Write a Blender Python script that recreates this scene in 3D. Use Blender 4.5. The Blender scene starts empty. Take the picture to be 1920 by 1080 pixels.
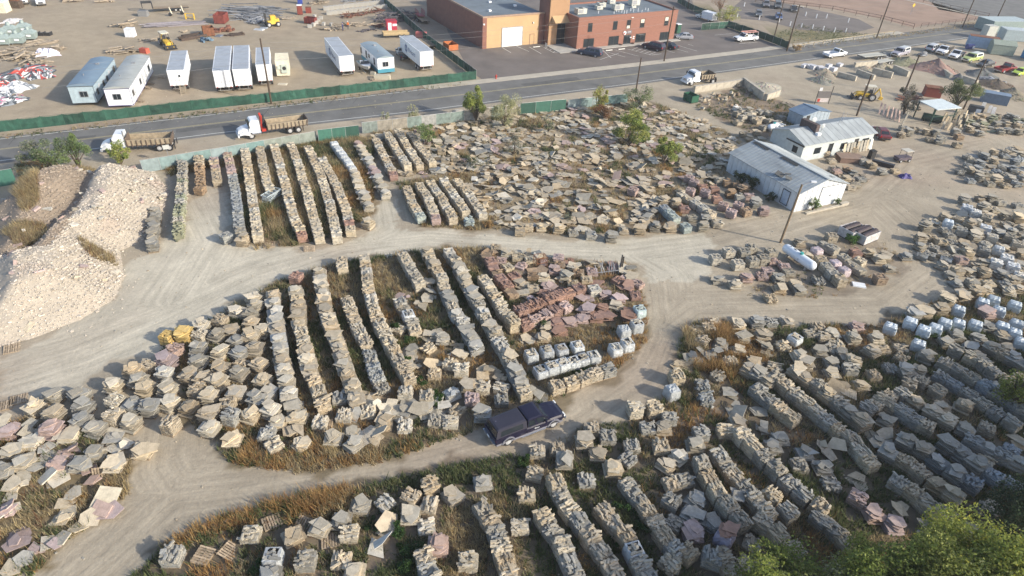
import bpy, math, random
import numpy as np
from math import sin, cos, pi, radians as R, degrees, atan2, hypot, floor

random.seed(7); rng = np.random.default_rng(7)
S = bpy.context.scene
COL = S.collection
# ------------------------------------------------------------------ camera
FOC, PITCH, ROLL, CAMH = 1206.8, 0.61517, 0.0567143, 39.1
_fw = np.array([0, cos(PITCH), -sin(PITCH)])
_up0 = np.array([0, sin(PITCH), cos(PITCH)]); _rt0 = np.array([1.0, 0, 0])
_rt = _rt0*cos(ROLL) + _up0*sin(ROLL); _up = -_rt0*sin(ROLL) + _up0*cos(ROLL)
camd = bpy.data.cameras.new('camera'); cam = bpy.data.objects.new('camera', camd); COL.objects.link(cam)
camd.sensor_width = 36; camd.lens = FOC/1920*36; camd.clip_start = 0.5; camd.clip_end = 2500
from mathutils import Matrix, Vector, Euler
cam.matrix_world = Matrix(((_rt[0], _up[0], -_fw[0], 0), (_rt[1], _up[1], -_fw[1], 0), (_rt[2], _up[2], -_fw[2], CAMH), (0, 0, 0, 1)))
S.camera = cam
# ------------------------------------------------------------------ light
SUN_AZ, SUN_EL = R(-23), R(25)           # direction towards the sun, from +x, and height
w = bpy.data.worlds.new('World'); S.world = w; w.use_nodes = True
nt = w.node_tree; nt.nodes.clear()
sky = nt.nodes.new('ShaderNodeTexSky'); sky.sky_type = 'NISHITA'; sky.sun_disc = False
sky.sun_elevation = SUN_EL; sky.sun_rotation = pi/2 - SUN_AZ; sky.air_density = 1.0; sky.dust_density = 5.0; sky.ozone_density = 0.6; sky.altitude = 1500
bg = nt.nodes.new('ShaderNodeBackground'); bg.inputs[1].default_value = 0.15
wo = nt.nodes.new('ShaderNodeOutputWorld'); nt.links.new(sky.outputs[0], bg.inputs[0]); nt.links.new(bg.outputs[0], wo.inputs[0])
sd = bpy.data.lights.new('sun', 'SUN'); sd.energy = 3.5; sd.angle = R(1.5); sd.color = (1, 0.92, 0.78)
sun = bpy.data.objects.new('sun', sd); COL.objects.link(sun)
sv = Vector((cos(SUN_EL)*cos(SUN_AZ), cos(SUN_EL)*sin(SUN_AZ), sin(SUN_EL)))
sun.rotation_euler = sv.to_track_quat('Z', 'Y').to_euler()
S.view_settings.view_transform = 'Standard'; S.view_settings.look = 'None'
S.view_settings.exposure = 0.80; S.view_settings.gamma = 1; S.view_settings.use_curve_mapping = False
S.render.engine = 'CYCLES'
S.cycles.max_bounces = 5; S.cycles.diffuse_bounces = 3; S.cycles.glossy_bounces = 2; S.cycles.transparent_max_bounces = 6

# ------------------------------------------------------------------ survey helpers
def G(px, py, h=0.0):
    """point of the world at height h seen at a place of the photograph (1920 x 1080)"""
    d = _fw*FOC + _rt*(px-960) + _up*(540-py)
    t = (h-CAMH)/d[2]
    return Vector((d[0]*t, d[1]*t, h))
def PX(p):
    v = np.array([p[0], p[1], p[2]-CAMH]); z = v@_fw
    return 960+FOC*(v@_rt)/z, 540-FOC*(v@_up)/z, z
def U(a, b): return random.uniform(a, b)
def seg(p, q, h=0.0):
    a, b = G(*p, h), G(*q, h); d = b-a
    return (a+b)/2, atan2(d.y, d.x), d.length
# smooth value noise (numpy)
_NG = rng.random((64, 64, 64)).astype(np.float32)
def vn(x, y, s, k=0):
    x = np.asarray(x, float)/s+1000.3; y = np.asarray(y, float)/s+1000.7
    i = np.floor(x).astype(int); j = np.floor(y).astype(int); u = x-i; v = y-j
    u = u*u*(3-2*u); v = v*v*(3-2*v); g = _NG[k % 64]
    a = g[i % 64, j % 64]; b = g[(i+1) % 64, j % 64]; c = g[i % 64, (j+1) % 64]; d = g[(i+1) % 64, (j+1) % 64]
    return (a*(1-u)+b*u)*(1-v)+(c*(1-u)+d*u)*v
def fbm(x, y, s, k=0): return (vn(x, y, s, k)*.5+vn(x, y, s/2.1, k+1)*.28+vn(x, y, s/4.3, k+2)*.22)
def inpoly(x, y, poly):
    c = np.zeros(np.shape(x), bool); n = len(poly)
    for i in range(n):
        x0, y0 = poly[i][0], poly[i][1]; x1, y1 = poly[(i+1) % n][0], poly[(i+1) % n][1]
        if y0 == y1: continue
        k = ((y0 > y) != (y1 > y)) & (x < (x1-x0)*(y-y0)/(y1-y0)+x0); c ^= k
    return c
def gp(pts): return [tuple(G(*p))[:2] for p in pts]

# ------------------------------------------------------------------ materials
MATS = {}
def mat(name, rgb=(.5, .5, .5), rough=.8, metal=0.0, ns=2.0, na=.12, bump=0.0, bs=None, tint=False, obj=False, spec=.4, alpha=1.0, streak=None, det=4):
    """plain procedural material: colour x (tint attribute) x (object colour) x noise, with fine relief"""
    if name in MATS: return MATS[name]
    m = bpy.data.materials.new(name); m.use_nodes = True; n = m.node_tree.nodes; L = m.node_tree.links
    b = n['Principled BSDF']; b.inputs['Roughness'].default_value = rough; b.inputs['Metallic'].default_value = metal
    b.inputs['Specular IOR Level'].default_value = spec
    tc = n.new('ShaderNodeTexCoord'); v = tc.outputs['Object']
    if streak:
        mp = n.new('ShaderNodeMapping'); mp.inputs['Scale'].default_value = streak; L.new(v, mp.inputs[0]); v = mp.outputs[0]
    if obj:
        oi = n.new('ShaderNodeObjectInfo'); ad = n.new('ShaderNodeVectorMath'); ad.operation = 'ADD'
        cx = n.new('ShaderNodeCombineXYZ'); ml = n.new('ShaderNodeMath'); ml.operation = 'MULTIPLY'; ml.inputs[1].default_value = 91.7
        L.new(oi.outputs['Random'], ml.inputs[0]); L.new(ml.outputs[0], cx.inputs[0]); L.new(ml.outputs[0], cx.inputs[2])
        L.new(v, ad.inputs[0]); L.new(cx.outputs[0], ad.inputs[1]); v = ad.outputs[0]
    nz = n.new('ShaderNodeTexNoise'); nz.inputs['Scale'].default_value = ns; nz.inputs['Detail'].default_value = det; nz.inputs['Roughness'].default_value = .6
    L.new(v, nz.inputs['Vector'])
    mr = n.new('ShaderNodeMapRange'); mr.inputs[1].default_value = .25; mr.inputs[2].default_value = .75
    mr.inputs[3].default_value = 1-na*1.6; mr.inputs[4].default_value = 1+na; L.new(nz.outputs[0], mr.inputs[0])
    base = n.new('ShaderNodeVectorMath'); base.operation = 'SCALE'; base.inputs[0].default_value = rgb; L.new(mr.outputs[0], base.inputs['Scale'])
    o = base.outputs[0]
    def mul(o, src):
        k = n.new('ShaderNodeVectorMath'); k.operation = 'MULTIPLY'; L.new(o, k.inputs[0]); L.new(src, k.inputs[1]); return k.outputs[0]
    if tint:
        at = n.new('ShaderNodeAttribute'); at.attribute_name = 'tint'; o = mul(o, at.outputs['Vector'])
    if obj: o = mul(o, oi.outputs['Color'])
    L.new(o, b.inputs['Base Color'])
    if bump:
        bp = n.new('ShaderNodeBump'); bp.inputs['Strength'].default_value = bump; bp.inputs['Distance'].default_value = .05
        n2 = n.new('ShaderNodeTexNoise'); n2.inputs['Scale'].default_value = bs or ns*4; n2.inputs['Detail'].default_value = 3
        L.new(v, n2.inputs['Vector']); L.new(n2.outputs[0], bp.inputs['Height']); L.new(bp.outputs[0], b.inputs['Normal'])
    if alpha < 1: b.inputs['Alpha'].default_value = alpha
    MATS[name] = m; return m

STONE = mat('stone', (1, 1, 1), .9, ns=3.0, na=.16, bump=.5, bs=14, tint=True, obj=True, spec=.2)
RUBBLE = mat('rubble_stone', (1, 1, 1), .9, ns=3.0, na=.12, tint=True, spec=.2)
WOOD = mat('weathered_wood', (.30, .235, .165), .85, ns=6, na=.3, tint=True, obj=False, spec=.2)
LEAF = mat('leaf', (1, 1, 1), .6, ns=.6, na=.12, tint=True, spec=.25)
GRASS = mat('grass_blade', (1, 1, 1), .75, ns=.5, na=.15, tint=True, spec=.15)
for m_ in (LEAF, GRASS):
    n_ = m_.node_tree.nodes; l_ = m_.node_tree.links; tr_ = n_.new('ShaderNodeBsdfTranslucent'); mx_ = n_.new('ShaderNodeMixShader'); mx_.inputs[0].default_value = .42
    l_.new(n_['Principled BSDF'].inputs['Base Color'].links[0].from_socket, tr_.inputs[0]); l_.new(n_['Principled BSDF'].outputs[0], mx_.inputs[1]); l_.new(tr_.outputs[0], mx_.inputs[2]); l_.new(mx_.outputs[0], n_['Material Output'].inputs[0])
FILM = mat('plastic_film', (1, 1, 1), .35, ns=5, na=.1, bump=.6, bs=7, obj=True, spec=.5)
WHITE = mat('white_paint', (.74, .76, .78), .45, ns=1.2, na=.07)
GREYROOF = mat('trailer_roof', (.33, .36, .40), .6, ns=.8, na=.12)
DARK = mat('dark_rubber', (.025, .025, .027), .75, ns=5, na=.2)
GLASS = mat('dark_glass', (.02, .026, .032), .12, ns=2, na=.1, spec=.6)
CHROME = mat('chrome', (.62, .63, .65), .25, metal=.9, ns=4, na=.05)
STEEL = mat('grey_steel', (.30, .31, .33), .5, metal=.4, ns=2, na=.15)
BLACKM = mat('black_metal', (.03, .03, .032), .5, ns=2, na=.15)
RUST = mat('rusty_steel', (.20, .085, .045), .85, ns=2.5, na=.35, det=6)
REDM = mat('red_paint', (.42, .045, .03), .45, ns=2, na=.12)
YELM = mat('yellow_paint', (.62, .40, .04), .45, ns=2, na=.15)
POLEM = mat('pole_wood', (.075, .052, .036), .9, ns=4, na=.25)
CONC = mat('concrete_block', (.42, .38, .31), .9, ns=1.5, na=.18, bump=.3, bs=12)
CONCG = mat('concrete_grey', (.40, .385, .35), .9, ns=.7, na=.12, bump=.2, bs=10)
REDL = mat('red_lamp', (.5, .01, .012), .3, ns=1, na=.05)
LAMPG = mat('lamp_lens', (.75, .76, .74), .2, ns=1, na=.03, spec=.6)
PURPLE = mat('purple_paint', (.030, .024, .082), .28, ns=1.2, na=.18, spec=.6)
INK = mat('blue_ink', (.07, .11, .24), .5, ns=1, na=.05)

# ------------------------------------------------------------------ mesh builder
def TM(loc=(0, 0, 0), rz=0, rx=0, ry=0, s=1):
    m = np.array(Matrix.Translation(loc) @ Euler((rx, ry, rz)).to_matrix().to_4x4())
    if s != 1: m[:3, :3] = m[:3, :3]*np.array(s)
    return m
CUBE = np.array([(-1, -1, -1), (1, -1, -1), (1, 1, -1), (-1, 1, -1), (-1, -1, 1), (1, -1, 1), (1, 1, 1), (-1, 1, 1)], float)*.5
CF = [(0, 3, 2, 1), (4, 5, 6, 7), (0, 1, 5, 4), (1, 2, 6, 5), (2, 3, 7, 6), (3, 0, 4, 7)]
class MB:
    def __init__(s): s.v = []; s.f = []; s.m = []; s.t = []; s.n = 0; s.T = None
    def add(s, v, f, m=0, t=(1, 1, 1)):
        v = np.asarray(v, float)
        if s.T is not None: v = v@s.T[:3, :3].T+s.T[:3, 3]
        s.v.append(v); n = s.n; s.f += [tuple(i+n for i in q) for q in f]; s.n += len(v)
        if not isinstance(t, (tuple, list)): t = (t, t, t)
        s.m += [m]*len(f); s.t += [t]*len(f)
    def box(s, c, d, rz=0, rx=0, ry=0, m=0, t=(1, 1, 1), j=0, tp=None, nobot=False):
        v = CUBE*np.array(d)
        if tp is not None: v[4:, 0] *= tp[0]; v[4:, 1] *= tp[1]
        if j: v = v+rng.uniform(-j, j, (8, 3))
        if rz or rx or ry: v = v@np.array(Euler((rx, ry, rz)).to_matrix()).T
        s.add(v+np.array(c), CF[1:] if nobot else CF, m, t)
    def bx(s, x0, x1, y0, y1, z0, z1, m=0, t=(1, 1, 1)): s.box(((x0+x1)/2, (y0+y1)/2, (z0+z1)/2), (x1-x0, y1-y0, z1-z0), m=m, t=t)
    def prism(s, poly, z0, z1, m=0, t=(1, 1, 1), top=None, j=0):
        n = len(poly); a = [(p[0], p[1], z0) for p in poly]; b = [(p[0], p[1], z1+(U(-j, j) if j else 0)) for p in (top or poly)]
        s.add(a+b, [tuple(range(n, 2*n)), tuple(range(n-1, -1, -1))]+[(i, (i+1) % n, n+(i+1) % n, n+i) for i in range(n)], m, t)
    def side(s, prof, y0, y1, m=0, t=(1, 1, 1)):
        """profile in x,z extruded along y"""
        n = len(prof); a = [(p[0], y0, p[1]) for p in prof]; b = [(p[0], y1, p[1]) for p in prof]
        s.add(a+b, [tuple(range(n)), tuple(range(2*n-1, n-1, -1))]+[(i, n+i, n+(i+1) % n, (i+1) % n) for i in range(n)], m, t)
    def cyl(s, p0, p1, r0, r1=None, n=10, m=0, t=(1, 1, 1), caps=True):
        r1 = r0 if r1 is None else r1; p0 = Vector(p0); p1 = Vector(p1); d = (p1-p0).normalized()
        a = d.orthogonal().normalized(); b = d.cross(a)
        v = [tuple(p0+(a*cos(2*pi*i/n)+b*sin(2*pi*i/n))*r0) for i in range(n)]+[tuple(p1+(a*cos(2*pi*i/n)+b*sin(2*pi*i/n))*r1) for i in range(n)]
        f = [(i, (i+1) % n, n+(i+1) % n, n+i) for i in range(n)]
        if caps: f += [tuple(range(n-1, -1, -1)), tuple(range(n, 2*n))]
        s.add(v, f, m, t)
    def loft(s, rings, m=0, t=(1, 1, 1), caps=True):
        n = len(rings[0]); v = [p for r in rings for p in r]; f = []
        for k in range(len(rings)-1):
            f += [(k*n+i, k*n+(i+1) % n, (k+1)*n+(i+1) % n, (k+1)*n+i) for i in range(n)]
        if caps: f += [tuple(range(n-1, -1, -1)), tuple(range((len(rings)-1)*n, len(rings)*n))]
        s.add(v, f, m, t)
    def mesh(s, name, mats, smooth=False):
        me = bpy.data.meshes.new(name)
        v = np.concatenate(s.v) if s.v else np.zeros((0, 3))
        me.vertices.add(len(v)); me.vertices.foreach_set('co', v.astype(np.float32).ravel())
        ln = np.array([len(q) for q in s.f], np.int32); me.loops.add(int(ln.sum())); me.polygons.add(len(ln))
        me.loops.foreach_set('vertex_index', np.array([i for q in s.f for i in q], np.int32))
        me.polygons.foreach_set('loop_start', np.concatenate([[0], np.cumsum(ln)[:-1]]).astype(np.int32))
        me.polygons.foreach_set('material_index', np.array(s.m, np.int32))
        for k in (mats if isinstance(mats, (list, tuple)) else [mats]): me.materials.append(k)
        at = me.attributes.new('tint', 'FLOAT_VECTOR', 'FACE'); at.data.foreach_set('vector', np.array(s.t, np.float32).ravel())
        me.update(calc_edges=True)
        if not smooth: me.attributes.new('sharp_face', 'BOOLEAN', 'FACE').data.foreach_set('value', np.ones(len(ln), bool))
        return me
    def build(s, name, mats, parent=None, loc=(0, 0, 0), rot=(0, 0, 0), smooth=False, kind=None, color=None):
        o = ob(name, s.mesh(name, mats, smooth), parent, loc, rot, color)
        if kind: o['kind'] = kind
        return o
def trimesh(name, v, mt, tint, kind=None, parent=None, nper=3):
    """big numpy mesh of loose faces with nper corners each; tint is one colour per face"""
    nf = len(v)//nper; me = bpy.data.meshes.new(name); me.vertices.add(len(v)); me.vertices.foreach_set('co', v.astype(np.float32).ravel())
    me.loops.add(len(v)); me.polygons.add(nf); me.loops.foreach_set('vertex_index', np.arange(len(v), dtype=np.int32))
    me.polygons.foreach_set('loop_start', np.arange(0, len(v), nper, dtype=np.int32))
    me.materials.append(mt); at = me.attributes.new('tint', 'FLOAT_VECTOR', 'FACE'); at.data.foreach_set('vector', tint.astype(np.float32).ravel())
    me.update(calc_edges=True); me.attributes.new('sharp_face', 'BOOLEAN', 'FACE').data.foreach_set('value', np.ones(nf, bool)); o = ob(name, me, parent)
    if kind: o['kind'] = kind
    return o
def ob(name, data, parent=None, loc=(0, 0, 0), rot=(0, 0, 0), color=None):
    o = bpy.data.objects.new(name, data); COL.objects.link(o); o.location = loc
    if rot != (0, 0, 0): o.rotation_euler = rot
    if parent is not None: o.parent = parent
    if color: o.color = (*color, 1)
    return o
LABELS = {}
def tag(o, label, cat, group=None):
    o['label'] = label; o['category'] = cat
    if group: o['group'] = group
    LABELS.setdefault(label, []).append(o.name); return o
def thing(name, label, cat, loc=(0, 0, 0), rz=0, group=None):
    return tag(ob(name, None, None, loc, (0, 0, rz)), label, cat, group)
KIDS = {}
def copy_thing(o, loc=None, rz=None, label=None):
    c = o.copy(); COL.objects.link(c)
    if loc is not None: c.location = loc
    if rz is not None: c.rotation_euler = (0, 0, rz)
    if label: c['label'] = label
    def rec(a, b):
        for ch in list(a.children):
            d = ch.copy(); COL.objects.link(d); d.parent = b; rec(ch, d)
    rec(o, c); return c
def struct(o): o['kind'] = 'structure'; return o

# ------------------------------------------------------------------ ground
OPEN_N = gp([(0, 248), (200, 224), (509, 192), (893, 148), (715, 0), (0, 0)])
CENTER = gp([(296, 660), (330, 640), (430, 580), (520, 528), (640, 492), (760, 474), (900, 464), (1000, 478), (1175, 498), (1212, 560), (1212, 640), (1150, 700), (1040, 752), (900, 805), (720, 868), (560, 888), (440, 872), (360, 800), (345, 720)])
NWROW = gp([(440, 290), (620, 258), (700, 262), (700, 400), (640, 440), (560, 460), (480, 468), (452, 400)])
NWEDGE = gp([(300, 312), (600, 262), (640, 290), (500, 300), (320, 330)])
MID = gp([(745, 345), (870, 320), (950, 420), (900, 432), (790, 425)])
SLABF = gp([(690, 240), (880, 208), (1180, 180), (1290, 215), (1390, 262), (1365, 320), (1300, 380), (1250, 432), (1050, 440), (930, 430), (860, 330), (740, 330)])
LOWL = gp([(0, 790), (110, 790), (190, 800), (240, 850), (245, 925), (190, 975), (120, 1020), (60, 1080), (-60, 1080), (-60, 790)])
BOTT = gp([(320, 1010), (430, 965), (560, 930), (700, 915), (860, 868), (1000, 850), (1100, 800), (1180, 790), (1260, 740), (1275, 640), (1300, 605), (1500, 610), (1650, 610), (1780, 555), (1930, 520), (2100, 500), (2100, 1200), (200, 1200), (250, 1080)])
RCL = gp([(1440, 500), (1600, 420), (1680, 470), (1700, 510), (1640, 535), (1560, 560), (1400, 555)])
NECL = gp([(1300, 200), (1390, 160), (1560, 230), (1500, 250), (1430, 260)])
LAWN = gp([(1270, 0), (1340, 20), (1380, 62), (1440, 70), (1500, 45), (1610, 62), (1700, 66), (1480, 90), (1440, 70), (1360, 45)])
DUST = gp([(0, 745), (0, 668), (60, 645), (140, 600), (225, 560), (235, 500), (270, 470), (320, 450), (350, 400), (365, 350), (425, 350), (430, 460), (470, 475), (560, 470), (650, 450), (705, 430), (705, 370), (740, 370), (755, 430), (860, 438), (1000, 447), (1200, 450), (1330, 427), (1330, 520), (1230, 540), (1180, 492), (1000, 474), (900, 462), (760, 470), (640, 490), (500, 535), (430, 570), (300, 655), (240, 690), (150, 725)])
TRACKS = [[(-150, 760), (0, 705), (150, 660), (300, 600), (480, 515), (640, 468), (800, 450), (1000, 462), (1180, 470), (1330, 450), (1500, 405), (1620, 370), (1700, 300), (1850, 270)],
          [(100, 1120), (240, 1000), (320, 925), (500, 905), (700, 880), (900, 830), (1080, 770), (1200, 690), (1240, 600), (1230, 520), (1150, 470)],
          [(1240, 620), (1300, 575), (1480, 570), (1650, 570), (1740, 510), (1730, 440), (1660, 380)], [(350, 350), (400, 450), (330, 560)], [(725, 370), (740, 430), (700, 450)],
          [(1180, 210), (1280, 240), (1330, 262)], [(300, 800), (290, 880), (320, 925)]]
def grid_axis(lo, hi, a, b, fine, coarse):
    return np.concatenate([np.arange(lo, a, coarse), np.arange(a, b, fine), np.arange(b, hi+.1, coarse)])
def ground():
    xs = grid_axis(-900, 900, -90, 110, .5, 12.); ys = grid_axis(-500, 1300, 12, 150, .5, 12.)
    X, Y = np.meshgrid(xs, ys); x = X.ravel(); y = Y.ravel()
    wx = x+(vn(x, y, 2.5, 5)-.5)*2.4+(vn(x, y, .9, 6)-.5)*.9; wy = y+(vn(x, y, 2.5, 7)-.5)*2.4+(vn(x, y, .9, 8)-.5)*.9
    c = np.tile(np.array([.36, .31, .235]), (len(x), 1))
    def put(poly, col, amt=1.0):
        k = inpoly(wx, wy, poly); c[k] = c[k]*(1-amt)+np.array(col)*amt
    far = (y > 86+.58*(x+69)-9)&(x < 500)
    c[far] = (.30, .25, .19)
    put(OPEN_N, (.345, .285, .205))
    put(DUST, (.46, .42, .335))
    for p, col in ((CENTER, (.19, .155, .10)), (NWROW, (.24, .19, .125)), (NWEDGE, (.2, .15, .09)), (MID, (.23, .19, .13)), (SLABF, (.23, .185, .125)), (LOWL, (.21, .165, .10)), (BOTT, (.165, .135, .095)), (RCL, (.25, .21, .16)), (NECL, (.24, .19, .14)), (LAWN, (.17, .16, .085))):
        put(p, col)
    # damp / worn patches, real colour of the soil
    n1 = fbm(x, y, 14, 9); n2 = fbm(x, y, 4, 12)
    c *= (.86+.28*n1+.18*(n2-.5))[:, None]
    pk = np.clip((fbm(x, y, 18, 20)-.52)*4, 0, 1)[:, None]; c = c*(1-pk*.35)+np.array([.33, .25, .19])*pk*.35
    tv = np.full(len(x), 99.); ts = np.zeros(len(x))
    for tr in TRACKS:
        P_ = gp(tr); acc = 0
        for (ax, ay), (bx_, by) in zip(P_[:-1], P_[1:]):
            L = hypot(bx_-ax, by-ay); ux, uy = (bx_-ax)/L, (by-ay)/L
            u = np.clip((x-ax)*ux+(y-ay)*uy, 0, L); dx = x-ax-ux*u; dy = y-ay-uy*u
            d = np.hypot(dx, dy); sg = np.where(dx*-uy+dy*ux > 0, 1, -1); k = d < np.abs(tv)
            tv[k] = (d*sg)[k]; ts[k] = (acc+u)[k]; acc += L
    me = bpy.data.meshes.new('ground'); n = len(x); me.vertices.add(n)
    me.vertices.foreach_set('co', np.stack([x, y, np.zeros(n)], 1).astype(np.float32).ravel())
    nx, ny = len(xs), len(ys); i = (np.arange(ny-1)[:, None]*nx+np.arange(nx-1)[None, :]).ravel()
    q = np.stack([i, i+1, i+nx+1, i+nx], 1).astype(np.int32); me.loops.add(q.size); me.polygons.add(len(q))
    me.loops.foreach_set('vertex_index', q.ravel()); me.polygons.foreach_set('loop_start', np.arange(0, q.size, 4, dtype=np.int32))
    for nm, arr in (('soil', c),): me.attributes.new(nm, 'FLOAT_VECTOR', 'POINT').data.foreach_set('vector', arr.astype(np.float32).ravel())
    for nm, arr in (('tv', tv), ('ts', ts)): me.attributes.new(nm, 'FLOAT', 'POINT').data.foreach_set('value', arr.astype(np.float32))
    me.update(calc_edges=True)
    m = bpy.data.materials.new('soil'); m.use_nodes = True; N = m.node_tree.nodes; L = m.node_tree.links; b = N['Principled BSDF']
    b.inputs['Roughness'].default_value = .95; b.inputs['Specular IOR Level'].default_value = .15
    def at(nm):
        a = N.new('ShaderNodeAttribute'); a.attribute_name = nm; return a
    def noise(vec, s, d=5, r=.65):
        z = N.new('ShaderNodeTexNoise'); z.inputs['Scale'].default_value = s; z.inputs['Detail'].default_value = d; z.inputs['Roughness'].default_value = r; L.new(vec, z.inputs['Vector']); return z.outputs[0]
    def mr(s, a, b_, c_, d_):
        k = N.new('ShaderNodeMapRange'); k.inputs[1].default_value = a; k.inputs[2].default_value = b_; k.inputs[3].default_value = c_; k.inputs[4].default_value = d_; L.new(s, k.inputs[0]); return k.outputs[0]
    def mth(op, a, b_):
        k = N.new('ShaderNodeMath'); k.operation = op
        for i_, q_ in enumerate((a, b_)):
            if isinstance(q_, (int, float)): k.inputs[i_].default_value = q_
            else: L.new(q_, k.inputs[i_])
        return k.outputs[0]
    tc = N.new('ShaderNodeTexCoord').outputs['Object']
    f1 = mr(noise(tc, .35, 6), .3, .7, .86, 1.12); f2 = mr(noise(tc, 3.5, 6, .75), .25, .75, .84, 1.15)
    cx = N.new('ShaderNodeCombineXYZ'); L.new(mth('MULTIPLY', at('ts').outputs['Fac'], .09), cx.inputs[0]); L.new(mth('MULTIPLY', at('tv').outputs['Fac'], 1.5), cx.inputs[1])
    near = mr(mth('ABSOLUTE', at('tv').outputs['Fac'], 0), 2.0, 6.5, 1, 0)
    st = mr(noise(cx.outputs[0], 1.0, 4), .35, .68, -.17, .15); stv = mth('ADD', mth('MULTIPLY', st, near), 1.0)
    # pebbles
    vo = N.new('ShaderNodeTexVoronoi'); vo.inputs['Scale'].default_value = 2.3; L.new(tc, vo.inputs['Vector'])
    peb = mr(vo.outputs['Distance'], .05, .11, 1.32, 1.0)
    k = mth('MULTIPLY', mth('MULTIPLY', f1, f2), mth('MULTIPLY', stv, peb))
    sc = N.new('ShaderNodeVectorMath'); sc.operation = 'SCALE'; L.new(at('soil').outputs['Vector'], sc.inputs[0]); L.new(k, sc.inputs['Scale']); L.new(sc.outputs[0], b.inputs['Base Color'])
    bp = N.new('ShaderNodeBump'); bp.inputs['Strength'].default_value = .55; bp.inputs['Distance'].default_value = .12
    L.new(mth('ADD', noise(tc, 1.6, 6, .7), mth('MULTIPLY', stv, .5)), bp.inputs['Height']); L.new(bp.outputs[0], b.inputs['Normal'])
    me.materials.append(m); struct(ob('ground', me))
ground()
# ------------------------------------------------------------------ flat sheets: road, parking, paint
_z = [0.0]
def sheet(name, pts, m, z, world=False, kind=True, parent=None):
    b = MB(); P_ = [(*p[:2], z) for p in (pts if world else [G(*q) for q in pts])]
    b.add(P_, [tuple(range(len(P_)))]); o = b.build(name, m, parent)
    if kind and parent is None: struct(o)
    return o
def strip(name, pts, w_, m, z, parent=None, world=False, dash=None):
    P_ = [Vector(p[:2]) for p in (pts if world else [G(*q) for q in pts])]; b = MB(); Lv = []; Rv = []
    for i, p in enumerate(P_):
        d = (P_[min(i+1, len(P_)-1)]-P_[max(i-1, 0)]).normalized(); nn = Vector((-d.y, d.x))
        Lv.append(p+nn*w_/2); Rv.append(p-nn*w_/2)
    for i in range(len(P_)-1):
        b.add([(*Rv[i], z), (*Rv[i+1], z), (*Lv[i+1], z), (*Lv[i], z)], [(0, 1, 2, 3)])
    return b.build(name, m, parent)
ASPH = mat('asphalt', (.15, .148, .14), .9, ns=.3, na=.2, bump=.15, bs=30, streak=(1, 1, 1))
ASPH2 = mat('parking_asphalt', (.155, .135, .122), .9, ns=.22, na=.16, bump=.1, bs=30)
PAINTW = mat('road_paint', (.62, .62, .58), .7, ns=2, na=.15)
PAINTY = mat('yellow_road_paint', (.42, .36, .20), .8, ns=2, na=.2)
CURB = mat('curb_concrete', (.42, .38, .31), .9, ns=.6, na=.12)
near_e = [(-90, 66.5), (-69.4, 78.2), (-46.1, 91.3), (-16.2, 106.2), (1.9, 116.4), (22.9, 128), (34.9, 135), (59, 149), (78, 160), (96, 170.5), (150, 202), (330, 308)]
far_e = [(-96, 73), (-74.1, 85), (-49.4, 98.7), (-17.8, 116.8), (-2.3, 125.2), (24.4, 139.6), (51.3, 155), (66.3, 164), (101.3, 184), (135, 203.5), (154, 215), (330, 318)]
def off(pts, d):
    out = []
    for i, p in enumerate(pts):
        a = Vector(pts[max(i-1, 0)]); c = Vector(pts[min(i+1, len(pts)-1)]); t = (c-a).normalized(); out.append((p[0]-t.y*d, p[1]+t.x*d))
    return out
sheet('road', off(near_e, -.9)+off(far_e, .7)[::-1], ASPH, .008, world=True)
road_o = bpy.data.objects['road']
ne2, fe2 = off(near_e, 0), off(far_e, 0)
mid_e = [((a[0]+b[0])/2-.6, (a[1]+b[1])/2-.2) for a, b in zip(near_e, far_e)]
strip('edge_line', ne2, .15, PAINTW, .013, road_o, True); strip('edge_line', fe2[:7], .15, PAINTW, .013, road_o, True)
strip('centre_line', off(mid_e, .14), .12, PAINTY, .013, road_o, True); strip('centre_line', off(mid_e, -.14), .12, PAINTY, .013, road_o, True)
# the far cross road in the top right corner
sheet('cross_road', [(1700, -40), (1760, 18), (1930, 46), (2400, 120), (2600, 60), (1900, -60)], ASPH, .012)
struct(strip('cross_road_verge', [(1560, -32), (1700, 0), (1860, 36), (1900, 44)], 1.2, CURB, .018))
for a in [((330, 246), (470, 229)), ((640, 205), (700, 198)), ((980, 160), (1085, 147)), ((120, 262), (180, 256))]:
    strip('asphalt_patch', a, U(1.2, 2.0), mat('patch_asphalt', (.105, .104, .10), .9, ns=.8, na=.15), .0105, road_o)
for k in range(26):
    x = 60*k+U(0, 30); y = 292-x*.131+U(-24, -6)+(0 if x < 900 else (x-900)*.01); strip('crack_seal', [(x, y), (x+U(8, 16), y-U(4, 16)), (x+U(14, 30), y-U(6, 24))], .07, mat('tar_seal', (.05, .05, .05), .8), .0112, road_o)
# kerb and apron on the far side of the road
kb = MB(); fe = off(far_e, 1.1)
pk_front = gp([(893, 152), (1480, 90)])
for (a, b_) in zip(off(far_e, .9)[3:8], off(far_e, .9)[4:9]):
    c_, ang, L = (Vector(a)+Vector(b_))/2, atan2(b_[1]-a[1], b_[0]-a[0]), hypot(b_[0]-a[0], b_[1]-a[1])
    kb.box((c_.x, c_.y, .01), (L+.05, 2.2, .06), rz=ang)
struct(kb.build('road_apron', CURB))
sheet('parking_lot', [(880, 132), (840, 60), (800, -40), (1290, -40), (1300, 10), (1365, 52), (1478, 92), (1400, 96), (1200, 120), (1000, 143), (905, 150)], ASPH2, .0045+.012)
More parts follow.
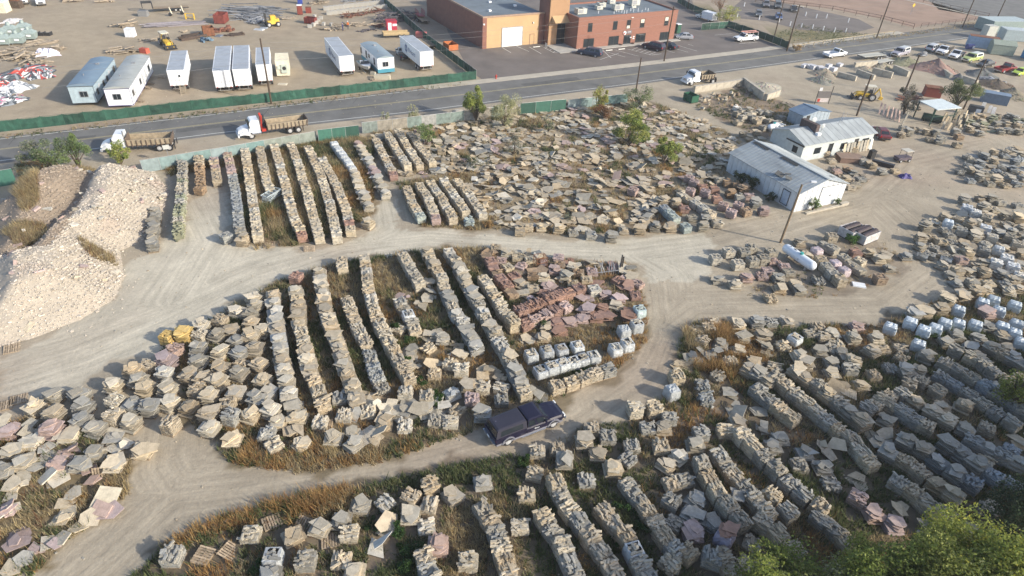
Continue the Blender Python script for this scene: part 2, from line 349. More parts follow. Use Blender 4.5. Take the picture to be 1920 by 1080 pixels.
# ------------------------------------------------------------------ stone stacks
PAL = {'tan': (.42, .355, .262), 'buff': (.48, .42, .32), 'grey': (.335, .315, .27), 'pale': (.49, .455, .385), 'blue-grey': (.285, .295, .29), 'teal-grey': (.34, .385, .37), 'pink': (.41, .315, .285),
       'rust': (.31, .20, .16), 'yellow': (.60, .43, .17), 'mossy': (.27, .28, .20), 'brown': (.30, .22, .15), 'white': (.66, .66, .64)}
WOODT = lambda: U(.75, 1.35)
def pallet_mb(b, w=1.2, d=1.05, z=0.0, m=0):
    for y in (-d/2+.05, 0, d/2-.05): b.box((0, y, z+.055), (w, .06, .09), m=m, t=WOODT())
    for i in range(6): b.box((-w/2+.07+i*(w-.14)/5, 0, z+.112), (.12, d, .022), m=m, t=WOODT())
    for x in (-w/2+.07, 0, w/2-.07): b.box((x, 0, z+.01), (.1, d, .018), m=m, t=WOODT())
PALLETS = []
for _ in range(4):
    b = MB(); pallet_mb(b); PALLETS.append(b.mesh('wooden_pallet', WOOD))
def block_mesh(L, W, T, j=.014):
    b = MB(); v = CUBE*np.array((L, W, T)); v[:, 0] *= np.array([U(.86, 1.08) for _ in range(8)]); v[:, 1] *= np.array([U(.8, 1.1) for _ in range(8)]); v = v+rng.uniform(-j, j, (8, 3))
    v = np.vstack([v, [[U(-.2, .2)*L, U(-.2, .2)*W, T/2+U(.0, .012)]]])
    f = [(0, 3, 2, 1), (0, 1, 5, 4), (1, 2, 6, 5), (2, 3, 7, 6), (3, 0, 4, 7), (4, 5, 8), (5, 6, 8), (6, 7, 8), (7, 4, 8)]
    b.add(v, f, t=1); return b
BLK = []
for i in range(26):
    L = U(.22, .52) if i < 20 else U(.5, .85); BLK.append((block_mesh(L, U(.09, .19), U(.05, .10)).mesh('stone', STONE), L))
def slab_poly(r, n=None, asp=1.0):
    n = n or random.choice([4, 4, 5, 5, 6]); a0 = U(0, 6.28); out = []
    for i in range(n):
        a = a0+2*pi*(i+U(-.26, .26))/n; q = r*U(.78, 1.28); out.append((q*cos(a)*asp, q*sin(a)/asp))
    return out
def slab_mb(b, poly, z, th, t=1, tilt=(0, 0), off_=(0, 0), m=0):
    n = len(poly); k = U(.93, 1.0)
    tv_ = [(x+off_[0], y+off_[1], z+th+tilt[0]*x+tilt[1]*y+U(-.008, .008)) for x, y in poly]
    bv = [(x*k+off_[0]+U(-.02, .02), y*k+off_[1]+U(-.02, .02), z+tilt[0]*x+tilt[1]*y) for x, y in poly]
    b.add(bv+tv_, [tuple(range(n, 2*n)), tuple(range(n-1, -1, -1))]+[(i, (i+1) % n, n+(i+1) % n, n+i) for i in range(n)], m, t)
SLB = []
for i in range(30):
    b = MB(); r = [.34, .50, .66][i % 3]*U(.9, 1.1); slab_mb(b, slab_poly(r, asp=U(.85, 1.25)), 0, U(.04, .10)); SLB.append((b.mesh('slab', STONE), i % 3))
SLB_BY = [[m for m, k in SLB if k == q] for q in range(3)]
def tn(a=.8, b=1.18):
    k = U(a, b); w_ = U(-.03, .04); return (k*(1+w_), k, k*(1-w_*1.5))
def courses_ledge(b, z0, H, hx=.57, hy=.53, lod=0, thick=None):
    z = z0
    b.box((0, 0, (z0+H)/2), (hx*2-.16, hy*2-.16, H-z0), t=.8, nobot=True)
    while z < H-.03:
        t = thick or U(.055, .12); t = min(t, H-z+.02)
        if lod: t = max(t, .11)
        for sd_ in range(4):
            L = (hx if sd_ % 2 == 0 else hy)*2; u = -L/2
            while u < L/2-.04:
                l = min(U(.16, .5)*(1.5 if lod else 1), L/2-u); o_ = (hy if sd_ % 2 == 0 else hx)-.07+U(-.045, .035)
                cx, cy = u+l/2, -o_
                a = sd_*pi/2; X, Y = cx*cos(a)-cy*sin(a), cx*sin(a)+cy*cos(a)
                b.box((X, Y, z+t/2), (l*.95, .19, t*.88), rz=a+U(-.06, .06), t=tn(.72, 1.15), j=.008)
                u += l
        z += t
def courses_flag(b, z0, H, r=.68):
    z = z0
    b.box((0, 0, (z0+H)/2), (r*1.15, r*1.15, H-z0-.02), t=.8, nobot=True)
    while z < H-.02:
        t = U(.04, .085); q = r*U(.82, 1.06); cu = U(.5, .85); a0 = random.choice([0, pi/2, pi, -pi/2])
        po = [(-q*U(.85, 1), -q*U(.85, 1)), (q*U(.8, 1), -q*U(.8, 1.05)), (q, q*cu*U(.4, 1)), (q*cu*U(.6, 1), q*U(.9, 1.05)), (-q*U(.75, 1), q*U(.8, 1))]
        po = [(x*cos(a0)-y*sin(a0), x*sin(a0)+y*cos(a0)) for x, y in po]
        slab_mb(b, po, z, t*.84, tn(.72, 1.15), (U(-.02, .02), U(-.02, .02)), (U(-.08, .08), U(-.08, .08))); z += t
def courses_rock(b, z0, H, n=90, hx=.5):
    b.box((0, 0, (z0+H)/2), (hx*1.8, hx*1.8, H-z0-.1), t=.8)
    for _ in range(n):
        a = random.randrange(5)
        if a == 4: x, y, z = U(-hx, hx), U(-hx, hx), H-U(0, .1)
        else:
            u = U(-hx, hx); z = U(z0, H); x, y = [(u, -hx), (hx, u), (u, hx), (-hx, u)][a]
        s_ = U(.1, .24); b.box((x, y, z), (s_*U(.8, 1.6), s_, s_*U(.5, .9)), rz=U(0, 3), rx=U(-.6, .6), ry=U(-.6, .6), t=tn(.65, 1.25), j=.03)
def by_mark(x, y, px, py):
    k, v = min(LMW.items(), key=lambda kv: (kv[1].x-x)**2+(kv[1].y-y)**2); lx, ly = LM[k]; dx, dy = px-lx, (py-ly)*1.5
    return k, hypot(v.x-x, v.y-y), ('right of' if dx > 0 else 'left of') if abs(dx) > abs(dy) else ('below' if dy > 0 else 'above')
HS = [.55, .8, .95, 1.1, 1.25]
PROTO = {}
def proto(kind, h, lod):
    hi = min(range(len(HS)), key=lambda i: abs(HS[i]-h)); v = random.randrange(3 if not lod else 2); key = (kind, hi, lod, v)
    if key not in PROTO:
        b = MB(); H = HS[hi]
        if kind in 'LW': courses_ledge(b, .13, H, lod=lod)
        elif kind == 'F': courses_flag(b, .13, H)
        elif kind == 'T': courses_flag(b, .13, H, .58)
        elif kind == 'B': courses_rock(b, .13, H, 110 if not lod else 60)
        PROTO[key] = (b, b.mesh('stone_courses', STONE), H)
    return PROTO[key]
def film_mb(H, full):
    b = MB(); hx = .60; nu, nz = 7, 6
    def side_pts(a):
        out = []
        for iz in range(nz+1):
            row = []
            for iu in range(nu+1):
                u = -hx+2*hx*iu/nu; z = .1+(H-.02)*iz/nz; bul = .04*sin(pi*iz/nz); o_ = hx-.035+bul+U(-.04, .035) if 0 < iu < nu else hx-.075
                tp_ = 1-.10*(iz/nz)**3-.04*(iz == 0); u2 = u*(.94 if iu in (0, nu) else 1); x, y = u2*tp_, -o_*tp_; row.append((x*cos(a)-y*sin(a), x*sin(a)+y*cos(a), z+(U(-.03, .03) if iz == nz and not full else 0)))
            out.append(row)
        return out
    for s_ in range(4):
        g = side_pts(s_*pi/2); b.add([p for r in g for p in r], [(i*(nu+1)+j, i*(nu+1)+j+1, (i+1)*(nu+1)+j+1, (i+1)*(nu+1)+j) for i in range(nz) for j in range(nu)])
    zt = H+.08
    if full:
        n = 7; b.add([((-.5+1.0*i/n), (-.5+1.0*j/n), zt+(U(-.01, .10) if 0 < i < n and 0 < j < n else -.02)) for j in range(n+1) for i in range(n+1)], [(j*(n+1)+i, j*(n+1)+i+1, (j+1)*(n+1)+i+1, (j+1)*(n+1)+i) for j in range(n) for i in range(n)])
    else:
        ring_o = []; ring_i = []
        for s_ in range(4):
            for iu in range(4):
                u = -.52+1.04*iu/4; a = s_*pi/2; 
                for rr, q in ((ring_o, .52), (ring_i, .52-U(.08, .2))):
                    x, y = u*q/.52, -q; rr.append((x*cos(a)-y*sin(a), x*sin(a)+y*cos(a), zt-(0 if rr is ring_o else -.02)+U(-.01, .02)))
        n = 16; b.add(ring_o+ring_i, [(i, (i+1) % n, n+(i+1) % n, n+i) for i in range(n)])
    return b
FILMS = {}
def film(h, full):
    hi = min(range(len(HS)), key=lambda i: abs(HS[i]-h)); key = (hi, full, random.randrange(3))
    if key not in FILMS: FILMS[key] = film_mb(HS[hi], full).mesh('plastic_wrap', FILM)
    return FILMS[key]
SPECS = []
OCC = {}
def occ(x, y, r=.42):
    for i in range(int((x-r)/.5), int((x+r)/.5)+1):
        for j in range(int((y-r)/.5), int((y+r)/.5)+1): OCC[(i, j)] = 1
def spec(kind, px, py, col='tan', h=1.0, rz=None, area='', top=True, **k):
    p = G(px, py, h if top else 0.0)
    d = dict(kind=kind, x=p.x, y=p.y, rz=R(U(0, 6.28)) if rz is None else rz, h=h, col=col, px=px, py=py, area=area, **k); SPECS.append(d); occ(p.x, p.y); return d
def colr(c):
    return random.choice(c) if isinstance(c, (list, tuple)) else c
ROWS = []
def row(area, kind, col, pts, h=1.05, pitch=1.17, ends=None, gap=0.0, jit=.07, rowname=None):
    """a straight or bent row of pallets; pts are photo places of the top centre line, far end first"""
    P_ = [G(*p, h) for p in pts]; L = [0.0]
    for a, b_ in zip(P_[:-1], P_[1:]): L.append(L[-1]+(b_-a).length)
    n = max(2, int(round(L[-1]/pitch))+1); rr = []
    for i in range(n):
        s_ = L[-1]*i/(n-1); k = max(q for q in range(len(L)-1) if L[q] <= s_+1e-6); u = (s_-L[k])/(L[k+1]-L[k]); p = P_[k].lerp(P_[k+1], u); d = P_[k+1]-P_[k]
        if U(0, 1) < gap: continue
        kd = random.choice(kind); c = colr(col)
        if ends and n-1-i in ends: kd, c = ends[n-1-i]
        hh = h*U(.88, 1.1)
        if gap: hh = h*U(.75, 1.12)
        s2 = dict(kind=kd, x=p.x+U(-jit, jit), y=p.y+U(-jit, jit), rz=atan2(d.y, d.x)+U(-.07, .07), h=hh, col=c, area=area, row=len(ROWS), fromend=n-1-i, n=n)
        s2['px'], s2['py'], _ = PX((p.x, p.y, h)); SPECS.append(s2); occ(p.x, p.y); rr.append(s2)
    ROWS.append(dict(area=area, recs=rr, name=rowname)); return rr
TB = ['tan', 'buff', 'tan', 'buff', 'buff', 'pale']
GB = ['grey', 'grey', 'tan', 'tan', 'grey', 'buff']
# --- rows behind the grey roadside fence
A1 = 'rows behind the roadside fence'
row(A1, 'B', ['mossy', 'grey', 'mossy'], [(341, 303), (341, 345), (335, 400), (333, 432)], h=1.1, rowname='mossy rock row')
row(A1, 'T', ['grey'], [(290, 392), (287, 425), (285, 456)], h=.95, pitch=1.35, rowname='smooth grey slab row')
row(A1, 'B', ['brown', 'tan'], [(372, 290), (374, 340)], h=1.1, rowname='short brown row')
row(A1, 'L', ['tan', 'pink'], [(400, 298), (407, 334)], h=1.0, rowname='short row left of the pink row')
row(A1, 'L', ['pink', 'pink', 'tan'], [(426, 287), (434, 320)], h=1.0, rowname='pink row')
row(A1, 'L', ['blue-grey'], [(437, 332), (443, 370), (450, 430)], h=1.0, rowname='pale blue row', ends={0: ('L', 'grey')})
row(A1, 'L', TB, [(459, 280), (468, 340), (483, 438)], h=1.0, rowname='first tan row')
row(A1, 'L', TB, [(487, 277), (500, 340), (505, 352)], h=1.0, rowname='row ending at metal frames')
row(A1, 'L', TB, [(515, 275), (533, 340), (548, 400), (566, 438)], h=1.0, ends={0: ('L', 'rust')}, rowname='second tan row')
row(A1, 'L', TB, [(546, 272), (560, 310), (578, 370), (597, 440)], h=1.0, rowname='third tan row')
row(A1, 'L', TB, [(578, 276), (600, 325), (618, 380), (631, 440)], h=1.0, ends={0: ('W', 'pale'), 1: ('L', 'pale')}, rowname='fourth tan row')
row(A1, 'L', TB, [(606, 300), (630, 345), (650, 395), (657, 428)], h=1.0, ends={0: ('L', 'buff'), 1: ('L', 'rust')}, rowname='fifth tan row')
row(A1, 'V', ['pale'], [(627, 268), (650, 300), (660, 312)], h=.95, rowname='white wrapped row')
row(A1, 'F', ['buff', 'pale'], [(665, 325), (675, 350), (690, 385)], h=.8, pitch=1.5, rowname='flagstone row at its near end')
row(A1, 'F', ['buff', 'pale', 'pink'], [(672, 270), (690, 300), (707, 335), (722, 362)], h=.8, pitch=1.5, rowname='flagstone row by the side track')
row(A1, 'L', ['pale', 'tan'], [(705, 262), (722, 295), (737, 325)], h=1.0, ends={0: ('L', 'rust')}, rowname='row left of three tan rows')
row(A1, 'L', TB, [(727, 250), (745, 280), (763, 308)], h=1.0, rowname='short tan row, leftmost of three')
row(A1, 'L', TB, [(747, 246), (765, 275), (786, 306)], h=1.0, rowname='short tan row, middle of three')
row(A1, 'L', TB, [(770, 250), (790, 278), (808, 300)], h=1.0, rowname='short tan row, rightmost of three')
for q in [(828, 280), (835, 297), (853, 292)]: spec('L', *q, 'tan', .8, area='field')
spec('L', 374, 352, 'brown', .9, 1.5, area='field'); spec('W', 423, 441, 'blue-grey', .9, .9, area='field'); spec('F', 455, 446, 'tan', .9, area='field')
spec('F', 690, 415, 'buff', .9, 1.2, area='field')
# --- block east of the side track
A2 = 'block right of the side track'
row(A2, 'L', TB, [(764, 352), (775, 382), (787, 402)], ends={0: ('L', 'teal-grey')}, rowname='first row')
row(A2, 'L', TB, [(787, 345), (803, 372), (817, 405)], ends={0: ('L', 'pink')}, rowname='second row')
row(A2, 'L', TB, [(808, 342), (828, 370), (848, 405)], rowname='third row')
row(A2, 'L', TB, [(833, 338), (855, 370), (872, 392)], rowname='fourth row')
row(A2, 'L', TB, [(858, 338), (880, 365), (903, 398)], rowname='fifth row')
spec('B', 880, 412, 'teal-grey', .8, area='field')
# --- centre block
A3 = 'centre block below the dusty track'
row(A3, 'F', ['buff', 'tan', 'pale'], [(512, 552), (516, 598), (524, 640), (540, 735)], h=1.0, pitch=1.45, rowname='first flagstone row')
row(A3, 'FL', ['buff', 'tan'], [(556, 545), (563, 620), (580, 690), (604, 752)], h=1.0, pitch=1.3, rowname='second flagstone row')
row(A3, 'F', ['buff', 'pale', 'tan'], [(598, 508), (612, 590), (640, 660), (668, 745)], h=1.0, pitch=1.4, rowname='third flagstone row')
row(A3, 'L', ['tan', 'buff', 'pink'], [(640, 488), (642, 498)], h=.9, rowname='pair by the track')
row(A3, 'L', ['tan', 'buff'], [(652, 562), (664, 600), (684, 638)], h=.9, ends={0: ('L', 'tan')}, rowname='short knee-high row')
row(A3, 'B', ['blue-grey', 'grey'], [(692, 660), (705, 700), (717, 722)], h=.7, rowname='row of small blue-grey stone')
row(A3, 'L', TB, [(683, 485), (690, 535), (705, 590), (735, 650), (765, 702)], h=1.1, rowname='long tidy row in the middle')
row(A3, 'L', ['buff', 'grey'], [(757, 478), (772, 505), (786, 528)], h=1.0, rowname='short row by the track bend')
row(A3, 'L', ['buff', 'grey', 'pale'], [(752, 565), (768, 595), (778, 615)], h=.9, ends={2: ('W', 'pale')}, rowname='short row in green weeds')
row(A3, 'FL', ['buff', 'tan'], [(803, 473), (815, 497), (828, 517)], h=1.0, rowname='row next to a grassy strip')
row(A3, 'FL', ['buff', 'grey', 'pale'], [(832, 536), (850, 575), (872, 612), (893, 645)], h=.9, rowname='sagging flagstone row')
row(A3, 'FL', ['buff', 'grey', 'pale'], [(842, 470), (862, 500), (885, 545), (915, 600), (950, 660), (985, 730)], h=1.05, rowname='long flagstone row')
row(A3, 'L', TB, [(908, 522), (935, 565), (963, 602)], h=1.1, rowname='tidy row left of the rust rows')
row(A3, 'L', ['rust', 'brown'], [(913, 478), (935, 515), (960, 545)], h=.9, rowname='rust row along the tidy row')
row(A3, 'L', ['rust'], [(1085, 540), (1055, 549), (1010, 567), (975, 580)], h=1.0, rowname='tall rust row')
row(A3, 'L', ['rust', 'pink'], [(1060, 572), (1020, 590), (985, 605)], h=.8, rowname='low rust row')
row(A3, 'L', ['grey', 'buff', 'tan'], [(1140, 692), (1110, 700), (1075, 713), (1045, 722)], h=.75, rowname='low row at the track corner')
row(A3, 'W', ['grey', 'pale'], [(1113, 665), (1085, 672), (1050, 682), (1015, 692)], h=.85, rowname='second wrapped row')
row(A3, 'W', ['pale', 'grey'], [(1082, 645), (1053, 651), (1026, 656), (997, 663)], h=.9, pitch=1.35, rowname='first wrapped row')
for q in [(1127, 655, 'tan', .9), (1155, 650, 'pale', 1.0), (1177, 641, 'pale', 1.0), (1200, 578, 'teal-grey', 1.0)]: spec('W', *q[:2], q[2], q[3], .35, area='field')
spec('V', 1171, 616, 'pale', .95, .3, area='field'); spec('W', 1195, 605, 'pale', 1.1, .3, area='field'); spec('W', 1115, 540, 'pale', .95, .3, area='field')
for q in [(505, 735), (780, 490), (800, 740), (815, 700), (925, 640), (865, 690), (880, 720), (760, 735), (690, 770), (645, 775), (720, 790), (600, 790), (830, 632), (845, 790), (940, 750), (905, 775), (860, 780), (905, 725), (520, 790), (560, 780), (500, 812), (435, 820), (625, 818)]:
    spec(random.choice('FLL'), *q, colr(['tan', 'buff', 'grey', 'pale']), U(.5, .75), area='field')
for q in [(695, 640), (885, 745)]: spec('L', *q, 'pink', .8, area='field')
for q in [(1025, 615), (1045, 606), (1068, 604), (1092, 598), (1118, 596), (1138, 592), (1128, 577), (1155, 575), (1020, 632), (1050, 622), (1100, 580), (1080, 590), (1160, 560), (1145, 600), (1135, 552), (1178, 592)]: spec('F', *q, colr(['pink', 'rust', 'pink', 'tan']), U(.25, .45), area='field', wide=1)
for q in [(1020, 520), (1040, 505), (1060, 515), (1085, 512), (1050, 495), (1075, 500), (1100, 525), (1075, 530), (1110, 510), (1000, 540), (1030, 540), (1035, 525), (970, 480), (950, 475), (930, 465)]: spec(random.choice('FL'), *q, colr(['pink', 'brown', 'tan', 'buff']), U(.3, .6), area='field')
# --- yellow banded pallets, flag stacks left of the centre block
spec('S', 312, 626, 'yellow', 1.05, 1.35, area='field', sticks=1); spec('F', 343, 622, 'yellow', 1.05, .1, area='field')
FLAGL = [(102, 737), (148, 737), (155, 760), (62, 760), (100, 772), (150, 785), (95, 800), (180, 802), (212, 720), (215, 748), (212, 775), (245, 790), (247, 690), (277, 682), (265, 702), (307, 695), (272, 725), (312, 725), (280, 757), (317, 755), (317, 790), (327, 652), (312, 672), (377, 608), (412, 597), (405, 625), (432, 617), (370, 650), (370, 675), (410, 657), (445, 635), (447, 660), (412, 687), (378, 705), (367, 727), (407, 710), (447, 695), (390, 737), (442, 732), (390, 772), (432, 775), (392, 800), (445, 582), (470, 602), (470, 627), (478, 570), (478, 650), (485, 680), (492, 710), (480, 745), (470, 775), (495, 775), (500, 545), (475, 555)]
for i, q in enumerate(FLAGL): spec('F' if U(0, 1) < .85 else 'L', *q, 'pink' if q in [(327, 652), (312, 672), (95, 800)] else colr(['buff', 'tan', 'grey', 'pale', 'grey', 'buff']), U(.75, 1.1), 1.35+U(-.2, .2), area='field')
for q in [(555, 517), (605, 515)]: spec('S' if q[0] == 555 else 'F', *q, 'rust' if q[0] == 555 else 'buff', .9, 1.4, area='field')
for q in [(240, 810), (268, 845), (400, 815), (25, 845), (60, 830), (18, 810), (130, 815), (45, 868), (180, 850), (150, 870), (120, 875), (215, 870), (10, 880)]: spec('F', *q, colr(['buff', 'grey', 'pale', 'pink', 'tan']), U(.35, .6), area='field', wide=1)
# --- right hand lower block, diagonal rows
A4 = 'bottom block below the lower track'
row(A4, 'L', GB, [(797, 1045), (808, 1075), (815, 1095)], h=1.0, rowname='row with red slabs on top')
row(A4, 'L', GB, [(905, 952), (930, 990), (943, 1035), (958, 1085)], h=1.0, rowname='first long row')
row(A4, 'L', GB, [(1020, 967), (1052, 1015), (1085, 1085)], h=1.0, rowname='second long row')
row(A4, 'L', GB, [(1042, 902), (1067, 950), (1100, 992), (1140, 1047), (1165, 1090)], h=1.05, rowname='third long row')
row(A4, 'L', GB, [(1133, 955), (1165, 992), (1188, 1028), (1220, 1088)], h=1.05, rowname='fourth long row', ends={2: ('W', 'grey')})
row(A4, 'L', GB, [(1180, 907), (1205, 942), (1240, 992), (1268, 1030)], h=.9, rowname='fifth row')
row(A4, 'L', GB, [(1317, 865), (1337, 902), (1362, 940), (1390, 972)], h=1.15, pitch=1.45, rowname='tall row above the red wrapped pallet')
spec('V', 1362, 1000, 'rust', 1.2, .9, area='field', redtop=1)
row(A4, 'L', GB, [(1350, 850), (1380, 892), (1410, 925), (1440, 958)], h=.9, rowname='row of broken stacks')
row(A4, 'L', GB, [(1392, 812), (1440, 862), (1495, 912), (1537, 945)], h=1.05, rowname='sharp-edged long row')
row(A4, 'L', GB, [(1448, 925), (1480, 958)], h=.9, rowname='short row beside the sharp-edged row')
row(A4, 'L', GB, [(1430, 975), (1455, 992), (1487, 1030)], h=1.1, rowname='row ending at the poplar crowns')
row(A4, 'L', GB, [(1540, 972), (1562, 990), (1585, 1012)], h=.8, rowname='short row above the poplar crowns')
row(A4, 'L', GB, [(1455, 703), (1525, 760), (1595, 818), (1640, 868), (1705, 907), (1770, 962)], h=1.1, rowname='longest diagonal row', gap=.1)
row(A4, 'LF', GB, [(1495, 693), (1550, 732), (1615, 787)], h=1.0, rowname='diagonal row by the brown weeds')
row(A4, 'L', GB, [(1422, 730), (1455, 757), (1485, 780)], h=.9, rowname='short diagonal row', gap=.2)
row(A4, 'L', GB, [(1630, 765), (1660, 745), (1668, 738)], h=.9, rowname='stub across the diagonal rows')
row(A4, 'LF', GB, [(1692, 735), (1732, 762), (1768, 780), (1812, 802)], h=.9, rowname='mid-right diagonal row')
row(A4, 'L', GB, [(1672, 757), (1705, 778), (1740, 795)], h=1.0, rowname='second mid-right row', gap=.1)
row(A4, 'FL', GB, [(1700, 695), (1728, 712), (1760, 730)], h=.8, rowname='row of broad slabs')
row(A4, 'L', ['grey', 'blue-grey'], [(1765, 703), (1800, 722), (1850, 757), (1900, 790)], h=.9, rowname='shaded grey row', gap=.1)
row(A4, 'L', ['grey', 'blue-grey'], [(1775, 680), (1810, 697), (1860, 730), (1925, 772)], h=.95, rowname='second shaded grey row')
row(A4, 'LF', GB, [(1795, 655), (1840, 675), (1870, 700), (1920, 725)], h=.9, rowname='third shaded grey row')
row(A4, 'LF', GB, [(1860, 650), (1905, 672), (1925, 685)], h=.9, rowname='fourth shaded grey row')
row(A4, 'LF', GB, [(1668, 845), (1712, 870), (1748, 900), (1792, 925)], h=.95, rowname='dim row above the yellow crown')
row(A4, 'LF', ['grey', 'blue-grey'], [(1700, 825), (1738, 845), (1780, 877), (1825, 905)], h=.9, rowname='second dim row')
row(A4, 'LF', ['grey', 'blue-grey'], [(1780, 830), (1825, 862), (1865, 890)], h=1.0, rowname='third dim row')
row(A4, 'LF', ['grey', 'blue-grey'], [(1825, 825), (1870, 848), (1910, 865)], h=.9, rowname='fourth dim row')
row(A4, 'LF', GB, [(1560, 650), (1580, 660), (1620, 690)], h=.7, rowname='low slab row', gap=.2)
row(A4, 'F', GB, [(1635, 655), (1655, 668), (1690, 690)], h=.8, rowname='slab row left of the white wraps', gap=.2)
row(A4, 'LF', GB, [(1405, 690), (1425, 700), (1440, 712)], h=.9, rowname='pair in the brown weeds')
row(A4, 'L', GB, [(1260, 905), (1285, 900)], h=.5, rowname='half-empty pair')
row(A4, 'LB', GB, [(1265, 1055), (1295, 1030), (1330, 1040)], h=.9, rowname='jumbled row', jit=.2)
row(A4, 'L', GB, [(1340, 1060), (1355, 1040), (1375, 1070)], h=.8, rowname='stub under the red wrapped pallet', jit=.2)
for q in [(1192, 762), (1228, 762), (1270, 702)]: spec('L', *q, 'buff', 1.05, .2, area='field')
spec('V', 1262, 728, 'pale', 1.15, .4, area='field'); spec('W', 1190, 758, 'pale', 1.1, .1, area='field')
SPECS.pop(-5) if False else None
spec('B', 1318, 720, 'blue-grey', .9, area='field'); spec('B', 1325, 745, 'blue-grey', .8, area='field'); spec('B', 1348, 752, 'teal-grey', .6, area='field')
for q in [(1008, 845), (1045, 840), (1058, 862), (1062, 825), (1095, 825), (1092, 848), (1120, 848), (1140, 815), (1160, 830), (1185, 835), (1195, 850), (1175, 850), (1240, 835), (1248, 850), (1100, 897), (988, 925), (975, 985), (1150, 875), (1305, 830), (1315, 810), (1245, 800), (1255, 780), (1310, 850), (1360, 805), (1385, 790), (1110, 800), (1215, 800), (1155, 880), (878, 1050)]:
    spec(random.choice('LLLF'), *q, colr(['grey', 'tan', 'buff', 'grey']), U(.5, .85), area='field')
for q in [(770, 965), (795, 955), (775, 980), (655, 998), (640, 975), (665, 1070), (640, 1050), (320, 1035), (510, 1040), (572, 1045), (575, 1068), (470, 1000), (960, 990), (1880, 1000), (690, 1060), (505, 1080), (330, 1062)]:
    spec('W' if q == (510, 1040) else random.choice('FL'), *q, colr(['grey', 'buff', 'pale']), 1.0 if q in [(320, 1035), (510, 1040), (572, 1045)] else U(.4, .7), area='field')
spec('F', 795, 1022, 'pink', .9, area='field'); spec('F', 822, 1020, 'pink', .9, area='field')
for q in [(1610, 930), (1600, 945)]: spec('L', *q, 'pink', .8, .9, area='field')
for q in [(1640, 965), (1675, 985), (1300, 1000)]: spec('F', *q, 'pink', .5, area='field')
for q in [(1510, 848), (1545, 875), (1500, 870), (1530, 880), (1465, 820), (1450, 835), (1560, 905), (1480, 800), (1470, 850), (1880, 985), (1905, 1010)]: spec(random.choice('FLB'), *q, 'grey', .6, area='field')
spec('B', 1582, 905, 'rust', .9, area='field')
# --- upper rim of the right block, along the yard road
for q in [(1305, 618), (1328, 612), (1340, 602), (1385, 605), (1420, 602), (1445, 602), (1395, 630), (1412, 612), (1430, 628), (1448, 612), (1450, 632), (1475, 602), (1490, 602), (1520, 625), (1535, 612), (1545, 630), (1560, 625), (1600, 632), (1645, 632), (1445, 560), (1385, 625), (1500, 665), (1510, 680), (1560, 680), (1540, 660), (1470, 645), (1475, 640), (1655, 655), (1625, 655), (1595, 690), (1600, 700), (1640, 700), (1670, 690), (1615, 722), (1560, 700), (1690, 652), (1385, 655), (1370, 675), (1405, 655), (1545, 640), (1490, 650), (1570, 645), (1530, 690)]:
    spec(random.choice('FLLB'), *q, colr(['grey', 'tan', 'grey', 'buff']), U(.3, .7), area='field')
spec('W', 1492, 632, 'pale', .8, .6, area='field'); spec('F', 1607, 610, 'pink', .6, area='field')
for q in [(1672, 610), (1692, 634), (1735, 615), (1710, 600), (1725, 642), (1757, 612), (1775, 602), (1800, 603), (1832, 605)]: spec('V', *q, 'white', 1.0, -.55, area='field')
for q in [(1800, 578), (1828, 598), (1690, 600), (1708, 590), (1808, 580)]: spec('V', *q, 'white', .95, -.55, area='field')
for q in [(1845, 565), (1875, 580), (1882, 610), (1892, 592), (1905, 622), (1908, 605), (1865, 560), (1905, 570), (1915, 580), (1918, 640)]: spec('V', *q, 'blue-grey', .9, -.55, area='field')
for q in [(1715, 587), (1735, 585), (1765, 577), (1778, 560), (1805, 555), (1832, 545), (1852, 585)]: spec('F', *q, 'pink' if q[0] == 1852 else colr(['buff', 'tan', 'pale']), .75, area='field', wide=1)
for q in [(1795, 628), (1815, 640), (1835, 635), (1850, 612), (1870, 610), (1880, 630), (1900, 640), (1840, 650), (1775, 640), (1755, 632), (1890, 655), (1905, 660)]: spec('F', *q, colr(['grey', 'tan']), .5, area='field')
# --- upper right stock
for q in [(1815, 387), (1831, 396), (1850, 406), (1780, 415), (1805, 430), (1850, 425), (1862, 442), (1895, 442), (1910, 455), (1847, 467), (1875, 465), (1895, 470), (1870, 490), (1902, 497), (1890, 482), (1915, 515)]: spec(random.choice('VWL'), *q, colr(['white', 'pale', 'grey']), .95, -.5, area='field')
for q in [(1752, 462), (1768, 470), (1745, 475), (1775, 485), (1730, 478)]: spec('W', *q, colr(['grey', 'blue-grey']), .6, -.6, area='field')
for q in [(1810, 372), (1840, 370), (1860, 370), (1877, 377), (1895, 380), (1910, 382), (1845, 387), (1865, 392), (1885, 405), (1905, 407), (1737, 422), (1727, 445), (1750, 442), (1765, 450), (1782, 440), (1790, 463), (1830, 440), (1815, 472), (1797, 505), (1803, 485), (1845, 490), (1845, 510), (1877, 512), (1825, 527), (1855, 530), (1830, 537), (1772, 430), (1895, 432), (1755, 425), (1900, 525), (1912, 540), (1885, 530), (1700, 478)]:
    spec(random.choice('FFL'), *q, colr(['tan', 'grey', 'buff', 'grey']) if q != (1803, 485) else 'pink', U(.5, .8), area='field')
for q in [(1865, 285), (1885, 290), (1905, 302), (1840, 305), (1835, 317), (1852, 322), (1865, 302), (1802, 320), (1820, 337), (1840, 332), (1857, 342), (1887, 345), (1907, 342), (1885, 325), (1870, 320), (1915, 325), (1812, 330), (1870, 335), (1900, 315)]:
    spec(random.choice('FFLB'), *q, colr(['tan', 'grey', 'blue-grey']), U(.5, .8), area='field')
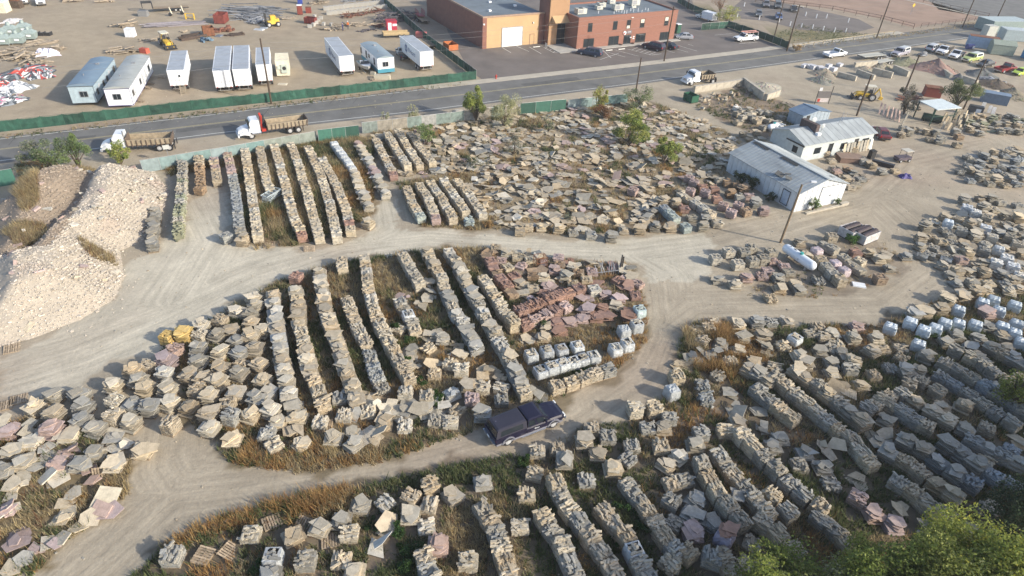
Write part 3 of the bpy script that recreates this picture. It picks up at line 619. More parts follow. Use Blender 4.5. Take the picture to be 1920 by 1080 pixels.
# --- stock round the white propane tank
for q in [(1342, 482), (1367, 469), (1384, 492)]: spec('W', *q, 'pale', .9, .25, area='field')
for q in [(1395, 470), (1410, 462), (1427, 462), (1412, 486), (1432, 482), (1447, 470)]: spec('W', *q, 'grey', .9, .25, area='field')
for q in [(1450, 487), (1472, 497), (1440, 505), (1430, 515), (1480, 508)]: spec('L', *q, 'pink' if q[0] < 1480 else 'grey', .6, area='field')
for q in [(1500, 454), (1512, 459), (1512, 477), (1345, 525), (1362, 520), (1400, 520), (1420, 520), (1462, 540), (1492, 532), (1500, 543), (1378, 532), (1380, 517), (1650, 485), (1630, 472), (1660, 478), (1640, 490), (1668, 502), (1460, 520)]: spec('F', *q, 'pink' if q[0] in (1400, 1420) else colr(['tan', 'grey', 'buff']), U(.3, .6), area='field')
spec('F', 1466, 541, 'tan', .25, area='field', wide=1)
row('field', 'L', ['grey', 'tan'], [(1540, 485), (1558, 505), (1575, 522)], h=.95)
row('field', 'V', ['pink'], [(1532, 467), (1554, 482), (1584, 505)], h=.95, pitch=1.4)
row('field', 'WL', ['grey'], [(1546, 455), (1564, 465), (1576, 478), (1612, 502)], h=.9)
row('field', 'L', ['tan', 'buff'], [(1597, 480), (1617, 490), (1628, 497)], h=.9)
spec('L', 1652, 518, 'brown', .95, area='field'); spec('L', 1560, 441, 'tan', .9, area='field'); spec('L', 1605, 472, 'rust', .7, area='field'); spec('B', 1536, 524, 'grey', .6, area='field')
spec('V', 1546, 456, 'white', .9, -.3, area='field')
# --- stock south-west of the warehouse
row('field', 'L', ['teal-grey', 'blue-grey'], [(1247, 388), (1262, 402), (1275, 412), (1287, 422)], h=1.0, pitch=1.3)
row('field', 'W', ['buff', 'pale', 'tan'], [(1280, 362), (1300, 376), (1320, 390), (1332, 398)], h=.9, pitch=1.4)
for q in [(1293, 332), (1302, 340), (1295, 356), (1323, 358), (1357, 383), (1385, 383), (1372, 396), (1187, 355)]: spec('W', *q, 'pink', .9, -.55, area='field')
for q in [(1345, 370), (1360, 378), (1340, 352), (1283, 388), (1318, 348), (1335, 360)]: spec('L', *q, 'rust', .8, area='field')
for q in [(1382, 345), (1395, 352), (1405, 365), (1418, 378), (1370, 360), (1388, 368), (1350, 335), (1365, 340), (1432, 393), (1440, 400)]: spec(random.choice('LF'), *q, colr(['brown', 'pink', 'grey']), .8, area='field')
spec('S', 1400, 393, 'brown', .9, .4, area='field')
for q in [(1228, 422), (1258, 423), (1245, 375), (1267, 378), (1298, 405), (1318, 422), (1325, 410), (1345, 416), (1358, 418), (1200, 428), (990, 424), (975, 430), (1015, 425), (1048, 425), (1075, 435), (1108, 437), (1145, 442), (1170, 430), (1195, 420)]:
    spec(random.choice('FL'), *q, colr(['tan', 'buff', 'grey']), U(.5, .85), area='field')
spec('L', 988, 422, 'tan', 1.0, area='field')
# --- blocks and low stock near the concrete bins and the office
for i in range(34):
    px, py = U(1378, 1500), U(196, 240)
    if py < 196+(px-1378)*.12 or py > 246-(px-1400)*.03: continue
    spec(random.choice('WLTL'), px, py, colr(['pale', 'tan', 'grey', 'white']), .7, .5, area='field')
for i in range(26):
    px = U(1690, 1800); spec(random.choice('FLS'), px, 240+(px-1690)*.17+U(-12, 12), colr(['grey', 'tan', 'brown']), U(.5, .9), area='field')
for i in range(26): spec('F', U(1810, 1919), U(215, 250), colr(['grey', 'tan', 'mossy']), U(.3, .6), area='field')
for q in [(1590, 290), (1600, 278), (1575, 283), (1560, 300), (1590, 318), (1600, 325), (1615, 335), (1585, 335), (1570, 320), (1605, 345), (1595, 350), (1655, 320), (1665, 325), (1680, 318), (1690, 325), (1635, 308), (1620, 300), (1560, 270), (1548, 288)]:
    spec(random.choice('FL'), *q, colr(['tan', 'brown', 'grey', 'pink']), U(.4, .8), area='field')
for q in [(1420, 248), (1405, 258), (1430, 262), (1440, 270), (1395, 250), (1470, 270), (1480, 278)]: spec('F', *q, colr(['tan', 'brown']), .6, area='field')
# --- slab field: heaps of broken flagstone, laid out over the ground itself
_fx = np.array(SLABF); _heaps = []
def far_enough(x, y, d, lst): return all((x-a)**2+(y-b_)**2 > d*d for a, b_ in lst)
_pts = [(s_['x'], s_['y']) for s_ in SPECS]
tries = 0
while len(_heaps) < 560 and tries < 16000:
    tries += 1; x = U(_fx[:, 0].min(), _fx[:, 0].max()); y = U(_fx[:, 1].min(), _fx[:, 1].max())
    if not inpoly(np.array([x]), np.array([y]), SLABF)[0]: continue
    dens = vn(x, y, 5, 31)
    if dens < .22 and U(0, 1) < .7: continue
    if not far_enough(x, y, .95, _heaps) or not far_enough(x, y, 1.1, _pts): continue
    _heaps.append((x, y)); px, py, _ = PX((x, y, .3))
    SPECS.append(dict(kind='H', x=x, y=y, rz=U(0, 6.28), h=U(.12, .55), col=colr(['buff', 'tan', 'tan', 'buff', 'grey', 'pink', 'tan', 'tan', 'pale']), px=px, py=py, area='field')); occ(x, y, .9)
def dedupe():
    cell = {}; out = []
    for s_ in sorted(SPECS, key=lambda q: q['area'] == 'field'):
        k = (int(s_['x']//1.5), int(s_['y']//1.5)); lim = .8 if s_['area'] != 'field' else (1.12 if s_['kind'] != 'H' else .9)
        if any(hypot(s_['x']-o['x'], s_['y']-o['y']) < lim for a in (-1, 0, 1) for c in (-1, 0, 1) for o in cell.get((k[0]+a, k[1]+c), [])): continue
        cell.setdefault(k, []).append(s_); out.append(s_)
    SPECS[:] = out
dedupe()
def fill(px, n, kinds, cols, gap, h0, h1, wide=0, rz=None):
    poly = gp(px); f = np.array(poly); pts = [(q['x'], q['y']) for q in SPECS]; c = t_ = 0
    while c < n and t_ < n*60:
        t_ += 1; x = U(f[:, 0].min(), f[:, 0].max()); y = U(f[:, 1].min(), f[:, 1].max())
        if not inpoly(np.array([x]), np.array([y]), poly)[0] or not far_enough(x, y, gap, pts): continue
        px_, py_, _ = PX((x, y, .3)); pts.append((x, y)); c += 1; SPECS.append(dict(kind=random.choice(kinds), x=x, y=y, rz=(U(0, 6.28) if rz is None else rz+U(-.15, .15)), h=U(h0, h1), col=colr(cols), px=px_, py=py_, area='field', wide=wide)); occ(x, y, .7)
fill([(205, 735), (300, 670), (430, 590), (520, 560), (520, 790), (450, 830), (360, 790), (345, 700), (300, 800), (225, 800)], 30, 'FFFL', ['buff', 'tan', 'grey', 'pale'], 1.3, .6, 1.0, rz=1.35)
fill([(0, 800), (110, 770), (230, 790), (240, 860), (200, 900), (100, 900), (0, 890)], 26, 'FH', ['buff', 'grey', 'pale', 'pink', 'tan'], 1.35, .25, .5, 1)
fill([(0, 900), (200, 890), (220, 960), (90, 1060), (0, 1070)], 14, 'H', ['buff', 'grey', 'pink'], 2.0, .15, .4)
fill([(500, 780), (700, 740), (900, 730), (1010, 740), (900, 790), (700, 840), (500, 850)], 22, 'HHLF', ['buff', 'tan', 'grey', 'pale'], 1.25, .25, .6)
fill([(720, 560), (800, 520), (950, 700), (1000, 740), (850, 760), (770, 700)], 15, 'HHL', ['buff', 'tan', 'grey', 'pink'], 1.25, .25, .55)
fill([(900, 470), (1170, 500), (1210, 560), (1190, 600), (980, 640), (970, 560)], 32, 'HHL', ['pink', 'rust', 'tan', 'brown', 'buff'], 1.15, .2, .6)
fill([(560, 960), (700, 930), (870, 890), (1000, 860), (1200, 790), (1300, 850), (1280, 920), (1000, 900), (900, 1000), (700, 1080), (480, 1080)], 15, 'LLHF', ['buff', 'tan', 'grey', 'pale'], 1.3, .25, .7)
fill([(1740, 410), (1920, 400), (1920, 560), (1780, 545), (1720, 470)], 40, 'FLHF', ['tan', 'grey', 'buff'], 1.35, .3, .7)
fill([(1800, 300), (1920, 275), (1920, 350), (1830, 345)], 26, 'FLH', ['tan', 'grey', 'blue-grey'], 1.4, .3, .7)
fill([(1800, 215), (1920, 225), (1920, 255), (1820, 245)], 26, 'HF', ['tan', 'grey', 'mossy'], 1.4, .2, .5)
fill([(1780, 600), (1920, 580), (1920, 1000), (1800, 960), (1650, 800)], 18, 'FLF', ['grey', 'tan', 'blue-grey'], 1.25, .4, .9, rz=.9)
fill([(1240, 880), (1300, 850), (1450, 1000), (1440, 1080), (1240, 1080)], 24, 'LHF', ['grey', 'tan'], 1.25, .3, .8, rz=.9)
# sparse fill of the lower right block between the rows
LOWR = gp([(1290, 640), (1500, 640), (1650, 660), (1780, 700), (1920, 800), (1920, 1000), (1700, 1010), (1500, 880), (1380, 780), (1250, 760)])
_f = np.array(LOWR); _pts = [(s_['x'], s_['y']) for s_ in SPECS]; cnt = 0; tries = 0
while cnt < 22 and tries < 4000:
    tries += 1; x = U(_f[:, 0].min(), _f[:, 0].max()); y = U(_f[:, 1].min(), _f[:, 1].max())
    if not inpoly(np.array([x]), np.array([y]), LOWR)[0] or not far_enough(x, y, 1.6, _pts): continue
    px, py, _ = PX((x, y, .3)); _pts.append((x, y)); cnt += 1
    SPECS.append(dict(kind=random.choice('HHLF'), x=x, y=y, rz=.9+U(-.4, .4), h=U(.3, .7), col=colr(['grey', 'tan', 'grey']), px=px, py=py, area='field')); occ(x, y, .8)

# --- labels: which one, by its row or by the landmark next to it
ORD = ['', 'first', 'second', 'third', 'fourth', 'fifth', 'sixth', 'seventh', 'eighth', 'ninth', 'tenth', '11th', '12th', '13th', '14th', '15th', '16th', '17th', '18th', '19th', '20th']
def ordn(n): return ORD[n] if n < len(ORD) else '%dth' % n if n % 10 not in (1, 2, 3) else '%d%s' % (n, {1: 'st', 2: 'nd', 3: 'rd'}[n % 10])
KW = {'L': 'ledge stone pallet', 'W': 'half-wrapped stone pallet', 'V': 'film-wrapped pallet', 'F': 'flagstone stack', 'T': 'flat slab stack', 'B': 'rough rock pallet', 'S': 'upright stone pallet', 'H': 'loose slab heap'}
CATG = {'L': 'stone pallet', 'W': 'stone pallet', 'V': 'wrapped pallet', 'F': 'flagstone stack', 'T': 'flagstone stack', 'B': 'stone pallet', 'S': 'stone pallet', 'H': 'slab heap'}
OBN = {'L': 'ledge_stone_pallet', 'W': 'half_wrapped_pallet', 'V': 'wrapped_pallet', 'F': 'flagstone_stack', 'T': 'slab_stack', 'B': 'rock_pallet', 'S': 'upright_stone_pallet', 'H': 'slab_heap'}
LM = {'the purple pickup': (975, 795), 'the yellow banded pallets': (325, 630), 'the white propane tank': (1498, 487), 'the leaning light pole': (1463, 455), 'the white warehouse': (1480, 380), 'the rusty open bins': (1612, 445),
      'the green birch by the fence': (893, 225), 'the yellow-green bush': (1178, 270), 'the short bush by the warehouse': (1245, 305), 'the red wrapped pallet': (1362, 1000), 'the side track mouth': (735, 400), 'the empty pallets at bottom': (420, 1040),
      'the poplar crowns': (1650, 1040), 'the white-wrapped cluster': (1710, 615), 'the brown weed clump': (1370, 640), 'the utility cart': (1690, 295), 'the white roofed shelter': (1760, 205), 'the rubble mound': (150, 600), 'the broken wooden frame': (175, 870),
      'the upper right wrapped cluster': (1865, 450), 'the satellite dish office': (1560, 260), 'the concrete bins': (1400, 190), 'the tall wrapped pallet by the track': (1262, 728), 'the bare grey bush': (960, 285), 'the green gate': (635, 255), 'the track fork': (1230, 520)}
LMW = {k: G(*v) for k, v in LM.items()}
_cls = {}
for s_ in SPECS:
    if s_['area'] != 'field':
        r = ROWS[s_['row']]; k = s_['fromend']
        pos = 'nearest' if k == 0 else ordn(k+1)+' from near end'
        s_['label'] = f"{s_['col']} {KW[s_['kind']]}, {pos}, {r['name']}"
    else:
        k, v = min(LMW.items(), key=lambda kv: (kv[1].x-s_['x'])**2+(kv[1].y-s_['y'])**2)
        lx, ly = LM[k]; dx, dy = s_['px']-lx, (s_['py']-ly)*1.5
        side = ('right of' if dx > 0 else 'left of') if abs(dx) > abs(dy) else ('below' if dy > 0 else 'above')
        _cls.setdefault((s_['col'], s_['kind'], k, side), []).append((hypot(v.x-s_['x'], v.y-s_['y']), id(s_), s_))
for (c, kd, k, side), lst in _cls.items():
    lst.sort()
    for i, (_, _, s_) in enumerate(lst):
        s_['label'] = f"{c} {KW[kd]} {side} {k}" if len(lst) == 1 else f"{c} {KW[kd]} {side} {k}, {'nearest' if i == 0 else ordn(i+1)+' nearest'}"
seen_lab = set()
for s_ in SPECS:
    if s_['label'] in seen_lab:
        s_['label'] = 'other '+s_['label']
    seen_lab.add(s_['label'])

# --- build them
def shade(c, k):
    w_ = U(-.03, .045); return (c[0]*k*(1+w_), c[1]*k, c[2]*k*(1-w_*1.5))
def vis(s_):
    x, y, z = PX((s_['x'], s_['y'], .5)); return -40 < x < 1960 and -30 < y < 1110
def tint_col(col):
    c = PAL[col]; q = U(.84, 1.1); w_ = U(-.035, .045); return (c[0]*q*(1+w_), c[1]*q, c[2]*q*(1-w_*1.6))
def add_stones(root, s_, h, n, par_lod, base_col, mb=None):
    """blocks lying on the top of a pallet; separate parts near the camera, one joined part farther off"""
    zt = h; th = U(0, pi/2)*0+random.choice([0, pi/2]); placed = 0
    inner = .6 if s_['kind'] != 'W' else .42
    for i in range(n):
        me, L = random.choice(BLK[:20] if i < n-2 else BLK); x, y = U(-inner, inner)*.85, U(-inner, inner)*.85
        a = th+U(-.25, .25) if U(0, 1) < .7 else U(0, pi)
        z = zt+U(.0, .06)+(.08 if i > n*.5 else 0)+(.07 if i > n*.8 else 0); rx, ry = (U(-.22, .22), U(-.22, .22)) if U(0, 1) < .4 else (U(-.05, .05), U(-.05, .05))
        if mb is not None:
            b_ = CUBE*np.array((L*.95, U(.09, .18), U(.05, .11))); b_ = b_+rng.uniform(-.02, .02, (8, 3)); b_ = b_@np.array(Euler((rx, ry, a)).to_matrix()).T+np.array((x, y, z)); mb.add(b_, CF[1:], 0, tn(.8, 1.25))
        else:
            k = U(.85, 1.22); ob('stone', me, root, (x, y, z), (rx, ry, a), shade(base_col, k))
def add_slabs(root, s_, h, n, base_col, r=0, mb=None, spread=.22):
    z = h
    for i in range(n):
        sz = random.choice([0, 1, 1, 2] if not s_.get('wide') else [1, 2, 2]); x, y = U(-spread, spread)*(1+.8*(sz == 0)), U(-spread, spread)*(1+.8*(sz == 0)); rx, ry = U(-.1, .1), U(-.1, .1)
        if U(0, 1) < .18: rx *= 2.4
        z += U(.03, .07); sc = (1.12 if s_.get('wide') else 1.0)*U(.85, 1.1)
        if mb is not None:
            T0 = mb.T; mb.T = TM((x, y, z), U(0, 6.28), rx, ry); slab_mb(mb, slab_poly([.36, .54, .72][sz]*sc), 0, U(.04, .08), tn(.85, 1.2)); mb.T = T0
        else:
            k = U(.88, 1.2); o = ob('slab', random.choice(SLB_BY[sz]), root, (x, y, z), (rx, ry, U(0, 6.28)), shade(base_col, k)); o.scale = (sc, sc, 1)
WIREM = mat('banding_wire', (.05, .045, .04), .6)
TOPS = {}
def top_proto(kind, h, n):
    key = (kind, round(h, 2), random.randrange(4))
    if key not in TOPS:
        b = MB(); fake = dict(kind=kind)
        if kind in 'FTH': add_slabs(None, fake, h, n, None, mb=b)
        else: add_stones(None, fake, h, n, 0, None, mb=b)
        TOPS[key] = (b, b.mesh('top_stones', STONE))
    return TOPS[key]
def heap(s_, root, col):
    n = random.randint(3, 6) if s_['h'] > .2 else random.randint(1, 3); z = .02
    for i in range(n):
        sz = random.choice([0, 1, 1, 2, 2]); rx, ry = U(-.14, .14), U(-.14, .14)
        if U(0, 1) < .25: rx = U(-.6, .6)
        sc = U(.7, 1.45); k = U(.85, 1.2)
        ex = abs(rx)*.5*sc if abs(rx) > .2 else .03
        o = ob('slab', random.choice(SLB_BY[sz]), root, (U(-.55, .55), U(-.55, .55), z+ex), (rx, ry, U(0, 6.28)), shade(col, k)); o.scale = (sc*U(.8, 1.2), sc, U(.8, 1.4)); z += U(.05, .13)
def build_stack(s_):
    x, y, z = PX((s_['x'], s_['y'], .5)); ppm = FOC/z; kind = s_['kind']; h = s_['h']
    root = thing(OBN[kind], s_['label'], CATG[kind], (s_['x'], s_['y'], 0), s_['rz'], s_['group'])
    col = tint_col(s_['col'])
    if kind == 'H': heap(s_, root, col); return
    ob('wooden_pallet', random.choice(PALLETS), root)
    if kind == 'S':
        b = MB(); n = 13
        for i in range(n):
            for r_ in range(2):
                b.box((-.5+i*1.0/(n-1), -.25+.5*r_+U(-.05, .05), .13+h/2*U(.85, 1)), (.07, U(.3, .5), h*U(.85, 1.0)), rx=U(-.08, .08), ry=U(-.08, .08), t=tn(.75, 1.2), j=.02)
        o = b.build('upright_slabs', STONE, root, color=col); o['kind'] = 'stuff'
        wb = MB()
        for zz in (.45, .8): wb.box((0, -.53, zz), (1.12, .015, .02)); wb.box((.56, 0, zz), (.015, 1.06, .02)); wb.box((-.56, 0, zz), (.015, 1.06, .02))
        wb.build('banding', WIREM, root); return
    lod = 1 if ppm < 11 else 0
    _, me, H = proto(kind if kind != 'V' else 'L', max(.55, h) if kind in 'WV' else h, lod)
    if kind in 'WV':
        o = ob('plastic_wrap', film(H, kind == 'V'), root)
        fc = {'pink': (.55, .46, .47), 'rust': (.36, .33, .42), 'blue-grey': (.50, .56, .60), 'white': (.58, .64, .68), 'pale': (.52, .54, .54), 'grey': (.46, .48, .49), 'tan': (.60, .58, .52), 'buff': (.62, .60, .54), 'teal-grey': (.50, .60, .60)}.get(s_['col'], (.6, .62, .64))
        k = U(.68, .95); o.color = (*[min(.8, v*k) for v in fc], 1)
        o.scale = (1, 1, 1)
    else:
        o = ob('stone_courses', me, root, color=col); o['kind'] = 'stuff'
        hs = h/H; o.scale = (U(.95, 1.04), U(.95, 1.04), hs) if h < .5 else (U(.95, 1.04), U(.95, 1.04), 1)
    Ht = H if (h >= .5 or kind in 'WV') else h
    if kind == 'V':
        if s_.get('redtop'): add_slabs(root, s_, Ht+.1, 6, PAL['rust'])
        return
    if kind in 'FT':
        if ppm > 8: add_slabs(root, s_, Ht, 5 if kind == 'F' else 2, col)
        else: o = ob('top_slabs', top_proto('F', Ht, 4)[1], root, color=col); o['kind'] = 'stuff'
    else:
        n = (30 if ppm > 17 else 24) if kind == 'L' else 17
        if kind == 'B': n = 6
        if ppm > 17: add_stones(root, s_, Ht, n, 0, col)
        else: o = ob('top_stones', top_proto('L' if kind != 'W' else 'W', Ht, n)[1], root, color=col); o['kind'] = 'stuff'
GROUPS = {'L': 'pallets of ledge stone', 'W': 'half-wrapped stone pallets', 'V': 'film-wrapped pallets', 'F': 'flagstone stacks', 'T': 'flat slab stacks', 'B': 'rough rock pallets', 'S': 'upright stone pallets', 'H': 'loose slab heaps in the weeds'}
def build_all_stacks():
    byk = {}
    for s_ in SPECS:
        s_['group'] = GROUPS[s_['kind']]
        if vis(s_): byk.setdefault(CATG[s_['kind']], []).append(s_)
    for cat_, lst in byk.items():
        lst.sort(key=lambda s_: PX((s_['x'], s_['y'], .5))[2])
        for s_ in lst[:300]: build_stack(s_)
        rest = lst[300:]
        if rest:
            b = MB()
            for s_ in rest:
                c = np.array(tint_col(s_['col'])); b.T = TM((s_['x'], s_['y'], 0), s_['rz'])
                if s_['kind'] == 'H':
                    for i in range(random.randint(2, 5)):
                        T0 = b.T; b.T = T0@TM((U(-.5, .5), U(-.5, .5), .03+.07*i), U(0, 6.28), U(-.2, .2), U(-.2, .2)); slab_mb(b, slab_poly(U(.4, .8)), 0, .07, tuple(c*U(.85, 1.2))); b.T = T0
                    continue
                pb, _, H = proto(s_['kind'] if s_['kind'] in 'LFTB' else 'L', s_['h'], 1); tb, _ = top_proto('F' if s_['kind'] in 'FT' else 'L', H, 7)
                for q in (pb, tb):
                    vv = np.concatenate(q.v)@b.T[:3, :3].T+b.T[:3, 3]; n0 = b.n; b.v.append(vv); b.n += len(vv)
                    b.f += [tuple(i+n0 for i in f_) for f_ in q.f]; b.m += q.m; b.t += [tuple(np.array(t_)*c) for t_ in q.t]
            b.T = None; o = b.build({'stone pallet': 'distant_stone_pallets', 'flagstone stack': 'distant_flagstone_stacks'}.get(cat_, 'distant_slab_heaps'), RUBBLE, kind='stuff')
            tag(o, 'farthest '+cat_+'s of the yard beyond the individual ones', cat_+'s')
        print(cat_, len(lst))
build_all_stacks()
# ------------------------------------------------------------------ generic helpers for built things
def onplane(px, py, O, u):
    """where a place of the photograph meets the upright plane through O along u: (distance along, height)"""
    d = _fw*FOC+_rt*(px-960)+_up*(540-py); n = (-u[1], u[0]); t = (n[0]*O[0]+n[1]*O[1])/(n[0]*d[0]+n[1]*d[1])
    return (d[0]*t-O[0])*u[0]+(d[1]*t-O[1])*u[1], CAMH+d[2]*t
def hat(px, py, tx, ty):
    """height of an upright thing standing at (px,py) whose top shows at (tx,ty)"""
    g = G(px, py); best = 0; be = 1e9
    for i in range(1, 400):
        x, y, _ = PX((g.x, g.y, i*.05)); e = (y-ty)**2
        if e < be: be = e; best = i*.05
    return best
def text_part(name, body, size, mt, parent, loc, rot, extr=.006, sx=1.0):
    cu = bpy.data.curves.new(name, 'FONT'); cu.body = body; cu.size = size; cu.extrude = extr; cu.align_x = 'CENTER'; cu.align_y = 'CENTER'; cu.resolution_u = 3
    to = bpy.data.objects.new(name+'_tmp', cu); COL.objects.link(to); dg = bpy.context.evaluated_depsgraph_get(); me = bpy.data.meshes.new_from_object(to.evaluated_get(dg))
    bpy.data.objects.remove(to); me.name = name; me.materials.clear(); me.materials.append(mt); o = ob(name, me, parent, loc, rot); o.scale = (sx, 1, 1); return o
_paints = {}
def paint(rgb, rough=.35):
    k = tuple(round(c, 3) for c in rgb)
    if k not in _paints: _paints[k] = mat('paint_%d' % len(_paints), rgb, rough, ns=1.5, na=.08, spec=.5)
    return _paints[k]
_wh = {}
def wheel(parent, x, y, r=.38, wd=.26, name='wheel'):
    k = (r, wd)
    if k not in _wh:
        a = MB(); n = 18; a.cyl((0, -wd/2+.03, 0), (0, wd/2-.03, 0), r, n=n); a.cyl((0, -wd/2, 0), (0, -wd/2+.03, 0), r*.9, r, n=n); a.cyl((0, wd/2-.03, 0), (0, wd/2, 0), r, r*.9, n=n)
        b = MB(); b.cyl((0, -wd/2-.006, 0), (0, wd/2+.006, 0), r*.56, n=14); b.cyl((0, -wd/2-.03, 0), (0, wd/2+.03, 0), r*.18, n=8)
        for i in range(6): an = i*pi/3; b.cyl((cos(an)*r*.36, -wd/2-.012, sin(an)*r*.36), (cos(an)*r*.36, wd/2+.012, sin(an)*r*.36), r*.09, n=6, t=.25)
        _wh[k] = (a.mesh('tyre', DARK), b.mesh('rim', mat('wheel_rim', (.5, .5, .5), .4, tint=True, ns=4, na=.1)))
    o = ob(name, _wh[k][0], parent, (x, y, r)); ob('rim', _wh[k][1], o); return o
def ring(x, w_, z0, z1, c=.1, tw=0):
    h = w_/2; return [(x, -h+.04, z0), (x, h-.04, z0), (x, h, z0+.12), (x, h, z1-c-.05), (x, h-c, z1), (x, 0, z1+.02), (x, -h+c, z1), (x, -h, z1-c-.05), (x, -h, z0+.12)]
def panel(b, q, inset=.1, offs=.012, m=0, inset_v=None):
    q = [Vector(p) for p in q]; c = sum(q, Vector())/4; iv = inset if inset_v is None else inset_v
    def bl(u, v): return (q[0]*(1-u)+q[1]*u)*(1-v)+(q[3]*(1-u)+q[2]*u)*v
    n = (q[1]-q[0]).cross(q[3]-q[0]).normalized(); r = [bl(inset, iv)+n*offs, bl(1-inset, iv)+n*offs, bl(1-inset, 1-iv)+n*offs, bl(inset, 1-iv)+n*offs]
    b.add([tuple(p) for p in r], [(0, 1, 2, 3)], m)
def greenhouse(root, body, X, zb, zt, wb, wt, pm, name='cab', splits=(), capglass=None):
    x0, x1, x2, x3 = X; hb, ht = wb/2, wt/2; b = MB()
    B = [(x0, -hb, zb), (x3, -hb, zb), (x3, hb, zb), (x0, hb, zb)]; T = [(x1, -ht, zt), (x2, -ht, zt), (x2, ht, zt), (x1, ht, zt)]
    mdl = [(x1+.12, -ht+.1, zt+.05), (x2-.15, -ht+.1, zt+.05), (x2-.15, ht-.1, zt+.05), (x1+.12, ht-.1, zt+.05)]
    b.loft([B, T, mdl]); c = b.build(name, pm, root)
    g = MB(); panel(g, [B[1], B[2], T[2], T[1]], .07, inset_v=.1); g.build('windshield', GLASS, root)
    g = MB(); panel(g, [B[3], B[0], T[0], T[3]], .1, inset_v=.14); g.build('rear_window', GLASS, root)
    for s_ in (-1, 1):
        bb, tt = (0, 1) if s_ < 0 else (2, 3)
        q = [B[0], B[1], T[1], T[0]] if s_ < 0 else [B[2], B[3], T[3], T[2]]
        cuts = [0]+list(splits)+[1]
        if s_ > 0: cuts = [1-c_ for c_ in cuts[::-1]]
        for a_, c_ in zip(cuts[:-1], cuts[1:]):
            v = [Vector(p) for p in q]; sub = [v[0].lerp(v[1], a_), v[0].lerp(v[1], c_), v[3].lerp(v[2], c_), v[3].lerp(v[2], a_)]
            g = MB(); panel(g, sub, .09, inset_v=.13); g.build('side_window', GLASS, root)
    return c
def lamps(root, L, W, zf=.75, zr=.85, xf=None):
    for s_ in (-1, 1):
        b = MB(); b.box((L/2-.03, s_*(W/2-.27), zf), (.10, .36, .2)); b.build('headlight', LAMPG, root)
        b = MB(); b.box((-L/2+.01, s_*(W/2-.12), zr), (.08, .16, .34)); b.build('tail_light', REDL, root)
def vehicle_root(label, rear, front, name, cat, W, group=None, wb=None, xmid=0.0):
    a, b = G(*rear), G(*front); d = (b-a); L = d.length; ang = atan2(d.y, d.x); n = Vector((-sin(ang), cos(ang), 0)); m = (a+b)/2
    if (Vector((0, 0, 0))-m).dot(n) > 0: n = -n
    m = m+n*(W/2-.1)-Vector((cos(ang), sin(ang), 0))*xmid
    t = thing(name, label, cat, (m.x, m.y, 0), ang, group); k = 1.0
    if wb: k = max(.85, min(1.15, L/wb)); t.scale = (k, 1, 1)
    occ(m.x, m.y, 2.5); return t
CARS = 'cars and pickups parked about the yards'
def car(label, rear, front, rgb, kind='sedan', group=CARS):
    suv = kind == 'suv'; L, W, zb, zt = (4.9, 1.92, 1.08, 1.72) if suv else (4.6, 1.8, .93, 1.40); wb = 2.85 if suv else 2.7
    t = vehicle_root(label, rear, front, 'suv' if suv else 'parked_car', 'suv' if suv else 'car', W, group, wb); pm = paint(rgb); b = MB()
    z0 = .34 if suv else .26
    b.loft([ring(-L/2, W-.3, z0+.1, zb-.12), ring(-L/2+.15, W-.06, z0, zb), ring(-L/2+.9, W, z0, zb+.02), ring(0, W, z0, zb+.01), ring(L/2-1.35, W, z0, zb), ring(L/2-.35, W-.08, z0, zb-.14), ring(L/2, W-.35, z0+.1, zb-.3)])
    b.build('body', pm, t)
    greenhouse(t, None, (-L/2+.12, -L/2+.42, .55, 1.12) if suv else (-L/2+.55, -L/2+1.25, .45, 1.15), zb-.01, zt, W-.12, W-.5, pm, 'roof', (.34, .67) if suv else (.5,))
    b = MB(); b.box((L/2-.02, 0, z0+.18), (.12, W-.3, .22)); b.build('front_bumper', BLACKM, t); b = MB(); b.box((-L/2+.02, 0, z0+.2), (.12, W-.25, .22)); b.build('rear_bumper', BLACKM, t)
    b = MB(); b.box((L/2+.005, 0, zb-.33), (.05, .8, .16)); b.build('grille', BLACKM, t)
    lamps(t, L-.12, W, zb-.3, zb-.16)
    for s_ in (-1, 1):
        b = MB(); b.box((1.0, s_*(W/2+.06), zb+.1), (.14, .16, .13)); b.build('mirror', pm, t)
    for x in (-wb/2, wb/2):
        for y in (-W/2+.12, W/2-.12): wheel(t, x, y, .36 if suv else .32, .22)
    return t
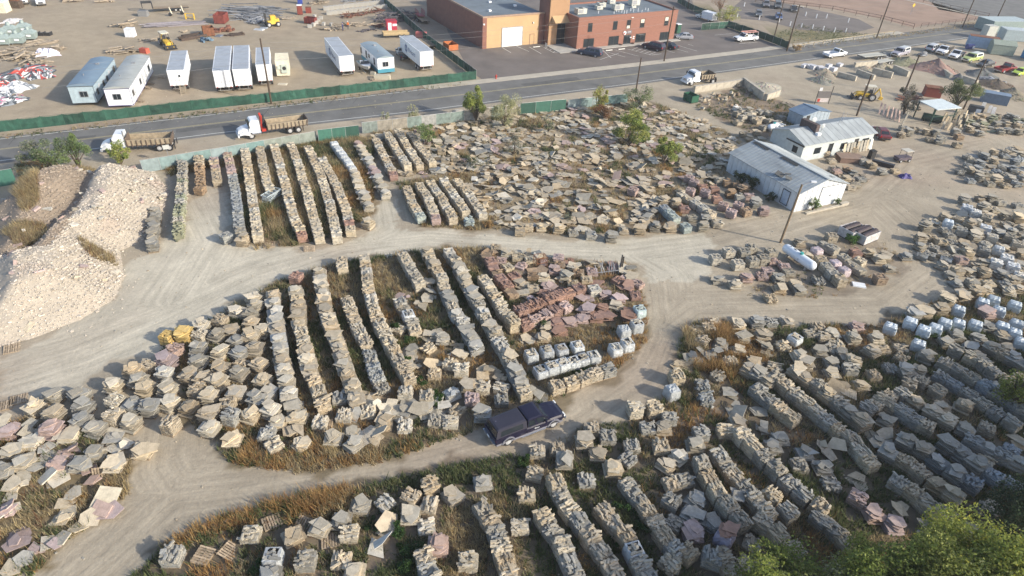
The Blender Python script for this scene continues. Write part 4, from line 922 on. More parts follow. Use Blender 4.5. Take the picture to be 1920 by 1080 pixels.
def pickup(label, rear, front, rgb, cap=None, bed='box', rack=None, ext=False, group=CARS, detail=False, capglass=True, hood_rgb=None, flare=None, name='pickup_truck'):
    L, W = (6.1 if ext else 5.6), 1.98; wb = 3.9 if ext else 3.55; t = vehicle_root(label, rear, front, name, 'pickup truck', W, group, wb, .0); pm = paint(rgb, .3)
    zb, zt = 1.16, 1.84; cx0 = -.35 if ext else .05; cf = 1.72 if ext else 1.55; fx = L/2; b = MB()
    b.loft([ring(cx0-.05, W-.04, .42, zb), ring(cx0+.3, W, .40, zb), ring(cf-.05, W, .40, zb), ring(cf+.5, W-.02, .42, zb-.02), ring(fx-.35, W-.1, .45, zb-.1), ring(fx-.06, W-.3, .55, zb-.22)]); b.build('body', pm, t)
    b = MB(); b.loft([[(cf-.3, -.62, zb+.01), (cf-.3, .62, zb+.01), (cf-.3, .5, zb+.05), (cf-.3, -.5, zb+.05)], [(fx-.45, -.52, zb-.08), (fx-.45, .52, zb-.08), (fx-.45, .42, zb-.045), (fx-.45, -.42, zb-.045)]]); b.build('hood_bulge', pm, t)
    greenhouse(t, None, (cx0, cx0+.05, cf-.78, cf-.1) if ext else (cx0, cx0+.14, cf-.9, cf-.22), zb-.01, zt, W-.06, W-.28, pm, 'cab', (.42,) if ext else ())
    if bed == 'box':
        b = MB(); x0, x1 = -L/2+.06, cx0-.1
        b.bx(x0, x1, -W/2+.06, W/2-.06, .62, .68)
        for s_ in (-1, 1): b.bx(x0, x1, min(s_*(W/2-.09), s_*W/2), max(s_*(W/2-.09), s_*W/2), .45, zb-.02)
        b.bx(x1-.08, x1, -W/2+.09, W/2-.09, .6, zb-.03); b.build('bed', pm, t)
        b = MB(); b.bx(x0-.05, x0+.03, -W/2+.04, W/2-.04, .5, zb-.04); b.build('tailgate', pm, t)
    else:
        b = MB(); x0, x1 = -L/2-.1, cx0-.12; b.bx(x0, x1, -1.05, 1.05, .88, .98)
        b.bx(x0, x1, -.4, .4, .5, .88)
        if bed == 'stake':
            for s_ in (-1, 1): b.bx(x0, x1, s_*1.02-.03, s_*1.02+.03, .98, 1.5)
            b.bx(x1-.06, x1, -1, 1, .98, 1.6)
        b.build('flatbed', BLACKM, t)
    if cap:
        cm = paint(cap, .5); x0, x1 = -L/2+.1, cx0-.03; b = MB(); hb, ht = W/2-.04, W/2-.2; z1 = zt+.02
        b.loft([[(x0, -hb, zb-.01), (x1, -hb, zb-.01), (x1, hb, zb-.01), (x0, hb, zb-.01)], [(x0+.16, -ht, z1-.06), (x1-.03, -ht, z1-.02), (x1-.03, ht, z1-.02), (x0+.16, ht, z1-.06)], [(x0+.3, -ht+.15, z1), (x1-.1, -ht+.15, z1+.03), (x1-.1, ht-.15, z1+.03), (x0+.3, ht-.15, z1)]]); cp = b.build('bed_cap', cm, t)
        for s_ in (-1, 1):
            q = [(x0+.15, -hb, zb), (x1-.15, -hb, zb), (x1-.18, -ht, z1-.04), (x0+.3, -ht, z1-.06)] if s_ < 0 else [(x1-.15, hb, zb), (x0+.15, hb, zb), (x0+.3, ht, z1-.06), (x1-.18, ht, z1-.04)]
            g = MB(); panel(g, q, .08, inset_v=.18); g.build('window', GLASS, cp)
        g = MB(); panel(g, [(x0, hb, zb), (x0, -hb, zb), (x0+.16, -ht, z1-.06), (x0+.16, ht, z1-.06)], .08, inset_v=.1); g.build('window', GLASS, cp)
    if rack:
        b = MB()
        for x in (-L/2+.3, cx0-.3):
            for y in (-.85, .85): b.bx(x-.03, x+.03, y-.03, y+.03, 1.1, 2.05)
            b.bx(x-.03, x+.03, -.9, .9, 2.02, 2.08)
        b.build('ladder_rack', paint((.6, .6, .6)), t); b = MB(); b.bx(-L/2-.1, 1.1, -.8, -.45, 2.09, 2.2); b.bx(-L/2+.2, .9, .3, .7, 2.09, 2.16); b.build('ladder', paint((.62, .3, .24)), t)
    b = MB(); b.box((fx-.02, 0, .62), (.14, W-.12, .22)); b.build('front_bumper', CHROME, t); b = MB(); b.box((-L/2-.02, 0, .6), (.16, W-.1, .16)); b.build('rear_bumper', CHROME, t)
    b = MB(); b.box((fx-.08, 0, .86), (.06, 1.0, .26)); b.build('grille', BLACKM, t)
    lamps(t, L-.12, W, .88, .92)
    for s_ in (-1, 1):
        b = MB(); b.box((cf-.55, s_*(W/2+.08), zb+.14), (.12, .2, .2)); b.build('mirror', BLACKM if rgb[0] > .2 else pm, t)
    if detail:
        fl = paint(flare, .4)
        for x in (-wb/2, wb/2):
            for s_ in (-1, 1):
                b = MB(); pts = [(x+cos(a)*.56, .42+sin(a)*.56) for a in [i*pi/8 for i in range(9)]]; pin = [(x+cos(a)*.46, .42+sin(a)*.46) for a in [i*pi/8 for i in range(9)]]
                y0, y1 = s_*(W/2-.02), s_*(W/2+.07)
                for i in range(8):
                    a1, a2, c1, c2 = pts[i], pts[i+1], pin[i], pin[i+1]
                    b.add([(a1[0], y0, a1[1]), (a2[0], y0, a2[1]), (a2[0], y1, a2[1]), (a1[0], y1, a1[1]), (c1[0], y1, c1[1]), (c2[0], y1, c2[1])], [(0, 1, 2, 3), (3, 2, 5, 4)])
                b.build('wheel_flare', fl, t)
        for s_ in (-1, 1):
            b = MB(); b.cyl((-.9, s_*(W/2+.06), .42), (1.2, s_*(W/2+.06), .42), .045, n=8); b.build('step_bar', CHROME, t)
            b = MB(); b.bx(-L/2+.1, fx-.3, min(s_*(W/2-.01), s_*(W/2+.015)), max(s_*(W/2-.01), s_*(W/2+.015)), .42, .58); b.build('lower_trim', fl, t)
            b = MB(); b.bx(.15, .30, min(s_*(W/2), s_*(W/2+.03)), max(s_*(W/2), s_*(W/2+.03)), 1.0, 1.04); b.build('door_handle', BLACKM, t)
            text_part('door_lettering', 'Estes', .2, WHITE, t, (.45, s_*(W/2+.02), .84), (pi/2, 0, 0 if s_ < 0 else pi))
        b = MB(); b.box((-L/2-.11, 0, .8), (.02, .34, .17)); b.build('number_plate', WHITE, t)
        b = MB()
        for i in range(16): b.box((U(-2.4, -.6), U(-.6, .6), zt+.02), (U(.1, .4), U(.02, .07), .006), rz=U(-.3, .3))
        b.build('dust_marks', paint((.16, .16, .2)), t)
    for x in (-wb/2, wb/2):
        for y in (-W/2+.12, W/2-.12): wheel(t, x, y, .39 if detail else .38, .26)
    return t
def truck_cab(t, x0, pm, H=2.75, W=2.3, nose=1.7):
    """cab from x0 forward with a long hood"""
    b = MB(); h = W/2; xc = x0+1.55
    b.loft([[(x0, -h, .95), (x0, h, .95), (x0, h, 1.9), (x0, h-.12, H), (x0, -h+.12, H), (x0, -h, 1.9)], [(xc-.45, -h, .95), (xc-.45, h, .95), (xc-.45, h, 1.9), (xc-.45, h-.12, H-.02), (xc-.45, -h+.12, H-.02), (xc-.45, -h, 1.9)], [(xc, -h+.03, .95), (xc, h-.03, .95), (xc, h-.03, 1.85), (xc-.3, h-.18, H-.18), (xc-.3, -h+.18, H-.18), (xc, -h+.03, 1.85)]]); c = b.build('cab', pm, t)
    b = MB(); n = xc+nose; b.loft([[(xc, -.98, .85), (xc, .98, .85), (xc, .95, 1.68), (xc, .6, 1.82), (xc, -.6, 1.82), (xc, -.95, 1.68)], [(xc+nose*.6, -.92, .8), (xc+nose*.6, .92, .8), (xc+nose*.6, .88, 1.5), (xc+nose*.6, .55, 1.62), (xc+nose*.6, -.55, 1.62), (xc+nose*.6, -.88, 1.5)], [(n, -.75, .75), (n, .75, .75), (n, .7, 1.25), (n-.08, .45, 1.38), (n-.08, -.45, 1.38), (n, -.7, 1.25)]]); b.build('hood', pm, t)
    for s_ in (-1, 1):
        b = MB(); b.loft([[(xc-.1, s_*.85, .55), (xc-.1, s_*1.18, .55), (xc-.1, s_*1.18, 1.1), (xc-.1, s_*.85, 1.15)], [(xc+.7, s_*.85, .8), (xc+.7, s_*1.2, .8), (xc+.7, s_*1.2, 1.3), (xc+.7, s_*.85, 1.36)], [(n-.1, s_*.7, .7), (n-.1, s_*1.1, .7), (n-.1, s_*1.08, .98), (n-.1, s_*.7, 1.02)]]); b.build('fender', pm, t)
        g = MB(); q = [(x0+.35, -h, 1.75), (xc-.35, -h, 1.75), (xc-.5, -h+.12, H-.22), (x0+.35, -h+.12, H-.22)] if s_ < 0 else [(xc-.35, h, 1.75), (x0+.35, h, 1.75), (x0+.35, h-.12, H-.22), (xc-.5, h-.12, H-.22)]
        panel(g, q, .06, .015); g.build('side_window', GLASS, c)
        b = MB(); b.bx(xc-.15, xc+.0, s_*(h+.12)-.1, s_*(h+.12)+.1, 1.75, 2.25); b.build('mirror', BLACKM, t)
        b = MB(); b.box((n+.0, s_*.72, 1.02), (.12, .3, .22)); b.build('headlight', LAMPG, t)
    g = MB(); panel(g, [(xc, -h+.03, 1.85), (xc, h-.03, 1.85), (xc-.3, h-.18, H-.18), (xc-.3, -h+.18, H-.18)], .06, .015, inset_v=.1); g.build('windshield', GLASS, c)
    b = MB(); b.box((n+.06, 0, .62), (.2, 2.25, .34)); b.build('front_bumper', CHROME if nose > 1.6 else WHITE, t)
    b = MB(); b.box((n+.02, 0, 1.0), (.05, .9, .4)); b.build('grille', CHROME, t)
    b = MB(); b.cyl((x0-.1, .95, 1.0), (x0-.1, .95, H+.45), .07, n=8); b.build('exhaust_stack', CHROME, t)
    return xc
DT = 'white dump trucks along the road'
def dump_truck(label, rear, front, tandem=True, crane=False, bedlen=4.9, short=False):
    W = 2.4; t = vehicle_root(label, rear, front, 'dump_truck', 'dump truck', W, DT, None); wbl = (G(*front)-G(*rear)).length; fx = wbl/2; pm = paint((.70, .72, .74), .35)
    x0 = fx-1.35; nose = 1.5 if not short else 1.1
    if short: x0 = fx-1.7
    truck_cab(t, x0, pm, 2.75 if not short else 2.6, nose=nose)
    rx = -wbl/2
    b = MB(); b.bx(rx-1.3, fx+.9, -.42, -.30, .75, .98); b.bx(rx-1.3, fx+.9, .30, .42, .75, .98)
    for x in (rx-1.2, rx, rx+1.2, x0-.3): b.bx(x-.06, x+.06, -.42, .42, .78, .94)
    b.build('chassis', BLACKM, t)
    bx1 = x0-(1.0 if crane else .25); bx0 = bx1-bedlen; z0, z1 = 1.15, 1.95
    tanm = mat('dusty_bed', (.33, .27, .19), .9, ns=2, na=.25); ribm = mat('bed_ribs', (.13, .095, .07), .85, ns=2, na=.3)
    b = MB(); b.bx(bx0, bx1, -1.2, 1.2, z0-.1, z0); bd = b.build('bed', ribm, t)
    b = MB(); b.bx(bx0+.05, bx1-.05, -1.13, 1.13, z0+.004, z0+.09); b.build('load_dust', tanm, bd)
    for s_ in (-1, 1):
        for k in range(3): b = MB(); b.bx(bx0, bx1, min(s_*1.14, s_*1.2), max(s_*1.14, s_*1.2), z0+.27*k, z0+.27*k+.25); b.build('side_board', tanm, bd)
        for i in range(int(bedlen/.6)+1):
            x = bx0+.1+i*(bedlen-.2)/int(bedlen/.6); b = MB(); b.bx(x-.05, x+.05, min(s_*1.205, s_*1.3), max(s_*1.205, s_*1.3), z0-.2, z1-.08); b.build('rib', ribm, bd)
    b = MB(); b.bx(bx1-.08, bx1, -1.2, 1.2, z0, z1+.35); b.build('headboard', ribm, bd)
    b = MB(); b.box((bx0, 0, (z0+z1)/2+.1), (.08, 2.4, .95), ry=-.12); b.build('tailgate', ribm, bd)
    rxs = (rx-.0, rx-1.25) if tandem else (rx,)
    for x in rxs:
        for s_ in (-1, 1): wheel(t, x, s_*(W/2-.28), .5, .5)
    for s_ in (-1, 1):
        wheel(t, fx, s_*(W/2-.16), .5, .28)
        b = MB(); b.cyl((x0-.1, s_*.95, .8), (x0+1.2, s_*.95, .8), .3, n=12); b.build('fuel_tank', CHROME, t)
        b = MB(); b.bx(rxs[-1]-.75, rxs[-1]-.7, s_*1.0-.25, s_*1.0+.25, .25, 1.0); b.build('mud_flap', DARK, t)
    if crane:
        cb = MB(); xx = x0-.55; cb.bx(xx-.3, xx+.3, -1.15, 1.15, .95, 1.3); cr = cb.build('crane', REDM, t)
        for q in [((xx, -.5, 1.3), (xx+.1, -.9, 3.1)), ((xx+.18, .2, 1.3), (xx+.05, .7, 3.3)), ((xx, -.9, 3.1), (xx-.05, -1.15, 1.2))]:
            b = MB(); b.cyl(q[0], q[1], .14, .11, n=6); b.build('crane_arm', REDM, cr)
        b = MB(); b.bx(xx-.35, xx-.1, -.1, .5, 1.3, 3.2); b.build('crane_column', BLACKM, cr)
    return t
# ------------------------------------------------------------------ vehicles
pickup('dark purple pickup with a black bed cap on the lower dirt track', (952, 834), (1036, 801), (.014, .013, .031), cap=(.028, .027, .042), ext=True, detail=True, flare=(.2, .2, .23))
dump_truck('white dump truck with dusty bed, left one, half behind a bush', (301, 284), (219, 289), True, False, 5.7)
dump_truck('white dump truck with red folded crane behind its cab', (545, 251), (473, 261), True, True, 6.0)
dump_truck('short white dump truck parked at the yard entrance', (1335.7, 157), (1296, 161), False, False, 3.3, short=True)
pickup('white pickup driving on the road', (1557.5, 110), (1582.5, 106.5), (.72, .74, .77))
pickup('silver grey pickup with cap parked beyond the block bins', (1703, 102.5), (1683, 109), (.34, .33, .38), cap=(.5, .52, .52))
car('silver SUV with black rear glass, leftmost of the car row', (1747, 99.6), (1762, 94.5), (.45, .46, .48), 'suv')
pickup('white pickup with black stake bed, second in the car row', (1783, 98), (1767, 105), (.72, .74, .78), bed='stake')
pickup('white work truck with black grille, third in the car row', (1807, 106), (1791, 113.6), (.7, .72, .76), bed='flat')
pickup('old green and white pickup with its hood raised', (1838, 114), (1816, 119), (.40, .46, .16), cap=(.6, .63, .58))
car('dark charcoal sedan in the car row', (1862, 124), (1843, 128), (.04, .042, .05))
pickup('dark red pickup with open empty bed', (1879, 138), (1902, 134), (.22, .03, .035))
car('bright lime green car at the right edge', (1930, 139), (1908, 144), (.42, .55, .05))
car('dark blue SUV parked left of the brick building entrance', (1117, 108), (1089, 103), (.035, .05, .085), 'suv')
car('dark maroon SUV parked on the striped bay', (1233, 97), (1209, 90.5), (.035, .02, .04), 'suv')
car('dark sedan right of the maroon SUV', (1257, 93.8), (1237, 88), (.03, .035, .045))
car('silver grey sedan beside the brick building corner', (1293, 75), (1273.5, 74), (.32, .33, .36))
pickup('white pickup with pink ladder rack by the green fence', (1414, 77.5), (1388, 79.4), (.74, .76, .78), rack=True)
for k, (a, b_, c, kd) in enumerate([((1415, 22), (1417, 35), (.10, .11, .13), 'sedan'), ((1452, 28), (1455, 41), (.06, .10, .22), 'sedan'), ((1428, 6), (1431, 17), (.14, .14, .16), 'suv'), ((1450, 8), (1453, 20), (.09, .10, .11), 'suv'), ((1480, 15), (1483, 25), (.03, .03, .035), 'sedan')]):
    car(['dark grey car nearest the crooked bush on the far lot', 'blue car at the near side of the far lot', 'grey SUV at the top left of the far lot', 'boxy dark SUV at the far lot pipe fence', 'small black car rightmost on the far lot'][k], a, b_, c, kd)
pickup('white pickup facing the camera, left of two at top left', (50, -6), (55, 16), (.72, .74, .78)); pickup('white pickup facing the camera, right of two at top left', (83, -4), (88, 18), (.72, .74, .78))
pickup('old grey flatbed pickup between two white trailers', (754, 117), (741, 98), (.45, .47, .48), bed='flat')
car('maroon and white hatchback behind the satellite dish office', (1647, 262), (1634, 246), (.13, .03, .035), 'sedan')
# van with a service box
t = vehicle_root('pale service van with a long white box body', (1330, 42), (1306, 35), 'box_van', 'van', 2.1, None, None); pm = paint((.62, .64, .62))
b = MB(); b.loft([ring(1.2, 1.9, .4, 1.2), ring(2.4, 1.9, .4, 1.1), ring(3.0, 1.7, .5, .9)]); b.build('hood', pm, t); greenhouse(t, None, (.7, .8, 1.2, 1.9), 1.1, 1.85, 1.85, 1.5, pm)
b = MB(); b.bx(-3, .7, -1.05, 1.05, .6, 2.35); b.build('box_body', WHITE, t)
for x in (-1.8, 2.0):
    for y in (-.85, .85): wheel(t, x, y, .38, .25)

# ------------------------------------------------------------------ trailers and site offices
def box_frame(tl, tr, far, side, h):
    L_, R_ = G(*tl, h), G(*tr, h); F = G(*far, h); c = L_ if side == 'L' else R_; d = F-c; ang = atan2(d.y, d.x)
    w_ = abs((R_-L_).dot(Vector((-sin(ang), cos(ang), 0)))); m = (L_+R_)/2; occ(m.x, m.y, 1.5)
    for i in range(int(d.length)): occ(m.x+cos(ang)*i, m.y+sin(ang)*i, 1.6)
    return m, ang, d.length, w_
TRG = 'white box trailers in the far yard'
def semi(label, tl, tr, far, side, h=3.95, hb=1.1, logo=None, roofm=None, doors='swing', Lmax=16, steps=False, legs=True):
    m, ang, L, W = box_frame(tl, tr, far, side, h); W = min(2.75, max(2.4, W)); L = min(L, Lmax)
    t = thing('box_trailer', label, 'trailer', (m.x, m.y, 0), ang, TRG)            # x runs away from the rear doors
    b = MB(); b.bx(0, L, -W/2, W/2, hb, h-.03); b.build('body', WHITE, t)
    for s_ in (-1, 1):
        rb = MB()
        for i in range(int(L/.6)): rb.bx(.3+i*.6, .34+i*.6, min(s_*W/2, s_*(W/2+.012)), max(s_*W/2, s_*(W/2+.012)), hb+.1, h-.12)
        o = rb.build('side_ribs', WHITE, t); o['kind'] = 'stuff'
    b = MB(); b.bx(-.02, L+.02, -W/2-.02, W/2+.02, h-.03, h); b.bx(0, L, -W/2+.1, W/2-.1, h, h+.01, m=1)
    for i in range(int(L/1.2)): b.bx(.6+i*1.2, .63+i*1.2, -W/2+.1, W/2-.1, h+.01, h+.02, m=1)
    b.build('roof', [WHITE, roofm or GREYROOF], t)
    for s_ in (-1, 1):
        b = MB(); b.bx(-.035, -.003, min(s_*.03, s_*(W/2-.06)), max(s_*.03, s_*(W/2-.06)), hb+.08, h-.12)
        d = b.build('door', WHITE, t)
        for y in (.28, W/2-.35):
            r = MB(); r.cyl((-.06, s_*y, hb+.1), (-.06, s_*y, h-.14), .02, n=6); r.bx(-.08, -.04, s_*y-.1, s_*y+.1, hb+.9, hb+.95); r.build('lock_rod', STEEL, d)
    b = MB(); b.bx(.05, .2, -W/2+.3, W/2-.3, .5, .62); b.bx(.08, .16, -.75, -.65, .6, hb); b.bx(.08, .16, .65, .75, .6, hb); b.build('rear_guard', CHROME, t)
    for s_ in (-1, 1): b = MB(); b.bx(-.05, 0, s_*(W/2-.25)-.1, s_*(W/2-.25)+.1, hb-.02, hb+.07); b.build('tail_light', REDL, t)
    b = MB(); b.bx(.5, L-.5, -.5, -.38, hb-.3, hb); b.bx(.5, L-.5, .38, .5, hb-.3, hb); b.build('chassis', BLACKM, t)
    for x in (1.5, 2.75) if L > 9 else (1.6,):
        for s_ in (-1, 1): wheel(t, x, s_*(W/2-.25), .5, .45)
    if legs:
        for s_ in (-1, 1): b = MB(); b.bx(L-2.6, L-2.45, s_*.8-.06, s_*.8+.06, .03, hb); b.bx(L-2.7, L-2.35, s_*.8-.15, s_*.8+.15, 0, .04); b.build('landing_leg', STEEL, t)
    if steps:
        st = MB()
        for i in range(5): st.bx(-1.4+i*.28, -1.12+i*.28, -.9, -.15, .2*i, .2*i+.05)
        for y in (-.93, -.12): st.cyl((-1.45, y, .0), (-.05, y, 1.15), .035, n=6); st.cyl((-1.4, y, .9), (-.02, y, 2.0), .02, n=5); st.cyl((-1.35, y, 0), (-1.35, y, .95), .02, n=5)
        st.build('steps', mat('step_wood', (.36, .30, .22), .85), t); b = MB(); b.bx(-.045, -.036, -.55, -.2, 2.5, 2.9); b.build('window', GLASS, t)
    if logo:
        s_ = 1 if logo > 0 else -1; y = s_*(W/2+.02); xl = L*.40
        text_part('lettering', 'Pinkard', 1.25, INK, t, (xl, y, (hb+h)/2), (pi/2, 0, 0 if s_ < 0 else pi), sx=1.1)
        xx = L*.40+(3.4 if s_ > 0 else -3.4)
        lg = MB()
        for i in range(24):
            a1, a2 = 2*pi*i/24, 2*pi*(i+1)/24
            if i in (4, 5, 16, 17): continue
            lg.add([(xx+cos(a1)*.78, y, (hb+h)/2+sin(a1)*.78), (xx+cos(a2)*.78, y, (hb+h)/2+sin(a2)*.78), (xx+cos(a2)*.42, y, (hb+h)/2+sin(a2)*.42), (xx+cos(a1)*.42, y, (hb+h)/2+sin(a1)*.42)], [(0, 1, 2, 3)])
        lg.bx(xx-.12, xx+.12, min(y, y+.002*s_), max(y, y+.002*s_), (hb+h)/2-.95, (hb+h)/2+.95); lg.build('emblem', INK, t)
    return t
semi('white box trailer with wooden steps at its rear door', (311, 132), (346, 131), (352, 94.5), 'R', 3.7, steps=True)
semi('white box trailer, left one of the close pair', (397.5, 132.5), (431, 132), (434.5, 86), 'R')
semi('white box trailer, right one of the close pair', (434.5, 130), (467.5, 129), (467.5, 84.5), 'R')
semi('white box trailer standing behind the roadside utility pole', (479, 122), (506, 120), (505, 88), 'R')
semi('white lettered box trailer, left one with blue emblem', (635, 106), (662.5, 103), (608, 71), 'L', logo=1)
semi('white lettered box trailer, right one by the fence corner', (786.9, 97), (812.5, 95), (749.4, 67.5), 'L', logo=1)
def mobile(label, tl, tr, far, side, h, wallm, roofm, trimm, wins, skirt=None, endwin=(.0, 1.5, .55), W0=None, skz=.9, cut=None):
    m, ang, L, W = box_frame(tl, tr, far, side, h); W = W0 or min(3.6, W)
    t = thing('site_office', label, 'mobile office', (m.x, m.y, 0), ang, 'mobile site offices'); hb = .45
    b = MB(); b.bx(0, L, -W/2, W/2, hb, h-.15); b.build('wall', wallm, t)
    n = 10; b = MB(); ar = [(-W/2-.08+(W+.16)*i/n, h-.15+.32*sin(pi*i/n)) for i in range(n+1)]; A = [(-.08, y, z) for y, z in ar]+[(-.08, W/2+.08, h-.2), (-.08, -W/2-.08, h-.2)]; B_ = [(L+.08, p[1], p[2]) for p in A]
    b.loft([A, B_]); rf = b.build('roof', roofm, t)
    sb = MB()
    for i in range(int(L/.9)):
        x = .4+i*.9
        for k in range(n): 
            (y0, z0), (y1, z1) = ar[k], ar[k+1]; sb.add([(x, y0, z0+.012), (x+.04, y0, z0+.012), (x+.04, y1, z1+.012), (x, y1, z1+.012)], [(0, 1, 2, 3)])
    o = sb.build('roof_seams', roofm, rf); o['kind'] = 'stuff'
    b = MB()
    for y in (-W/2, W/2): b.bx(-.015, L+.015, y-.015, y+.015, h-.3, h-.14); b.bx(-.015, .06, y-.02, y+.02, hb, h-.14); b.bx(-.015, L+.015, y-.02, y+.02, hb-.02, hb+.08)
    b.bx(-.02, 0, -W/2, W/2, hb-.02, hb+.08); b.bx(-.03, -.0, -W/2, W/2, h-.3, h-.13); b.build('trim', trimm, t)
    if skirt:
        b = MB(); b.bx(-.022, L+.022, -W/2-.022, W/2+.022, hb-.1, skz+.1); b.build('skirt_band', skirt, t)
    y, z, hh = endwin
    def window(x0, x1, y0, y1, z0, z1, dx, dy):
        f = MB(); f.bx(x0-.05, x1+.05, y0-.05, y1+.05, z0-.05, z1+.05) ; fo = f.build('window', STEEL, t)
        g = MB(); g.bx(x0+(dx*.06 if dx else .03), x1+(dx*.06 if dx else -.03), y0+(dy*.06 if dy else .03), y1+(dy*.06 if dy else -.03), z0+.03, z1-.03); g.build('pane', GLASS, fo)
        if dx: m_ = MB(); m_.bx(x0+dx*.09, x1+dx*.09, (y0+y1)/2-.03, (y0+y1)/2+.03, z0, z1); m_.build('mullion', STEEL, fo)
    window(-.02, .01, y-.55, y+.55, z, z+.85, -1, 0)
    for (x, w2, z0, z1, s_, kd) in wins:
        yy = s_*(W/2+.01)
        if kd == 'win': window(x-w2/2, x+w2/2, yy-.01, yy+.01, z0, z1, 0, s_)
        else:
            d = MB(); d.bx(x-w2/2, x+w2/2, min(yy, yy+s_*.03), max(yy, yy+s_*.03), .55, 2.6); do = d.build('door', mat('door_grey', (.5, .52, .54), .5), t); k = MB(); k.box((x+w2/2-.1, yy+s_*.05, 1.5), (.06, .05, .12)); k.build('handle', BLACKM, do)
            st = MB()
            for i in range(3): st.bx(x-.5, x+.5, min(yy+s_*(.1+.3*(2-i)), yy+s_*(.4+.3*(2-i))), max(yy+s_*(.1+.3*(2-i)), yy+s_*(.4+.3*(2-i))), .15*i, .15*i+.06)
            st.build('steps', WOOD, t)
    b = MB()
    for x in (L*.15, L*.4, L*.6, L*.85):
        for yy in (-W/2+.4, W/2-.4): b.bx(x-.2, x+.2, yy-.2, yy+.2, 0, hb)
    b.build('pier_blocks', CONC, t); v = MB(); v.cyl((L*.3, .4, h), (L*.3, .4, h+.4), .08, n=8); v.box((L*.7, -.3, h+.2), (.4, .5, .3)); v.build('roof_vents', STEEL, t)
    return t
mobile('blue-grey site office with dark trim, leftmost of the far yard', (122, 160), (175, 158.7), (215, 107.5), 'R', 3.4, mat('wall_pale_blue', (.36, .45, .50), .6), mat('roof_blue_grey', (.17, .24, .31), .55, ns=.5, na=.1), BLACKM, [(1.5, .9, 1.4, 2.3, -1, 'win'), (3, .9, 0, 0, -1, 'door'), (5.5, .9, 1.4, 2.3, -1, 'win'), (8, .9, 1.4, 2.3, -1, 'win'), (10, .9, 0, 0, -1, 'door'), (13, 1.2, 1.4, 2.4, -1, 'win')], endwin=(-.2, 1.5, .5))
mobile('white site office with a purple trim line', (191, 164), (242.5, 164), (281, 104), 'R', 3.4, WHITE, mat('roof_pale', (.36, .38, .37), .6, ns=.4, na=.12), mat('purple_trim', (.06, .045, .2), .5), [(1.6, .9, 1.5, 2.4, -1, 'win'), (2.8, .9, 0, 0, -1, 'door'), (7.5, 1.0, 1.5, 2.4, -1, 'win'), (9.5, .9, 0, 0, -1, 'door'), (12, .9, 0, 0, -1, 'door'), (15, 1.2, 1.4, 2.4, -1, 'win')], endwin=(.2, 1.5, .5))
mobile('white site office with a teal blue lower band', (707.5, 108), (738, 104.8), (676, 80.6), 'L', 3.3, WHITE, mat('roof_teal_grey', (.25, .31, .35), .55, ns=.5, na=.1), WHITE, [(2.0, .8, 1.5, 2.6, 1, 'win'), (5.2, .9, 1.9, 2.5, 1, 'win'), (7, .8, 1.4, 2.7, 1, 'win'), (10.5, .8, 1.4, 2.5, 1, 'win')], skirt=mat('teal_band', (.06, .25, .34), .5), endwin=(.1, 1.5, .5), skz=.95)
m, ang, L, W = box_frame((515, 115), (540, 113), (540, 98), 'R', 2.9)
t = thing('generator_container', 'cream container with a green generator unit on its end', 'container', (m.x, m.y, 0), ang); cream = mat('cream_paint', (.62, .58, .46), .6)
b = MB(); b.bx(0, L, -W/2, W/2, .15, 2.9); b.build('body', cream, t); b = MB()
for i in range(int(L/.5)): b.bx(.2+i*.5, .45+i*.5, -W/2-.03, W/2+.03, 2.9, 2.94)
o = b.build('roof_ribs', cream, t); o['kind'] = 'stuff'; b = MB(); b.bx(-.25, -.0, -.8, .25, .7, 2.2); b.bx(-.2, 0, .35, .9, 1.4, 2.0); g_ = b.build('cooling_unit', mat('green_grey_unit', (.40, .45, .40), .6), t); b = MB(); b.cyl((-.26, -.3, 1.6), (-.25, -.3, 1.6), .35, n=12); b.build('fan', BLACKM, g_)

# ------------------------------------------------------------------ fences
FAB = mat('green_fabric', (.02, .072, .05), .8, ns=1.2, na=.3, bump=.6, bs=3, tint=True); GALV = mat('galvanised', (.38, .39, .39), .5, metal=.5)
def fabric_fence(label, pts, h, bay=3.0, fabm=None, postm=None, wavy=.13, cat='fence', pane='fabric_panel', lean=0, group=None, world=False, tints=None):
    P_ = [Vector((*p, 0)) for p in pts] if world else [G(*q) for q in pts]; o0 = P_[0]; t = thing('fence', label, cat, o0, 0, group)
    for a, b_ in zip(P_[:-1], P_[1:]):
        d = b_-a; n = max(1, int(round(d.length/bay))); u = d.normalized(); ang = atan2(u.y, u.x); nrm = Vector((-u.y, u.x, 0))
        for i in range(n):
            p, q = a+d*i/n-o0, a+d*(i+1)/n-o0; mb = MB(); k = 4; V = []; F = []
            for s_ in (0, 1):
                for j in range(k+1):
                    pp = p.lerp(q, j/k); sag = -wavy*sin(pi*j/k)*U(.3, 1.4); ofs = (U(-wavy, wavy) if 0 < j < k else 0)
                    for zi, zz in enumerate((.05, h*.5, h+sag)):
                        w2 = pp+nrm*((ofs if zi == 1 else ofs*.3)+(s_-.5)*.02); V.append((w2.x, w2.y, zz))
            for s_ in (0, 1):
                for j in range(k):
                    for zi in range(2):
                        a0 = s_*(k+1)*3+j*3+zi; f = (a0, a0+3, a0+4, a0+1); F.append(f if s_ == 0 else f[::-1])
            mb.add(V, F, t=(random.choice(tints) if tints else U(.62, 1.3))); mb.build(pane, fabm or FAB, t)
            ps = MB(); ps.cyl((p.x, p.y, 0), (p.x, p.y, h+.12), .035, n=6); ps.build('post', postm or GALV, t)
        rl = MB(); rl.cyl(tuple(a-o0+Vector((0, 0, h+.02))), tuple(b_-o0+Vector((0, 0, h+.02))), .022, n=5); rl.build('top_rail', postm or GALV, t)
    return t
